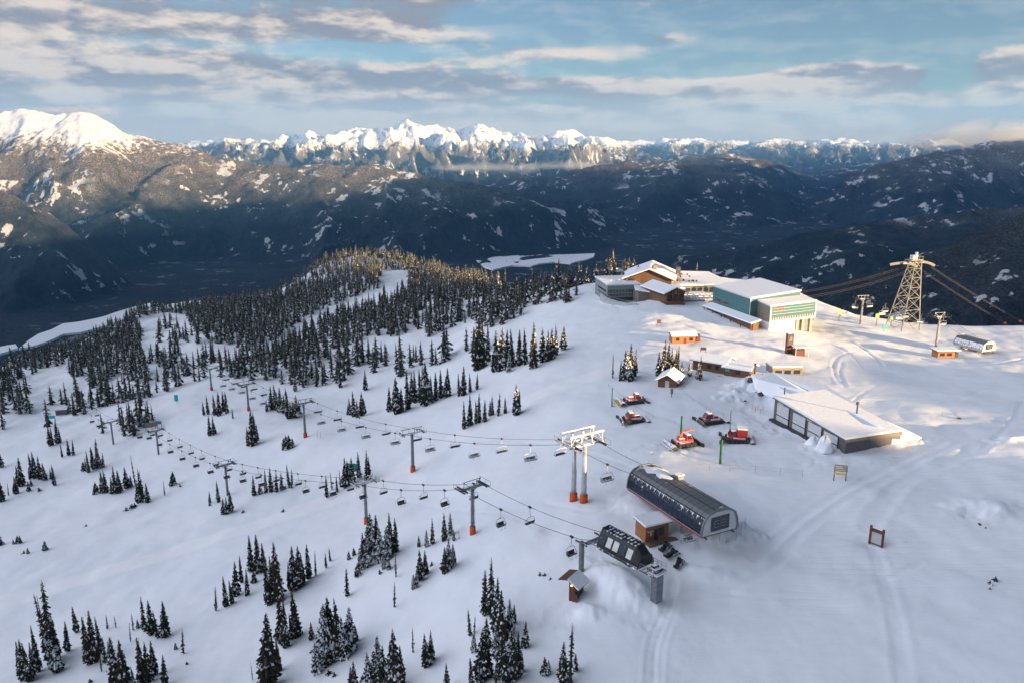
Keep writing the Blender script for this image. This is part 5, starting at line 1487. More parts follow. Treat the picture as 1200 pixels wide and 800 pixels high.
# --- the long grey garage with its roof running into the slope
def garage():
    A = Vector((69.1, 199.2, 0)); B = Vector((77.4, 173.3, 0))
    hd = math.atan2(A.y - B.y, A.x - B.x); zb = gz(B.x, B.y)
    root = thing('garage_building', 'long low grey garage with white roll-up doors and wide snow roof', 'garage', (B.x, B.y, zb), hd)
    # local x runs back along the door side, local -y is to the right
    L = (A - B).length; lo = local(root); D = 15.8
    H0, H1 = 3.6, 5.3
    MB().prism([(0, -2.5), (L, -2.5), (L, H1), (0, H0)], -D, 0).build('wall', 'grey_siding', root)
    for i, x in enumerate((2.6, 8.4, 14.4, 21.0)):
        w = 4.9; zt = H0 + (x / L) * (H1 - H0) - .75
        dd = MB().box(x, x + w, 0, .08, -.9, zt).build('roll_door', 'roll_door', root)
        MB().box(x, x + w, .08, .12, .9, 1.15).build('door_window_strip', 'dark_glass', dd)
        MB().box(x - .25, x - .05, 0, .2, -1, zt + .15).build('door_post', 'dark_steel', root)
    for x, z in ((12.0, 3.55), (23.5, 4.15)): MB().box(x, x + 2.0, 0, .12, z, z + .7).build('window', 'silver_panel', root)
    q = [(-.4, .5, H0), (L + .4, .5, H1), (L + .4, -D, H1 + .3), (-.4, -D, H0 + .3)]
    r = MB().slab(q, .35).build('roof', 'roof_grey', root); snow_slab(r, [(a, b, c + .005) for a, b, c in q], .4)
    MB().box(-.48, -.4, -D, .5, H0 - .7, H0 + .1).build('fascia', 'stone', root)
    # the higher, snow-buried part reaching up the slope and out to a tip on the right
    up = [(880,438,4.6),(905,436,5.0),(946,441,5.6),(968,451,6.0),(1000,471,6.5),(1034,491,6.2),(1060,502,4.8),(1080,512,2.9),(1064,513,3.2),(1046,507,5.0),(1030,498,6.4),(1006,486,6.6),(975,472,6.6),(938,456,6.2),(905,448,5.4),(888,444,4.8)]
    P = [lo(AZ(a, b, c + zb * 0)) for a, b, c in up]; n = len(P); c = sum(P, Vector()) / n
    V = [tuple(p) for p in P] + [(p.x, p.y, p.z - .55) for p in P] + [((p.x - c.x) * 1.04 + c.x, (p.y - c.y) * 1.04 + c.y, -3.0) for p in P]
    F = [tuple(range(n))]
    for k in range(2): F += [(k * n + i, k * n + (i + 1) % n, (k + 1) * n + (i + 1) % n, (k + 1) * n + i) for i in range(n)]
    MB().add(V, F).build('upper_roof_snow', 'roof_snow', root)
    mid = [(905,448,4.9),(938,456,5.3),(975,472,5.7),(1006,486,5.6),(1030,498,5.2),(1046,508,4.6),(1020,500,4.9),(985,484,5.2),(955,470,5.4),(928,463,5.5)]
    P = [lo(AZ(a, b, c)) for a, b, c in mid]; n = len(P)
    V = [tuple(p) for p in P] + [(p.x, p.y, -2.0) for p in P]
    MB().add(V, [tuple(range(n))] + [(i, (i + 1) % n, n + (i + 1) % n, n + i) for i in range(n)]).build('middle_roof_snow', 'roof_snow', root)
    f = lo(AZ(1004, 484, 6.4)); m = MB(); m.tube((f.x, f.y, 3), (f.x, f.y, 7.6), .18); m.box(f.x - .28, f.x + .28, f.y - .28, f.y + .28, 7.2, 7.8); m.build('flue', 'dark_steel', root)
    f = lo(AZ(919, 464, 5.6)); MB().tube((f.x, f.y, 3), (f.x, f.y, 6.6), .14).build('flue', 'dark_steel', root)
    MB().box(.2, L, .15, 1.4, -1, -.45).build('apron', 'dark_steel', root)
garage()
def bunker():
    p = at(962, 441) if False else at(925, 441)
    root = thing('control_hut', 'small flat-roofed beige hut with dark windows and a thin mast', 'hut', p + Vector((-5.0, 1, -.4)), R(4))
    wbox(0, 9.6, 0, 5.5, -1, 2.6).build('wall', 'stone', root)
    wbox(-.15, 9.75, -.15, 5.65, 2.6, 3.05).build('roof', 'tower_steel', root)
    snow_slab(root, [(0, 0, 3.055), (9.6, 0, 3.055), (9.6, 5.5, 3.055), (0, 5.5, 3.055)], .3)
    windows_x(root, 'window', [1.0, 3.9, 6.9], 1.9, 0, .9, 2.0)
    m = MB(); m.tube((4.2, 3.2, 3), (4.2, 3.2, 11), .07, .04, 6); m.bar((3.8, 3.2, 8.5), (4.6, 3.2, 8.5), .05); m.build('mast', 'galv', root)
bunker()
# --- cabins
def small_cabin():
    p = at(786, 403)
    root = thing('cabin', 'small amber wooden cabin with snowy roof below the lodge plaza', 'cabin', p + Vector((.5, 0, 0)), R(3))
    gable(root, 0, 8.4, 0, 4.6, -1, 2.9, 3.6, 'cedar', .5, axis='x')
    d = wbox(4.2, 5.1, -.06, 0, .1, 2.1).build('door', 'brown_boards', root); wbox(4.95, 5.02, -.1, -.06, 1, 1.12).build('handle', 'galv', d)
    windows_x(root, 'window', [1.4, 6.3], 1.1, 0, 1.2, 2.2)
    m = MB(); m.box(8.9, 10.2, .4, 1.6, -.5, 3.2); m.build('annex', 'brown_boards', root)
small_cabin()
def gable_hut():
    p = at(770, 453)
    root = thing('hut', 'brown gabled hut with sunlit snow roof standing before the firs', 'hut', p + Vector((.2, 0, 0)), R(-24))
    gable(root, 0, 5.6, 0, 7.0, -1, 2.4, 4.1, 'log', .8, snow=.4)
    d = wbox(2.2, 3.4, -.06, 0, .1, 2.2).build('door', 'white_panel', root); wbox(3.2, 3.28, -.1, -.06, 1, 1.12).build('handle', 'galv', d)
    windows_y(root, 'window', [1.5, 4.2], 1.2, 5.6, 1.0, 2.0, 1)
gable_hut()
def log_building():
    A = at(812, 433); B = at(873, 442)
    hd = math.atan2(B.y - A.y, B.x - A.x)
    root = thing('log_building', 'long two-part log building with a blue sign on its wall', 'log building', A + Vector((0, .5, -.2)), hd)
    gable(root, 0, 10.5, 0, 7, -1.5, 3.6, 4.7, 'log', .9, axis='x', snow=.5)
    gable(root, 10.6, 18.4, -.8, 5.4, -1.5, 3.0, 4.0, 'log', .8, axis='x', snow=.5)
    s = wbox(10.9, 12.2, -.90, -.80, 1.7, 3.0).build('wall_sign', 'blue_sign', root); wbox(11.05, 12.05, -.92, -.90, 1.9, 2.8).build('sign_border', 'teal_sign', s)
    windows_x(root, 'window', [2.0, 4.8, 7.4], 1.2, 0, 1.4, 2.5); windows_x(root, 'window', [14.2], 1.4, -.8, 1.2, 2.3)
    wbox(13.0, 14.0, -.87, -.80, .0, 2.1).build('door', 'brown_boards', root)
    wbox(9.0, 18.0, -2.4, -.85, -.3, .1).build('deck', 'cedar', root)
    m = MB(); m.box(19.6, 20.0, 0, .4, -1, 5.0); m.box(19.5, 20.1, -.1, .5, 4.0, 5.2); m.build('chimney', 'log', root)
log_building()

# --- gondola terminal with teal siding
def gondola():
    B = AZ(880, 350, 12); A = AZ(836, 336, 12)
    a = (Vector((B.x, B.y, 0)) - Vector((A.x, A.y, 0))); L = a.length
    hd = math.atan2(a.y, a.x) + math.pi / 2
    gzv = gz(B.x - 3, B.y - 8)
    root = thing('gondola_terminal', 'large boxy cable car station clad in teal panels with white base', 'cable car station', (B.x, B.y, gzv), hd)
    z = 12 - gzv
    W = 22.6
    # main block: x to the right, y away
    zA, zB, zR, zK = z + .3, z, z + 1.9, z + 2.2
    V = [(0, 0, 4.4), (W, 0, 4.4), (W, L, 4.4), (0, L, 4.4), (0, 0, zB), (W, 0, zR), (W, L, zK), (0, L, zA)]
    MB().add(V, [(0, 3, 2, 1), (0, 1, 5, 4), (1, 2, 6, 5), (2, 3, 7, 6), (3, 0, 4, 7), (4, 5, 6, 7)]).build('wall', 'teal_siding', root)
    wbox(.3, W - .3, .3, L, -3, 4.4).build('base_wall', 'stone', root)
    q = [(-.3, -.3, zB + .15), (W + .3, -.3, zR + .15), (W + .3, L + .3, zK + .15), (-.3, L + .3, zA + .15)]
    r = MB().slab(q, .4).build('roof', 'white_panel', root); snow_slab(r, [(x, y, zz + .005) for x, y, zz in q], .35)
    MB().bar((-.1, -.1, 4.4), (-.1, -.1, zB), .25).build('corner_trim', 'white_panel', root)
    # small red writing on the left face, too small to read
    def script(x0, y0, z0, w, h, n, ax, mat, gap=.0, seed=0):
        m = MB(); rn = random.Random(seed); cw = w / n
        for i in range(n):
            if rn.random() < .12: continue
            c = i * cw
            st = [((.1, 0), (.1, 1)), ((.1, 1), (.7, 1)), ((.1, .5), (.65, .5)), ((.7, .5), (.7, 1)), ((.1, 0), (.7, 0)), ((.1, .5), (.7, 0))]
            for (ax0, az0), (ax1, az1) in rn.sample(st, 4):
                u0, u1 = c + min(ax0, ax1) * cw - .02 * cw, c + max(ax0, ax1) * cw + .08 * cw; w0, w1 = z0 + min(az0, az1) * h, z0 + max(az0, az1) * h + .12 * h
                if ax == 'y': m.box(x0 - .10, x0 - .02, y0 - u1, y0 - u0, w0, w1)
                else: m.box(x0 + u0, x0 + u1, y0 - .10, y0 - .02, w0, w1)
        return m.build('lettering', mat, root)
    script(0, L - 3.0, 5.6, 4.6, 1.0, 5, 'y', 'red_paint', seed=1); script(0, L - 8.0, 5.6, 4.4, .7, 6, 'y', 'red_paint', seed=2)
    # annex towards the camera
    x0, x1, y0 = 3.2, 23.6, -8.6
    zt = z - 1.0
    V = [(x0, y0, 3.2), (x1, y0, 3.9), (x1, -.02, 3.9), (x0, -.02, 3.2), (x0, y0, zt - .6), (x1, y0, zt + .3), (x1, -.02, zt + .8), (x0, -.02, zt)]
    MB().add(V, [(0, 3, 2, 1), (0, 1, 5, 4), (1, 2, 6, 5), (2, 3, 7, 6), (3, 0, 4, 7), (4, 5, 6, 7)]).build('front_hall', 'stone', root)
    f = MB(); n = 1
    f.add([(x0 + .5, y0 - .12, 5.0), (x1 - .1, y0 - .12, 5.8), (x1 - .1, y0 - .12, zt + .2), (x0 + .5, y0 - .12, zt - .7), (x0 + .5, y0 - .01, 5.0), (x1 - .1, y0 - .01, 5.8), (x1 - .1, y0 - .01, zt + .2), (x0 + .5, y0 - .01, zt - .7)],
          [(0, 1, 2, 3), (7, 6, 5, 4), (0, 4, 5, 1), (1, 5, 6, 2), (2, 6, 7, 3), (3, 7, 4, 0)])
    tp = f.build('teal_panel', 'teal_siding', root)
    for k in range(1, 4):
        t = k / 4.0; m = MB(); za = 5.0 + (zt - .7 - 5.0) * t; zb_ = 5.8 + (zt + .2 - 5.8) * t
        m.bar((x0 + .5, y0 - .16, za), (x1 - .1, y0 - .16, zb_), .06, .09); m.build('panel_joint', 'white_panel', tp)
    script(x0 + 1.6, y0 - .12, zt - 2.4, 4.8, .9, 6, 'x', 'orange_pad', seed=3)
    m = MB(); m.add([(x0 + .4, y0 - .10, 3.9), (x1, y0 - .10, 4.65), (x1, y0 - .10, 5.7), (x0 + .4, y0 - .10, 4.9), (x0 + .4, y0 - .01, 3.9), (x1, y0 - .01, 4.65), (x1, y0 - .01, 5.7), (x0 + .4, y0 - .01, 4.9)],
          [(0, 1, 2, 3), (7, 6, 5, 4), (0, 4, 5, 1), (1, 5, 6, 2), (2, 6, 7, 3), (3, 7, 4, 0)]); ws = m.build('window_strip', 'dark_glass', root)
    m = MB()
    for k in range(26):
        t = (k + .5) / 26; x = x0 + .4 + (x1 - x0 - .4) * t; m.box(x - .13, x + .13, y0 - .2, y0 - .08, 3.9 + .75 * t, 4.9 + .8 * t)
    m.build('mullions', 'white_panel', ws)
    m = MB(); m.add([(x0, y0 - .25, 3.1), (x1 + .1, y0 - .25, 3.8), (x1 + .1, y0 - .25, 4.6), (x0, y0 - .25, 3.9), (x0, y0 - .01, 3.1), (x1 + .1, y0 - .01, 3.8), (x1 + .1, y0 - .01, 4.6), (x0, y0 - .01, 3.9)],
          [(0, 1, 2, 3), (7, 6, 5, 4), (0, 4, 5, 1), (1, 5, 6, 2), (2, 6, 7, 3), (3, 7, 4, 0)]); m.build('white_beam', 'white_panel', root)
    for xx in (x0 + .1, x1 + .02): MB().box(xx - .25, xx + .25, y0 - .3, y0, 3.2 if xx < 10 else 3.9, zt - .5 if xx < 10 else zt + .35).build('corner_trim', 'white_panel', root)
    q = [(x0 - .3, y0 - .4, zt - .5), (x1 + .3, y0 - .4, zt + .4), (x1 + .3, -.3, zt + .9), (x0 - .3, -.3, zt + .1)]
    r = MB().slab(q, .3).build('roof', 'white_panel', root); snow_slab(r, [(x, y, zz + .005) for x, y, zz in q], .4)
    # white wall and columns under the hall
    wbox(x0 + .2, x0 + 11.8, y0 + .3, -.3, -5, 3.4).build('white_wall', 'white_paint', root)
    for i, x in enumerate((16.6, 19.2, 22.9)):
        wbox(x - .55, x + .55, y0 + .8, y0 + 1.9, -6, 4.0).build('column', 'concrete', root)
    for x in (16.6, 22.9): wbox(x - .5, x + .5, -2.5, -1.5, -6, 4.0).build('column', 'concrete', root)
    wbox(15.5, 20.5, -3.5, -.4, -6, 1.2).build('base_wall', 'concrete', root)
    # lean-to roof along the left face
    q = [(-4.2, -7.5, 2.9), (.2, -7.5, 4.0), (.2, L + 1, 4.0), (-4.2, L + 1, 2.9)]
    r = MB().slab(q, .3).build('canopy', 'roof_grey', root); snow_slab(r, [(x, y, zz + .005) for x, y, zz in q], .45)
    wbox(-2.6, 0, -6.5, L, -2, 2.95).build('entrance_wall', 'timber', root)
    windows_y(root, 'window', [12, 15, 18.5], 2.2, -2.6, .3, 2.4, -1, mat='blue_glass', frame='galv')
    for y in (-7, 0, 7, 14, 21, L): wbox(-4.0, -3.7, y - .15, y + .15, -1.5, 2.9).build('canopy_post', 'timber', root)
    return root, B, hd
gond, GB, GHD = gondola()

# --- the mountain-top lodge
def lodge():
    O = AZ(712, 334, 7)
    root = thing('lodge', 'sprawling mountain lodge with timber gables, stone walls and deep snow roofs', 'lodge', (O.x, O.y, 0), R(9.0))
    lo = local(root)
    def P(px, py, z): return lo(AZ(px, py, z))
    # left wing
    W, D = 15.5, 22
    wbox(0, W, 0, D, -3, 6.6).build('wing_wall', 'wing_siding', root)
    q = [(-.4, -.6, 6.9), (W + .4, -.6, 6.9), (W + .4, D, 7.2), (-.4, D, 7.2)]
    r = MB().slab(q, .35).build('wing_roof', 'silver_panel', root); snow_slab(r, [(x, y, z + .005) for x, y, z in q], .45)
    for z0, z1 in ((1.5, 2.7), (3.2, 4.6)):
        s = wbox(.3, W - .2, -.08, 0, z0, z1).build('window_band', 'dark_glass', root)
        m = MB()
        for k in range(22): x = .3 + (W - .5) * k / 21; m.box(x - .05, x + .05, -.14, -.07, z0, z1)
        m.build('mullions', 'silver_panel', s)
    for k, z0 in enumerate((1.2, 3.1)):
        wbox(-.08, 0, 2, 16, z0, z0 + .9).build('window_band', 'dark_glass', root)
    wbox(2, W - 1, -.1, 0, -.8, 1.0).build('entry', 'dark_steel', root)
    for k in range(3): MB().box(3 + k * 4, 3.5 + k * 4, 6, 6.6, 7.2, 8.4).build('roof_vent', 'galv', root)
    # entrance gable with its timber front
    f = P(778, 336, 9.4); b = P(761, 324, 12.0)
    def roof_from(rf, rb, half, drop, nm, over_front=0, snow=.5, thick=.3, rm='timber'):
        rf = Vector(rf); rb = Vector(rb); rb = Vector((rb.x, rb.y, rf.z)); ax = (rb - rf).normalized(); sd = Vector((ax.y, -ax.x, 0))
        for s_ in (-1, 1):
            e0 = rf + sd * half * s_ - Vector((0, 0, drop)); e1 = rb + sd * half * s_ - Vector((0, 0, drop))
            q = [tuple(rf), tuple(rb), tuple(e1), tuple(e0)]
            r = MB().slab(q, thick).build(nm, rm, root); snow_slab(r, [(a, b_, c + .005) for a, b_, c in q], snow)
        return ax, sd
    rf = Vector((24.6, -24.0, 9.2)); rb = Vector((20.6, -3.0, 9.2))
    ax, sd = roof_from(rf, rb, 6.2, 2.5, 'gable_roof')
    # gable walls, timber frame and stone base
    n0 = rf + ax * 1.2
    V = [n0 - sd * 4.6 + Vector((0, 0, -9.5)), n0 + sd * 4.6 + Vector((0, 0, -9.5)), n0 + sd * 4.6 + Vector((0, 0, -2.3)), n0 + Vector((0, 0, -.35)), n0 - sd * 4.6 + Vector((0, 0, -2.3))]
    V2 = [v + ax * 15 for v in V]
    MB().add(V + V2, [(0, 1, 2, 3, 4), (9, 8, 7, 6, 5)] + [(i, 5 + i, 5 + (i + 1) % 5, (i + 1) % 5) for i in range(5)]).build('gable_wall', 'timber', root)
    m = MB()
    for k in (-4.3, -1.5, 1.5, 4.3): m.bar(n0 - ax * .35 + sd * k + Vector((0, 0, -9)), n0 - ax * .35 + sd * k + Vector((0, 0, -2.3 if abs(k) > 2 else -1.0)), .4)
    m.bar(n0 - ax * .4 - sd * 4.8 + Vector((0, 0, -2.7)), n0 - ax * .4 + sd * 4.8 + Vector((0, 0, -2.7)), .4)
    m.bar(n0 - ax * .4 - sd * 4.8 + Vector((0, 0, -2.5)), n0 - ax * .4 + Vector((0, 0, -.3)), .35); m.bar(n0 - ax * .4 + sd * 4.8 + Vector((0, 0, -2.5)), n0 - ax * .4 + Vector((0, 0, -.3)), .35)
    m.build('timber_frame', 'cedar', root)
    for k in (-2.8, 0, 2.8):
        m = MB(); c0 = n0 - ax * .06 + sd * k; m.bar(c0 + Vector((0, 0, -5.4)), c0 + Vector((0, 0, -3.2)), 2.2, .14, up=tuple(ax)); m.build('window', 'dark_glass', root)
    m = MB(); m.tube(n0 - ax * .55 + Vector((0, 0, -2.0)), n0 - ax * .3 + Vector((0, 0, -2.0)), .75, None, 16); m.build('round_emblem', 'stone', root)
    wbox(18.6, 27.2, -27.5, -21.0, -3, 2.6).build('porch_wall', 'stone', root)
    MB().box(20.2, 25.8, -27.6, -27.5, .2, 2.0).build('porch_opening', 'dark_glass', root)
    MB().box(18.4, 27.4, -27.8, -20.9, 2.6, 2.9).build('balcony', 'timber', root)
    m = MB()
    for k in range(13): m.bar((18.6 + k * .7, -27.6, 2.9), (18.6 + k * .7, -27.6, 3.9), .08)
    m.bar((18.5, -27.6, 3.9), (27.3, -27.6, 3.9), .14); m.build('railing', 'cedar', root)
    snow_slab(root, [(11.5, -6, 5.2), (17.5, -10, 4.6), (18.5, 0, 6.4), (13, 2, 6.8)], .5, 'roof_snow')
    wbox(12.5, 17.5, -8, 0, -3, 4.8).build('link_wall', 'stone', root)
    # the great roof behind
    rf = Vector((20.8, 3.0, 13.2)); rb = Vector((31.0, 28.0, 13.2))
    ax, sd = roof_from(rf, rb, 12.5, 5.0, 'great_roof', snow=.7)
    n0 = rf + ax * 1.5
    V = [n0 - sd * 10.5 + Vector((0, 0, -15)), n0 + sd * 10.5 + Vector((0, 0, -15)), n0 + sd * 10.5 + Vector((0, 0, -5.0)), n0 + Vector((0, 0, -.5)), n0 - sd * 10.5 + Vector((0, 0, -5.0))]
    V2 = [v + ax * 22 for v in V]
    MB().add(V + V2, [(0, 1, 2, 3, 4), (9, 8, 7, 6, 5)] + [(i, 5 + i, 5 + (i + 1) % 5, (i + 1) % 5) for i in range(5)]).build('hall_wall', 'timber', root)
    for q in (P(767, 311, 15), P(795, 313, 12.5)): MB().box(q.x - .9, q.x + .9, q.y - .9, q.y + .9, q.z - 4, q.z + .2).build('chimney', 'stone', root)
    # low flat-roofed hall to the right with its terrace
    q4 = [P(786, 329, 6.5), P(868, 329, 5.6), P(842, 322, 5.6), P(795, 318, 6.0)]
    wx0, wx1 = 30.0, 62.0
    wbox(wx0, wx1, 2.0, 20.0, -3, 5.0).build('rear_hall_wall', 'stone', root)
    q = [(wx0 - 2, .8, 5.4), (wx1 + 1, .8, 5.0), (wx1 + 1, 32, 6.0), (wx0 - 2, 32, 7.6)]
    r = MB().slab(q, .4).build('rear_hall_roof', 'timber', root); snow_slab(r, [(x, y, z + .005) for x, y, z in q], .7)
    rn = random.Random(5)
    for k in range(16): x = wx0 + 4 + rn.random() * 13; y = 4 + rn.random() * 20; z = 5.9 + y * .045; MB().box(x, x + .7, y, y + .5, z, z + .75).build('roof_vent', 'dark_steel', root)
    windows_x(root, 'window', [wx0 + 9 + k * 3.0 for k in range(6)], 2.2, 2.0, 1.8, 3.9)
    # small flat-roofed pavilion between them
    wbox(27.5, 33.5, -7.5, -1.5, -2, 5.3).build('pavilion_wall', 'timber', root)
    q = [(26.6, -8.5, 5.6), (34.6, -8.5, 5.6), (34.6, -.6, 5.9), (26.6, -.6, 5.9)]
    r = MB().slab(q, .35).build('pavilion_roof', 'timber', root); snow_slab(r, [(x, y, z + .005) for x, y, z in q], .6)
    windows_x(root, 'window', [28.2, 30.9], 1.8, -7.5, 2.6, 4.9)
    # terrace
    wbox(27.4, 48.0, -18.5, 1.9, -3, 2.2).build('terrace', 'stone', root)
    for x in (30.5, 37.5): wbox(x, x + 1.6, -18.6, -18.5, .2, 1.5).build('terrace_window', 'dark_glass', root)
    snow_slab(root, [(27.6, -18.3, 2.205), (47.8, -18.3, 2.205), (47.8, 1.7, 2.205), (27.6, 1.7, 2.205)], .3, 'terrace_snow')
    m = MB()
    for k in range(33): m.bar((27.5 + k * .64, -18.4, 2.2), (27.5 + k * .64, -18.4, 3.2), .07)
    m.bar((27.4, -18.4, 3.2), (48, -18.4, 3.2), .12); m.build('terrace_railing', 'dark_steel', root)
    m = MB()
    for k in range(9): m.box(38 + k * .75, 38.75 + k * .75, -21.5, -18.55, -2, -.6 + k * .3)
    m.build('stairs', 'roof_grey', root)
    # curved retaining wall down the left side
    pts = [(-1.5, 6), (-1.8, -2), (-1.0, -9), (1.0, -15), (4.2, -20), (8.2, -22.5)]
    m = MB(); top = MB()
    for (ax0, ay0), (ax1, ay1) in zip(pts[:-1], pts[1:]):
        for k in range(4):
            t0, t1 = k / 4, (k + 1) / 4
            p0 = Vector((ax0 + (ax1 - ax0) * t0, ay0 + (ay1 - ay0) * t0, 0)); p1 = Vector((ax0 + (ax1 - ax0) * t1, ay0 + (ay1 - ay0) * t1, 0))
            m.bar(p0 + Vector((0, 0, -.3)), p1 + Vector((0, 0, -.3)), .4, 5.0); top.bar(p0 + Vector((0, 0, 2.2)), p0 + Vector((0, 0, 3.2)), .08)
            top.bar(p0 + Vector((0, 0, 3.2)), p1 + Vector((0, 0, 3.2)), .09)
    w = m.build('terrace_wall', 'silver_panel', root); top.build('railing', 'galv', w)
    # cupola-roofed room at the back
    c = P(748, 316, 11)
    wbox(c.x - 5, c.x + 5, c.y - 4, c.y + 4, -2, 9.2).build('tower_room', 'timber', root)
    V = [(c.x - 6, c.y - 5, 9.2), (c.x + 6, c.y - 5, 9.2), (c.x + 6, c.y + 5, 9.2), (c.x - 6, c.y + 5, 9.2), (c.x, c.y, 12.4)]
    MB().add(V, [(0, 1, 4), (1, 2, 4), (2, 3, 4), (3, 0, 4), (3, 2, 1, 0)]).build('tower_roof', 'roof_snow', root)
    MB().ball((c.x, c.y, 12.6), .45).build('finial', 'stone', root)
    return root, P
LODGE, LP_ = lodge()
def terrace_tables():
    rn = random.Random(7); inv = Matrix.Translation(LODGE.location) @ Matrix.Rotation(LODGE.rotation_euler[2], 4, 'Z')
    first = None; k = 0; names = ['first', 'second', 'third', 'fourth', 'fifth', 'sixth', 'seventh', 'eighth', 'ninth', 'tenth']
    for row in range(2):
        for i in range(5):
            p = inv @ Vector((33.5 + i * 2.9, -15.5 + row * 5.0, 2.42))
            if first is None:
                root = thing('picnic_table', '', 'table', p, R(9), 'snow-covered tables on the lodge terrace')
                MB().box(-1, 1, -.45, .45, .68, .75).build('tabletop', 'timber', root)
                for s in (-1, 1): MB().box(-1, 1, s * .85 - .15, s * .85 + .15, .40, .46).build('bench', 'timber', root)
                m = MB()
                for x in (-.7, .7): m.bar((x, -.85, 0), (x, .85 * .4, .7), .09); m.bar((x, .85, 0), (x, -.85 * .4, .7), .09)
                m.build('legs', 'timber', root); MB().box(-.95, .95, -.42, .42, .755, 1.0).build('snow_cover', 'roof_snow', root, bevel=.05)
                first = root; o = root
            else: o = copy_tree(first); o.location = p
            o.rotation_euler = (0, 0, R(9 + rn.uniform(-8, 8)))
            o['label'] = '%s snow-covered table from left in the %s row on the lodge terrace' % (names[i], ['front', 'back'][row])
terrace_tables()
# ------------------------------------------------------------------ cable car tower and its ropes
def lattice_tower():
    bl = at(1047, 387); br = at(1084, 388)
    c = (bl + br) / 2 + Vector((0, 4, 0)); c.z = gz(c.x, c.y)
    root = thing('cable_car_tower', 'tall steel lattice tower carrying the cable car ropes on the brow', 'cable car tower', c, R(20))
    H = 28.5; bw, tw = 5.1, 1.6
    def corner(sx, sy, t): w = bw + (tw - bw) * t ** .92; off = (1 - t) * -1.6; return Vector((sx * w + off + 1.4 * t, sy * w * .9, -2 + (H + 2) * t))
    lv = [0, .17, .34, .50, .64, .77, .89, 1.0]
    for sx, sy in ((-1, -1), (1, -1), (1, 1), (-1, 1)):
        m = MB()
        for a, b in zip(lv[:-1], lv[1:]): m.bar(corner(sx, sy, a), corner(sx, sy, b), .32)
        m.build('leg', 'tower_steel', root)
    m = MB()
    for (p, q) in (((-1, -1), (1, -1)), ((1, -1), (1, 1)), ((1, 1), (-1, 1)), ((-1, 1), (-1, -1))):
        for a, b in zip(lv[:-1], lv[1:]):
            m.bar(corner(*p, a), corner(*q, b), .13); m.bar(corner(*q, a), corner(*p, b), .13)
            m.bar(corner(*p, b), corner(*q, b), .18)
        for a in lv[1:-1]: pass
    m.build('bracing', 'tower_steel', root)
    m = MB(); m.bar((-5.6, -.2, H - 1.0), (5.6, -.2, H - 1.0), 1.0, .7); m.bar((-3, -1.5, H - .6), (-3, 1.5, H - .6), .5); m.bar((4, -1.5, H - .6), (4, 1.5, H - .6), .5); m.build('head_beam', 'tower_steel', root)
    m = MB(); m.box(-2.6, 3.6, -1.8, 1.8, H, H + .3)
    for x in (-2.4, -.4, 1.6, 3.4):
        m.bar((x, -1.7, H), (x, -1.7, H + 1.5), .09)
    m.bar((-2.6, -1.7, H + 1.5), (3.6, -1.7, H + 1.5), .1); m.build('platform', 'tower_steel', root)
    m = MB(); m.box(-.9, 1.6, -.8, .9, H + .3, H + 2.0); m.box(1.2, 2.0, -.3, .5, H + 1.4, H + 3.2); m.build('winch_house', 'rimed_steel', root)
    for s_ in (-1, 1):   # curved rope saddles
        m = MB(); pts = []
        for k in range(9):
            t = -1 + 2 * k / 8; pts.append(Vector((s_ * 4.6 + t * 5.2, t * -2.0, H - .9 - 1.6 * t * t * (1 if t > 0 else .45))))
        for a, b in zip(pts[:-1], pts[1:]): m.bar(a, b, .55, 1.0)
        m.build('rope_saddle', 'tower_steel', root)
    return c, H
TC, TH = lattice_tower()
def big_ropes():
    mt = Matrix.Translation(TC) @ Matrix.Rotation(R(20), 4, 'Z')
    g = [toward(934, 343, 322), toward(947, 348, 317)]
    labs = [('upper', 'left of'), ('lower', 'left of'), ('upper', 'right of'), ('lower', 'right of')]
    tops = [toward(1062, 312, 325), toward(1064, 318, 322)]; outs = [toward(1091, 313, 322), toward(1083, 319, 319)]
    far = [toward(1290, 421, 450), toward(1270, 424, 450)]
    for i in range(2):
        pts = rope_pts(g[i], tops[i], 1.2); m = MB()
        for dy in (-.30, .30): m.path([p + Vector((0, dy * .5, dy)) for p in pts], .05, 6)
        tag(m.build('cable_car_rope', 'rope_lit'), '%s pair of cable car ropes between the teal station and the lattice tower' % ('upper', 'lower')[i], 'rope')
        pts = rope_pts(outs[i], far[i], 2.5, 18); m = MB()
        for dy in (-.30, .30): m.path([p + Vector((0, dy * .5, dy)) for p in pts], .05, 6)
        tag(m.build('cable_car_rope', 'rope_lit'), '%s pair of cable car ropes running down right from the lattice tower' % ('upper', 'lower')[i], 'rope')
        px = (1196, 1178)[i]
        xs = [project(p)[0] for p in pts]
        k = min(range(len(pts)), key=lambda j: abs(xs[j] - px)); p = pts[k]
        for j in range(len(pts) - 1):
            if xs[j] <= px <= xs[j + 1]: p = pts[j].lerp(pts[j + 1], (px - xs[j]) / (xs[j + 1] - xs[j]))
        tag(MB().ball((p.x, p.y, p.z), .62, 12, 8).build('marker_ball', 'orange_pad', smooth=True), 'orange marker ball on the %s rope right of the tower' % ('upper', 'lower')[i], 'marker ball')
big_ropes()

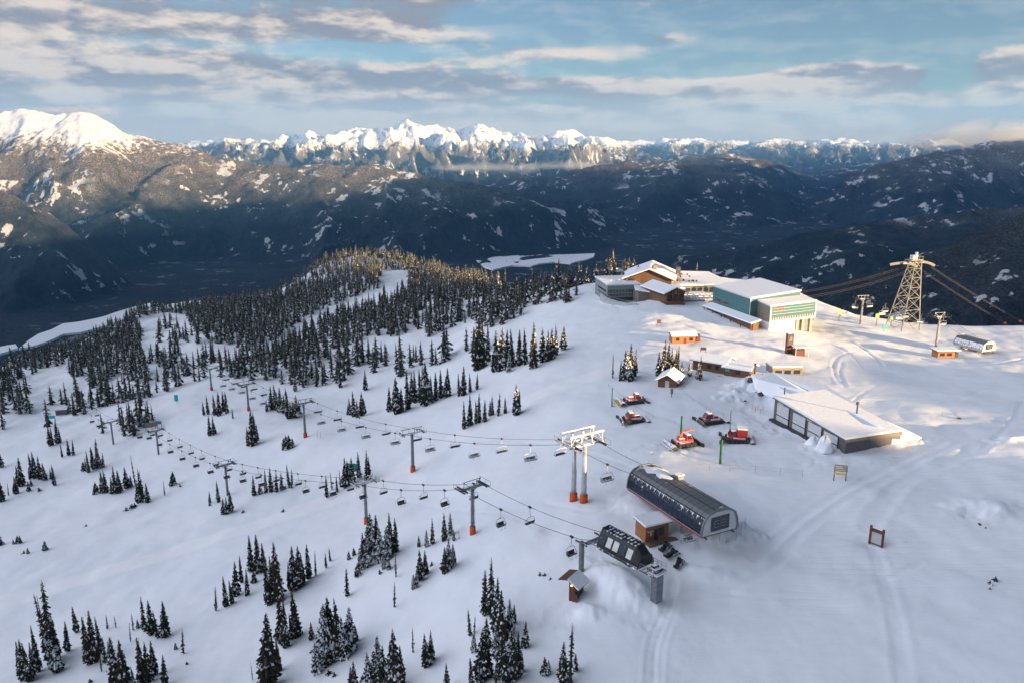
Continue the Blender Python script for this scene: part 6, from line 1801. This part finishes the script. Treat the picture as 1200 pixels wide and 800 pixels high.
# ------------------------------------------------------------------ snow groomers
def make_groomer(kind=0):
    root = thing('snow_groomer', '', 'snow groomer', group='parked snow groomers')
    for s_ in (-1, 1):
        prof = [(-2.5, .55), (-2.2, .12), (2.2, .12), (2.6, .60), (2.3, 1.0), (-2.2, 1.0)]
        m = MB(); a, b = sorted((s_ * 1.05, s_ * 2.15)); m.prism(prof, a, b, 'x' if False else 'y')
        m2 = MB(); V = [(y, x, z) for x, y, z in [(v[0], v[1], v[2]) for v in m.v]]
        m2.add(V, m.f); t = m2.build('track', 'rubber', root)
        w = MB()
        for k in range(5): w.tube((s_ * 1.6 - .6, -1.9 + k * .95, .52), (s_ * 1.6 + .6, -1.9 + k * .95, .52), .36, None, 12)
        w.build('wheels', 'dark_steel', t)
        g = MB()
        for k in range(13): g.box(a - .02, b + .02, -2.3 + k * .38, -2.22 + k * .38, 1.0, 1.06)
        g.build('track_bars', 'galv', t)
    m = MB(); m.box(-1.05, 1.05, -2.3, 2.2, .55, 1.35); m.box(-1.9, 1.9, -1.9, .9, 1.12, 1.32); m.build('chassis', 'rimed_red', root, bevel=.05)
    # cab: sloping glass, y forward
    m = MB(); prof = [(.1, 1.35), (1.95, 1.35), (2.05, 1.75), (1.35, 2.75), (.25, 2.75)]
    V = [(x, y, z) for x in (-1.0, 1.0) for y, z in prof]; n = 5
    cab = MB().add(V, [tuple(range(n)), tuple(range(n, 2 * n))[::-1]] + [(i, n + i, n + (i + 1) % n, (i + 1) % n) for i in range(n)]).build('cab', 'red_paint', root, bevel=.06)
    for s_ in (-1, 1):
        a, b = sorted((s_ * 1.0, s_ * 1.04)); MB().prism([(.5, 1.8), (1.75, 1.8), (1.25, 2.6), (.5, 2.6)], a, b, 'x').build('side_window', 'dark_glass', cab)
    MB().add([(-.85, 2.02, 1.85), (.85, 2.02, 1.85), (.85, 1.42, 2.68), (-.85, 1.42, 2.68), (-.85, 1.98, 1.82), (.85, 1.98, 1.82), (.85, 1.38, 2.65), (-.85, 1.38, 2.65)], [(0, 1, 2, 3), (7, 6, 5, 4), (0, 4, 5, 1), (1, 5, 6, 2), (2, 6, 7, 3), (3, 7, 4, 0)]).build('windscreen', 'dark_glass', cab)
    MB().box(-.98, .98, .28, 1.36, 2.76, 2.96).build('roof_snow', 'roof_snow', cab, bevel=.06)
    if kind == 1:   # tall covered cargo body behind the cab
        MB().box(-1.25, 1.25, -2.3, .05, 1.36, 3.3).build('cargo_body', 'red_paint', root, bevel=.08)
        MB().box(-1.28, 1.28, -2.32, .07, 3.3, 3.6).build('snow_cap', 'roof_snow', root, bevel=.08)
    else:
        MB().box(-.8, .8, -1.6, .05, 1.36, 1.95).build('engine_cover', 'rimed_red', root, bevel=.06)
        MB().box(-.82, .82, -1.6, -.1, 1.96, 2.1).build('snow_cap', 'roof_snow', root, bevel=.05)
        m = MB(); m.tube((.7, -.1, 1.9), (.7, -.1, 3.0), .09); m.build('exhaust', 'dark_steel', root)
    if kind == 2:   # winch arm
        m = MB(); m.bar((0, -1.2, 2.0), (0, -.4, 3.5), .3); m.bar((0, -.4, 3.5), (0, 2.6, 3.9), .26); m.tube((0, -1.2, 1.9), (0, -1.2, 2.3), .7, None, 14); m.build('winch_arm', 'orange_pad', root)
    # blade in front, tiller behind
    m = MB()
    m.bar((-2.3, 3.4, .6), (2.3, 3.4, .6), .16, 1.1)
    for s_ in (-1, 1): m.bar((s_ * 2.25, 3.4, .6), (s_ * 2.95, 3.95, .6), .14, 1.0)
    m.build('blade', 'dark_steel' if kind else 'rimed_dark', root)
    m = MB()
    for s_ in (-.7, .7): m.bar((s_, 2.1, .7), (s_, 3.35, .6), .22)
    m.build('blade_arms', 'dark_steel', root)
    m = MB(); m.prism([(-4.2, .1), (-3.0, .1), (-3.0, .75), (-3.7, .95), (-4.2, .5)], -2.6, 2.6, 'x'); tl = m.build('tiller', 'rimed_dark', root)
    MB().prism([(-5.0, .05), (-4.2, .1), (-4.2, .3), (-5.0, .15)], -2.5, 2.5, 'x').build('tiller_comb', 'yellow_paint' if kind != 2 else 'rimed_dark', tl)
    m = MB(); m.bar((-.5, -2.2, .9), (-.5, -3.2, .8), .18); m.bar((.5, -2.2, .9), (.5, -3.2, .8), .18); m.build('tiller_arms', 'dark_steel', root)
    return root
g0 = make_groomer(0); g1 = make_groomer(1); g2 = make_groomer(2)
def put_groomer(proto, px, py, rz, lab, first, s=1.0):
    o = proto if first else copy_tree(proto)
    p = at(px, py); o.location = p + Vector((0, 0, -.12)); o.rotation_euler = (0, 0, R(rz)); o.scale = (s, s, s)
    o['label'] = lab; o['group'] = 'parked snow groomers'
put_groomer(g0, 742, 471, -82, 'red snow groomer farthest left at the back, yellow part at its left end', True)
put_groomer(g0, 742, 493, 98, 'red snow groomer in front of the leftmost one, blade to the left', False)
put_groomer(g0, 833, 494, 105, 'red snow groomer behind and left of the tall-bodied one', False)
put_groomer(g2, 801, 521, -75, 'snowy groomer with orange winch arm catching the sunlight', True, 1.0)
put_groomer(g1, 863, 516, 78, 'red snow groomer with tall covered body and snow on top', True, 1.05)

# ------------------------------------------------------------------ snowmobiles
def make_sled():
    root = thing('snowmobile', '', 'snowmobile', group='snowmobiles parked beside the orange-brown hut')
    m = MB(); m.prism([(-1.3, .12), (-.1, .12), (.1, .35), (-.1, .55), (-1.35, .45)], -.22, .22, 'x'); m.build('track', 'rubber', root)
    m = MB(); V = [(x * w, y, z) for y, z, w in ((-.1, .5, 1), (.6, .45, 1.05), (1.25, .42, .6), (1.3, .55, .5), (.75, .85, .75), (.2, .95, .8)) for x in (-.38, .38)]
    pr = [(-.1, .45), (1.25, .40), (1.32, .55), (.75, .88), (.2, .98)]
    m.prism(pr, -.38, .38, 'x'); m.build('hood', 'black', root, bevel=.05)
    m = MB(); m.prism([(-1.2, .55), (0, .55), (.1, .85), (-.5, .78), (-1.2, .88)], -.2, .2, 'x'); m.build('seat', 'dark_steel', root, bevel=.04)
    m = MB(); m.prism([(.32, .98), (.42, .98), (.22, 1.35), (.12, 1.35)], -.28, .28, 'x'); m.build('windshield', 'dark_glass', root)
    m = MB(); m.bar((-.42, .05, 1.12), (.42, .05, 1.12), .05); m.bar((0, .15, .9), (0, .05, 1.12), .06); m.build('handlebar', 'dark_steel', root)
    for s_ in (-1, 1):
        m = MB(); m.bar((s_ * .48, .2, .05), (s_ * .48, 1.3, .05), .16, .05); m.bar((s_ * .48, 1.3, .05), (s_ * .48, 1.55, .2), .16, .05); m.bar((s_ * .3, .85, .45), (s_ * .48, .8, .08), .06); m.build('ski', 'dark_steel', root)
    m = MB(); m.box(-.35, .35, -1.75, -1.25, .5, .62); m.bar((-.3, -1.75, .62), (-.3, -1.75, .95), .05); m.bar((.3, -1.75, .62), (.3, -1.75, .95), .05); m.bar((-.3, -1.75, .95), (.3, -1.75, .95), .05); m.build('rack', 'dark_steel', root)
    return root
sled = make_sled()
for i, (px, py, rz, lab) in enumerate([(779, 643, -35, 'black snowmobile nearest the orange-brown hut'), (787, 651, -48, 'black snowmobile in the middle of the row of three'), (795, 662, -28, 'black snowmobile nearest the camera in the row of three')]):
    o = sled if i == 0 else copy_tree(sled); p = at(px, py); o.location = p; o.rotation_euler = (0, 0, R(rz)); o.scale = (1.15,) * 3; o['label'] = lab

# ------------------------------------------------------------------ signs, poles, posts
def simple_thing(name, lab, cat, px, py, rz, parts, group=None, s=1.0):
    p = at(px, py); root = thing(name, lab, cat, p, R(rz), group); root.scale = (s,) * 3
    for nm, mb, mt in parts: mb.build(nm, mt, root)
    return root
def pole_parts(h, r=.3): return [('pole', MB().tube((0, 0, -.5), (0, 0, h), r, r, 12), 'green_pole'), ('cap', MB().tube((0, 0, h), (0, 0, h + .12), r * .95, .1, 12), 'dark_steel')]
for px, py, h, r, lab in [(798, 508, 4.7, .26, 'dark green post behind the groomer with the orange arm'), (844, 543, 5.9, .30, 'tall green padded post in front of the tall-bodied groomer'), (855, 507, 6.0, .12, 'thin pale green pole just behind the tall-bodied groomer')]:
    simple_thing('snow_post', lab, 'post', px, py, 0, pole_parts(h, r), 'green posts round the groomers')
rt = simple_thing('snow_post', 'green post with small ladder frame left of the groomers', 'post', 717, 476, 0, pole_parts(5.4, .17) + [('ladder_frame', (lambda m: [m.bar((x, -.3, 0), (x, -.3, 2.6), .07) for x in (.1, .8)] and [m.bar((.1, -.3, .3 + .4 * k), (.8, -.3, .3 + .4 * k), .06) for k in range(6)] and m)(MB()), 'dark_steel')], 'green posts round the groomers')
# trail board on two legs
def board(px, py, rz, w, h, z0, lab, face='dark_steel', leg='timber', legs=True, band=None, s=1.0, name='trail_sign', cat='sign', group=None):
    parts = [('board', MB().box(-w / 2, w / 2, -.08, .06, z0, z0 + h), face)]
    root = simple_thing(name, lab, cat, px, py, rz, parts, group, s)
    for x in ((-w / 2 + .15, w / 2 - .15) if legs else (0,)): MB().box(x - .09, x + .09, .07, .25, -.6, z0 + h * .9).build('leg', leg, root)
    if band: MB().box(-w / 2 + .05, w / 2 - .05, -.10, .06, z0 - .75, z0 - .35).build('lower_plank', band, root)
    return root
b = board(984, 563, -14, 2.7, 1.5, 2.2, 'grey trail board on two legs in front of the long garage', face='grey_steel', band='yellow_paint')
for k in range(3): MB().box(-1.1, .9 - .3 * k, -.10, -.08, 2.45 + k * .38, 2.6 + k * .38).build('text_line', 'silver_panel', b)
# open timber map frame
root = simple_thing('map_stand', 'dark timber map stand standing alone on the lower right snow', 'map stand', 1026, 639, -50, [])
for x in (-1.15, 1.15): MB().box(x - .17, x + .17, -.17, .17, -.6, 3.7).build('post', 'brown_boards', root)
MB().box(-1.0, 1.0, -.08, .08, 2.7, 3.3).build('top_board', 'brown_boards', root)
mp = MB().box(-.95, .95, -.06, .06, .5, 2.6).build('map_board', 'silver_panel', root)
MB().box(-.25, .30, -.09, -.06, 1.6, 2.3).build('notice', 'white_panel', mp)
MB().box(-1.0, 1.0, -.12, .12, .3, .5).build('bottom_rail', 'brown_boards', root)
board(842, 431, 0, 1.9, 1.6, 1.3, 'brown notice board on two posts left of the beige hut', face='brown_boards')
board(772, 383, 5, 1.6, 1.4, 1.4, 'small dark board on the lodge plaza', face='brown_boards')
board(824, 414, 0, 2.0, 1.0, 1.2, 'dark board standing behind the log building roof', face='dark_steel')
board(787 + 42, 452, 20, .8, .8, .9, 'small post board between the hut and the groomers', face='grey_steel', legs=False) if False else None
board(787, 465, 0, .7, 1.6, 1.0, 'narrow grey panel on a stake in front of the gabled hut', face='grey_steel', legs=False)
# tall red pylon and its kiosk
root = simple_thing('information_pylon', 'tall dark red information pylon in front of the white station base', 'pylon sign', 924, 414, 15, [('body', MB().box(-1.15, 1.15, -.6, .6, -1, 7.2), 'brown_boards'), ('snow_cap', MB().box(-1.15, 1.15, -.6, .6, 7.2, 7.5), 'roof_snow')])
MB().box(-.75, .75, -.66, -.60, 1.0, 6.6).build('panel', 'dark_steel', root); MB().box(-.6, .6, -.70, -.66, 1.2, 2.4).build('emblem', 'red_paint', root)
MB().box(-.55, .55, -.70, -.66, 4.6, 6.0).build('picture', 'stone', root)
p = at(937, 416); root = thing('kiosk', 'dark red kiosk with snowy canopy beside the tall red pylon', 'kiosk', p, R(8))
MB().box(-2.2, 1.2, -1.2, 1.2, -1, 2.2).build('wall', 'brown_boards', root)
q = [(-2.6, -1.8, 2.9), (2.6, -1.8, 2.9), (2.6, 1.6, 3.1), (-2.6, 1.6, 3.1)]
r_ = MB().slab(q, .2).build('canopy', 'dark_steel', root); snow_slab(r_, [(x, y, z + .005) for x, y, z in q], .3)
for x in (-2.3, 2.3): MB().box(x - .1, x + .1, -1.6, -1.4, -1, 2.8).build('post', 'galv', root)
# orange hut at the right pylon
p = at(1107, 418); root = thing('lift_hut', 'orange timber hut with flat snowy roof at the foot of the right pylon', 'hut', p, R(4))
MB().box(-3.6, 2.6, -1.6, 2.2, -1, 2.4).build('wall', 'cedar', root)
q = [(-4.3, -2.2, 2.7), (4.4, -2.2, 2.7), (4.4, 2.6, 2.8), (-4.3, 2.6, 2.8)]
r_ = MB().slab(q, .25).build('roof', 'dark_steel', root); snow_slab(r_, [(x, y, z + .005) for x, y, z in q], .25)
windows_x(root, 'window', [-2.8, -.2], 1.6, -1.6, .9, 1.8)
MB().box(2.9, 4.0, -1.4, 0, -1, 1.8).build('side_box', 'dark_steel', root)
# green square signs along the brow
for i, (px, py, h, face, lab) in enumerate([(953, 376, 3.0, 'green_sign', 'leftmost bright green sign on the brow, right of the station'), (983, 377, 3.2, 'green_sign', 'bright green sign near the sunlit pylon on the brow'),
                                            (1027, 382, 3.3, 'green_sign', 'bright green sign with red post left of the lattice tower'), (1044, 383, 2.6, 'green_sign', 'bright green sign next to the foot of the lattice tower'), (1036, 389, 1.2, 'teal_sign', 'low dark green sign on the snow before the lattice tower')]):
    board(px, py, 10, 1.7, 1.9, h, lab, face=face, leg='timber', legs=False, group='green signs along the brow')
def fence(pts, label, mat='red_paint', h=1.1, name='snow_fence', wire=True, rr=.05, n_between=0):
    P = [at(*q) for q in pts]; root = thing(name, label, 'fence', P[0])
    for a in P:
        a = a - P[0]; MB().tube(a + Vector((0, 0, -.2)), a + Vector((0, 0, h)), rr, rr * .8, 6).build('stake', mat, root)
    m = MB()
    for a, b_ in zip(P[:-1], P[1:]):
        for z in ((.9, .5) if wire else (.9,)): m.bar(a - P[0] + Vector((0, 0, h * z)), b_ - P[0] + Vector((0, 0, h * z - .02)), .018)
    m.build('cord', mat, root)
fence([(770, 528), (793, 534), (812, 545), (831, 551), (855, 552), (885, 553), (914, 556), (940, 558)], 'line of thin stakes with cord curving round the groomers', 'grey_steel', 1.6, rr=.035)
fence([(713, 453), (745, 478), (766, 490), (790, 496), (806, 510), (818, 518)], 'dark cord on stakes running past the left groomers', 'dark_steel', 1.0, rr=.03)
fence([(796, 456), (812, 470), (828, 480), (848, 487)], 'dark cord on stakes from the hut to the back groomer', 'dark_steel', 1.0, rr=.03)
fence([(882, 479), (885, 482), (888, 480), (891, 484), (894, 481)], 'short tangle of red netting on poles left of the garage', 'red_paint', 1.4)
fence([(858, 455), (862, 459), (866, 458)], 'red barrier poles beside the rocks', 'red_paint', 1.2)
fence([(1097, 491), (1104, 487), (1112, 490), (1119, 487), (1122, 494)], 'faint ring of stakes in the shade right of the garage', 'grey_steel', 1.2, rr=.03)
fence([(372, 512), (376, 514)], 'two red stakes right of the middle pylon', 'red_paint', 2.6)
fence([(843, 634), (851, 636), (862, 634), (868, 628), (873, 622)], 'thin poles stuck in the heap at the rounded terminal', 'grey_steel', 2.6, rr=.03, wire=False)
fence([(708, 340), (712, 352), (717, 360), (724, 365)], 'row of low posts down the lodge side', 'galv', 1.2)
# teal sign and small hut in the left forest edge
b = board(61, 493, 10, 3.6, 1.7, 1.4, 'turquoise banner board at the forest edge on the left', face='blue_sign')
b = board(413, 560, -10, 3.4, 2.6, 2.4, 'dark green sign on two legs behind the frosted chairlift pylon', face='teal_sign', leg='galv')
b = board(207, 471, 10, 1.8, 3.4, .6, 'small pale blue panel beside a fir on the left', face='blue_sign', legs=False)
b = board(186, 501, 10, 3.0, 1.4, 2.0, 'green panel at the right end of the left fir stand', face='teal_sign')
b = board(178, 505, 20, 5.5, 2.2, 2.2, 'pale green banner in front of the left fir stand', face='stone')
p = at(72, 486); root = thing('hut', 'small grey hut with snow roof at the left forest edge', 'hut', p, R(10)); gable(root, -2.8, 2.8, 0, 4, -1, 3.0, 4.0, 'grey_siding', .4, axis='x')
# skeletal gate and pylons on the far brow behind the lodge
def far_gate(px, py, w, h, lab, s=1.0):
    root = simple_thing('lift_pylon', lab, 'lift pylon', px, py, 5, [], 'pylons behind the lodge')
    MB().tube((0, 0, -1), (0, 0, h), .32, .26, 10).build('pole', 'tower_steel', root)
    m = MB(); m.bar((-w / 2, 0, h), (w / 2, 0, h), .4, .35)
    for x in (-w / 2, -w / 4, w / 4, w / 2): m.bar((x, 0, h), (x, 0, h + .9), .12)
    m.bar((-w / 2, 0, h + .9), (w / 2, 0, h + .9), .14); m.build('crossarm', 'tower_steel', root)
    for s_ in (-1, 1):
        m = MB(); m.bar((s_ * w * .42, -1.4, h + .25), (s_ * w * .42, 1.4, h + .25), .15, .25)
        for k in range(5): m.tube((s_ * w * .42 - .08, -1.2 + k * .6, h + .1), (s_ * w * .42 + .08, -1.2 + k * .6, h + .1), .22, None, 8)
        m.build('sheave_train', 'tower_steel', root)
    MB().tube((0, 0, -.3), (0, 0, 1.5), .5, None, 10).build('base_pad', 'orange_pad', root)
far_gate(682, 334, 7.5, 8.6, 'sunlit pylon with wide crossarm behind the firs left of the lodge')
far_gate(701, 331, 5.5, 6.2, 'lower pylon between the firs just left of the lodge')
# rocks
def rock(px, py, r, seed, lab):
    rn = random.Random(seed); p = at(px, py); V, F = blob_mesh((0, 0, -.3), (r, r * rn.uniform(.6, .9)), r * rn.uniform(.7, 1.0), seed, .55, 9, 5)
    V = [(x + rn.uniform(-.12, .12) * r, y + rn.uniform(-.12, .12) * r, z + rn.uniform(-.1, .1) * r) for x, y, z in V]
    o = MB().add(V, F).build('rock', 'rock'); o.location = p; o.rotation_euler = (0, 0, rn.uniform(0, 6)); tag(o, lab, 'rock', 'rocks showing through the snow')
for i, (px, py, r, lab) in enumerate([(880, 446, 1.6, 'dark rock at the upper left of the snowy outcrop'), (893, 444, 2.0, 'largest dark rock on top of the outcrop'), (903, 448, 1.5, 'dark rock right of the largest on the outcrop'), (912, 455, 1.5, 'dark rock halfway down the outcrop edge'),
                                      (920, 460, 1.3, 'dark rock near the garage corner'), (891, 463, 1.2, 'isolated dark rock below the outcrop'), (886, 460, .8, 'small dark rock beside the isolated one'), (873, 470, .7, 'tiny dark rock low on the outcrop'), (924, 463, 1.0, 'dark rock touching the garage roof snow'),
                                      (1148, 614, .55, 'dark stone in the hollow of the round mound'), (1155, 618, .45, 'smaller dark stone in the hollow of the round mound'), (1062, 634, .35, 'pebble-like rock right of the map stand'), (1124, 490, .8, 'dark lump beyond the garage roof tip')]):
    rock(px, py, r, 50 + i, lab)
# snow-dusted shrubs
def shrub_mesh(seed):
    V, F, K = fir_arrays(seed, levels=7, per=6, wide=.45, snow=.2, ragged=.6); return mesh_from('shrub', V, F, K, ['needles', 'tree_snow'])
SH = [shrub_mesh(900 + i) for i in range(3)]
for i, (px, py, h, lab) in enumerate([(633, 674, 5, 'shrub left of the brown shack'), (638, 674, 4, 'second shrub left of the brown shack'), (645, 678, 3, 'tiny shrub nearest the brown shack'), (148, 598, 5, 'shrub below the lone thin spire'), (155, 595, 6, 'middle shrub below the lone thin spire'), (158, 593, 5, 'right shrub below the lone thin spire'),
                                      (46, 575, 5, 'shrub below the rounded left clump'), (285, 600, 4, 'shrub on the open snow right of the left pylon group'), (332, 599, 4, 'lone speck of a shrub on the groomed slope'), (1160, 684, 5, 'sprig poking out near the lower right edge'), (1166, 680, 6, 'second sprig poking out near the lower right edge'), (1160, 690, 3, 'lowest sprig near the lower right edge'),
                                      (211, 570, 4, 'shrub beside the bushy fir on the left slope'), (246, 592, 4, 'shrub left of the pylon group'), (385, 790, 7, 'shrub below the snow-laden clump'), (392, 792, 6, 'right shrub below the snow-laden clump'), (365, 764, 4, 'shrub left of the snow-laden clump'), (101, 616, 3, 'speck of shrub in the middle of the left snowfield'),
                                      (28, 648, 4, 'shrub low at the left edge'), (106, 799, 5, 'shrub at the bottom edge on the left'), (219, 778, 4, 'shrub under the lone lower left fir'), (445, 672, 6, 'shrub under the big snowy clump'), (506, 662, 5, 'shrub between the two small groups')]):
    p = at(px, py); h_ = height_for(p, h)
    o = bpy.data.objects.new('shrub', SH[i % 3]); col.objects.link(o); o.location = p; o.scale = (h_ * 1.2,) * 2 + (h_,); o.rotation_euler = (0, 0, i * 1.3); tag(o, lab, 'shrub', 'shrubs poking out of the snow')
# two lone dark firs showing over the lodge roof
for i, (px, py, h, lab) in enumerate([(816, 328, 22, 'tallest fir rising behind the lodge roof'), (833, 326, 8, 'small fir top behind the lodge roof on the right')]):
    p = at(px, py); hm = height_for(p, h); root = thing('fir_tree', lab, 'fir tree', p, i, 'firs behind the lodge'); root.scale = (hm,) * 3
    for nm, me in (('crown', CROWNS['spire'][i]), ('trunk', TRUNK)): c = bpy.data.objects.new(nm, me); col.objects.link(c); c.parent = root
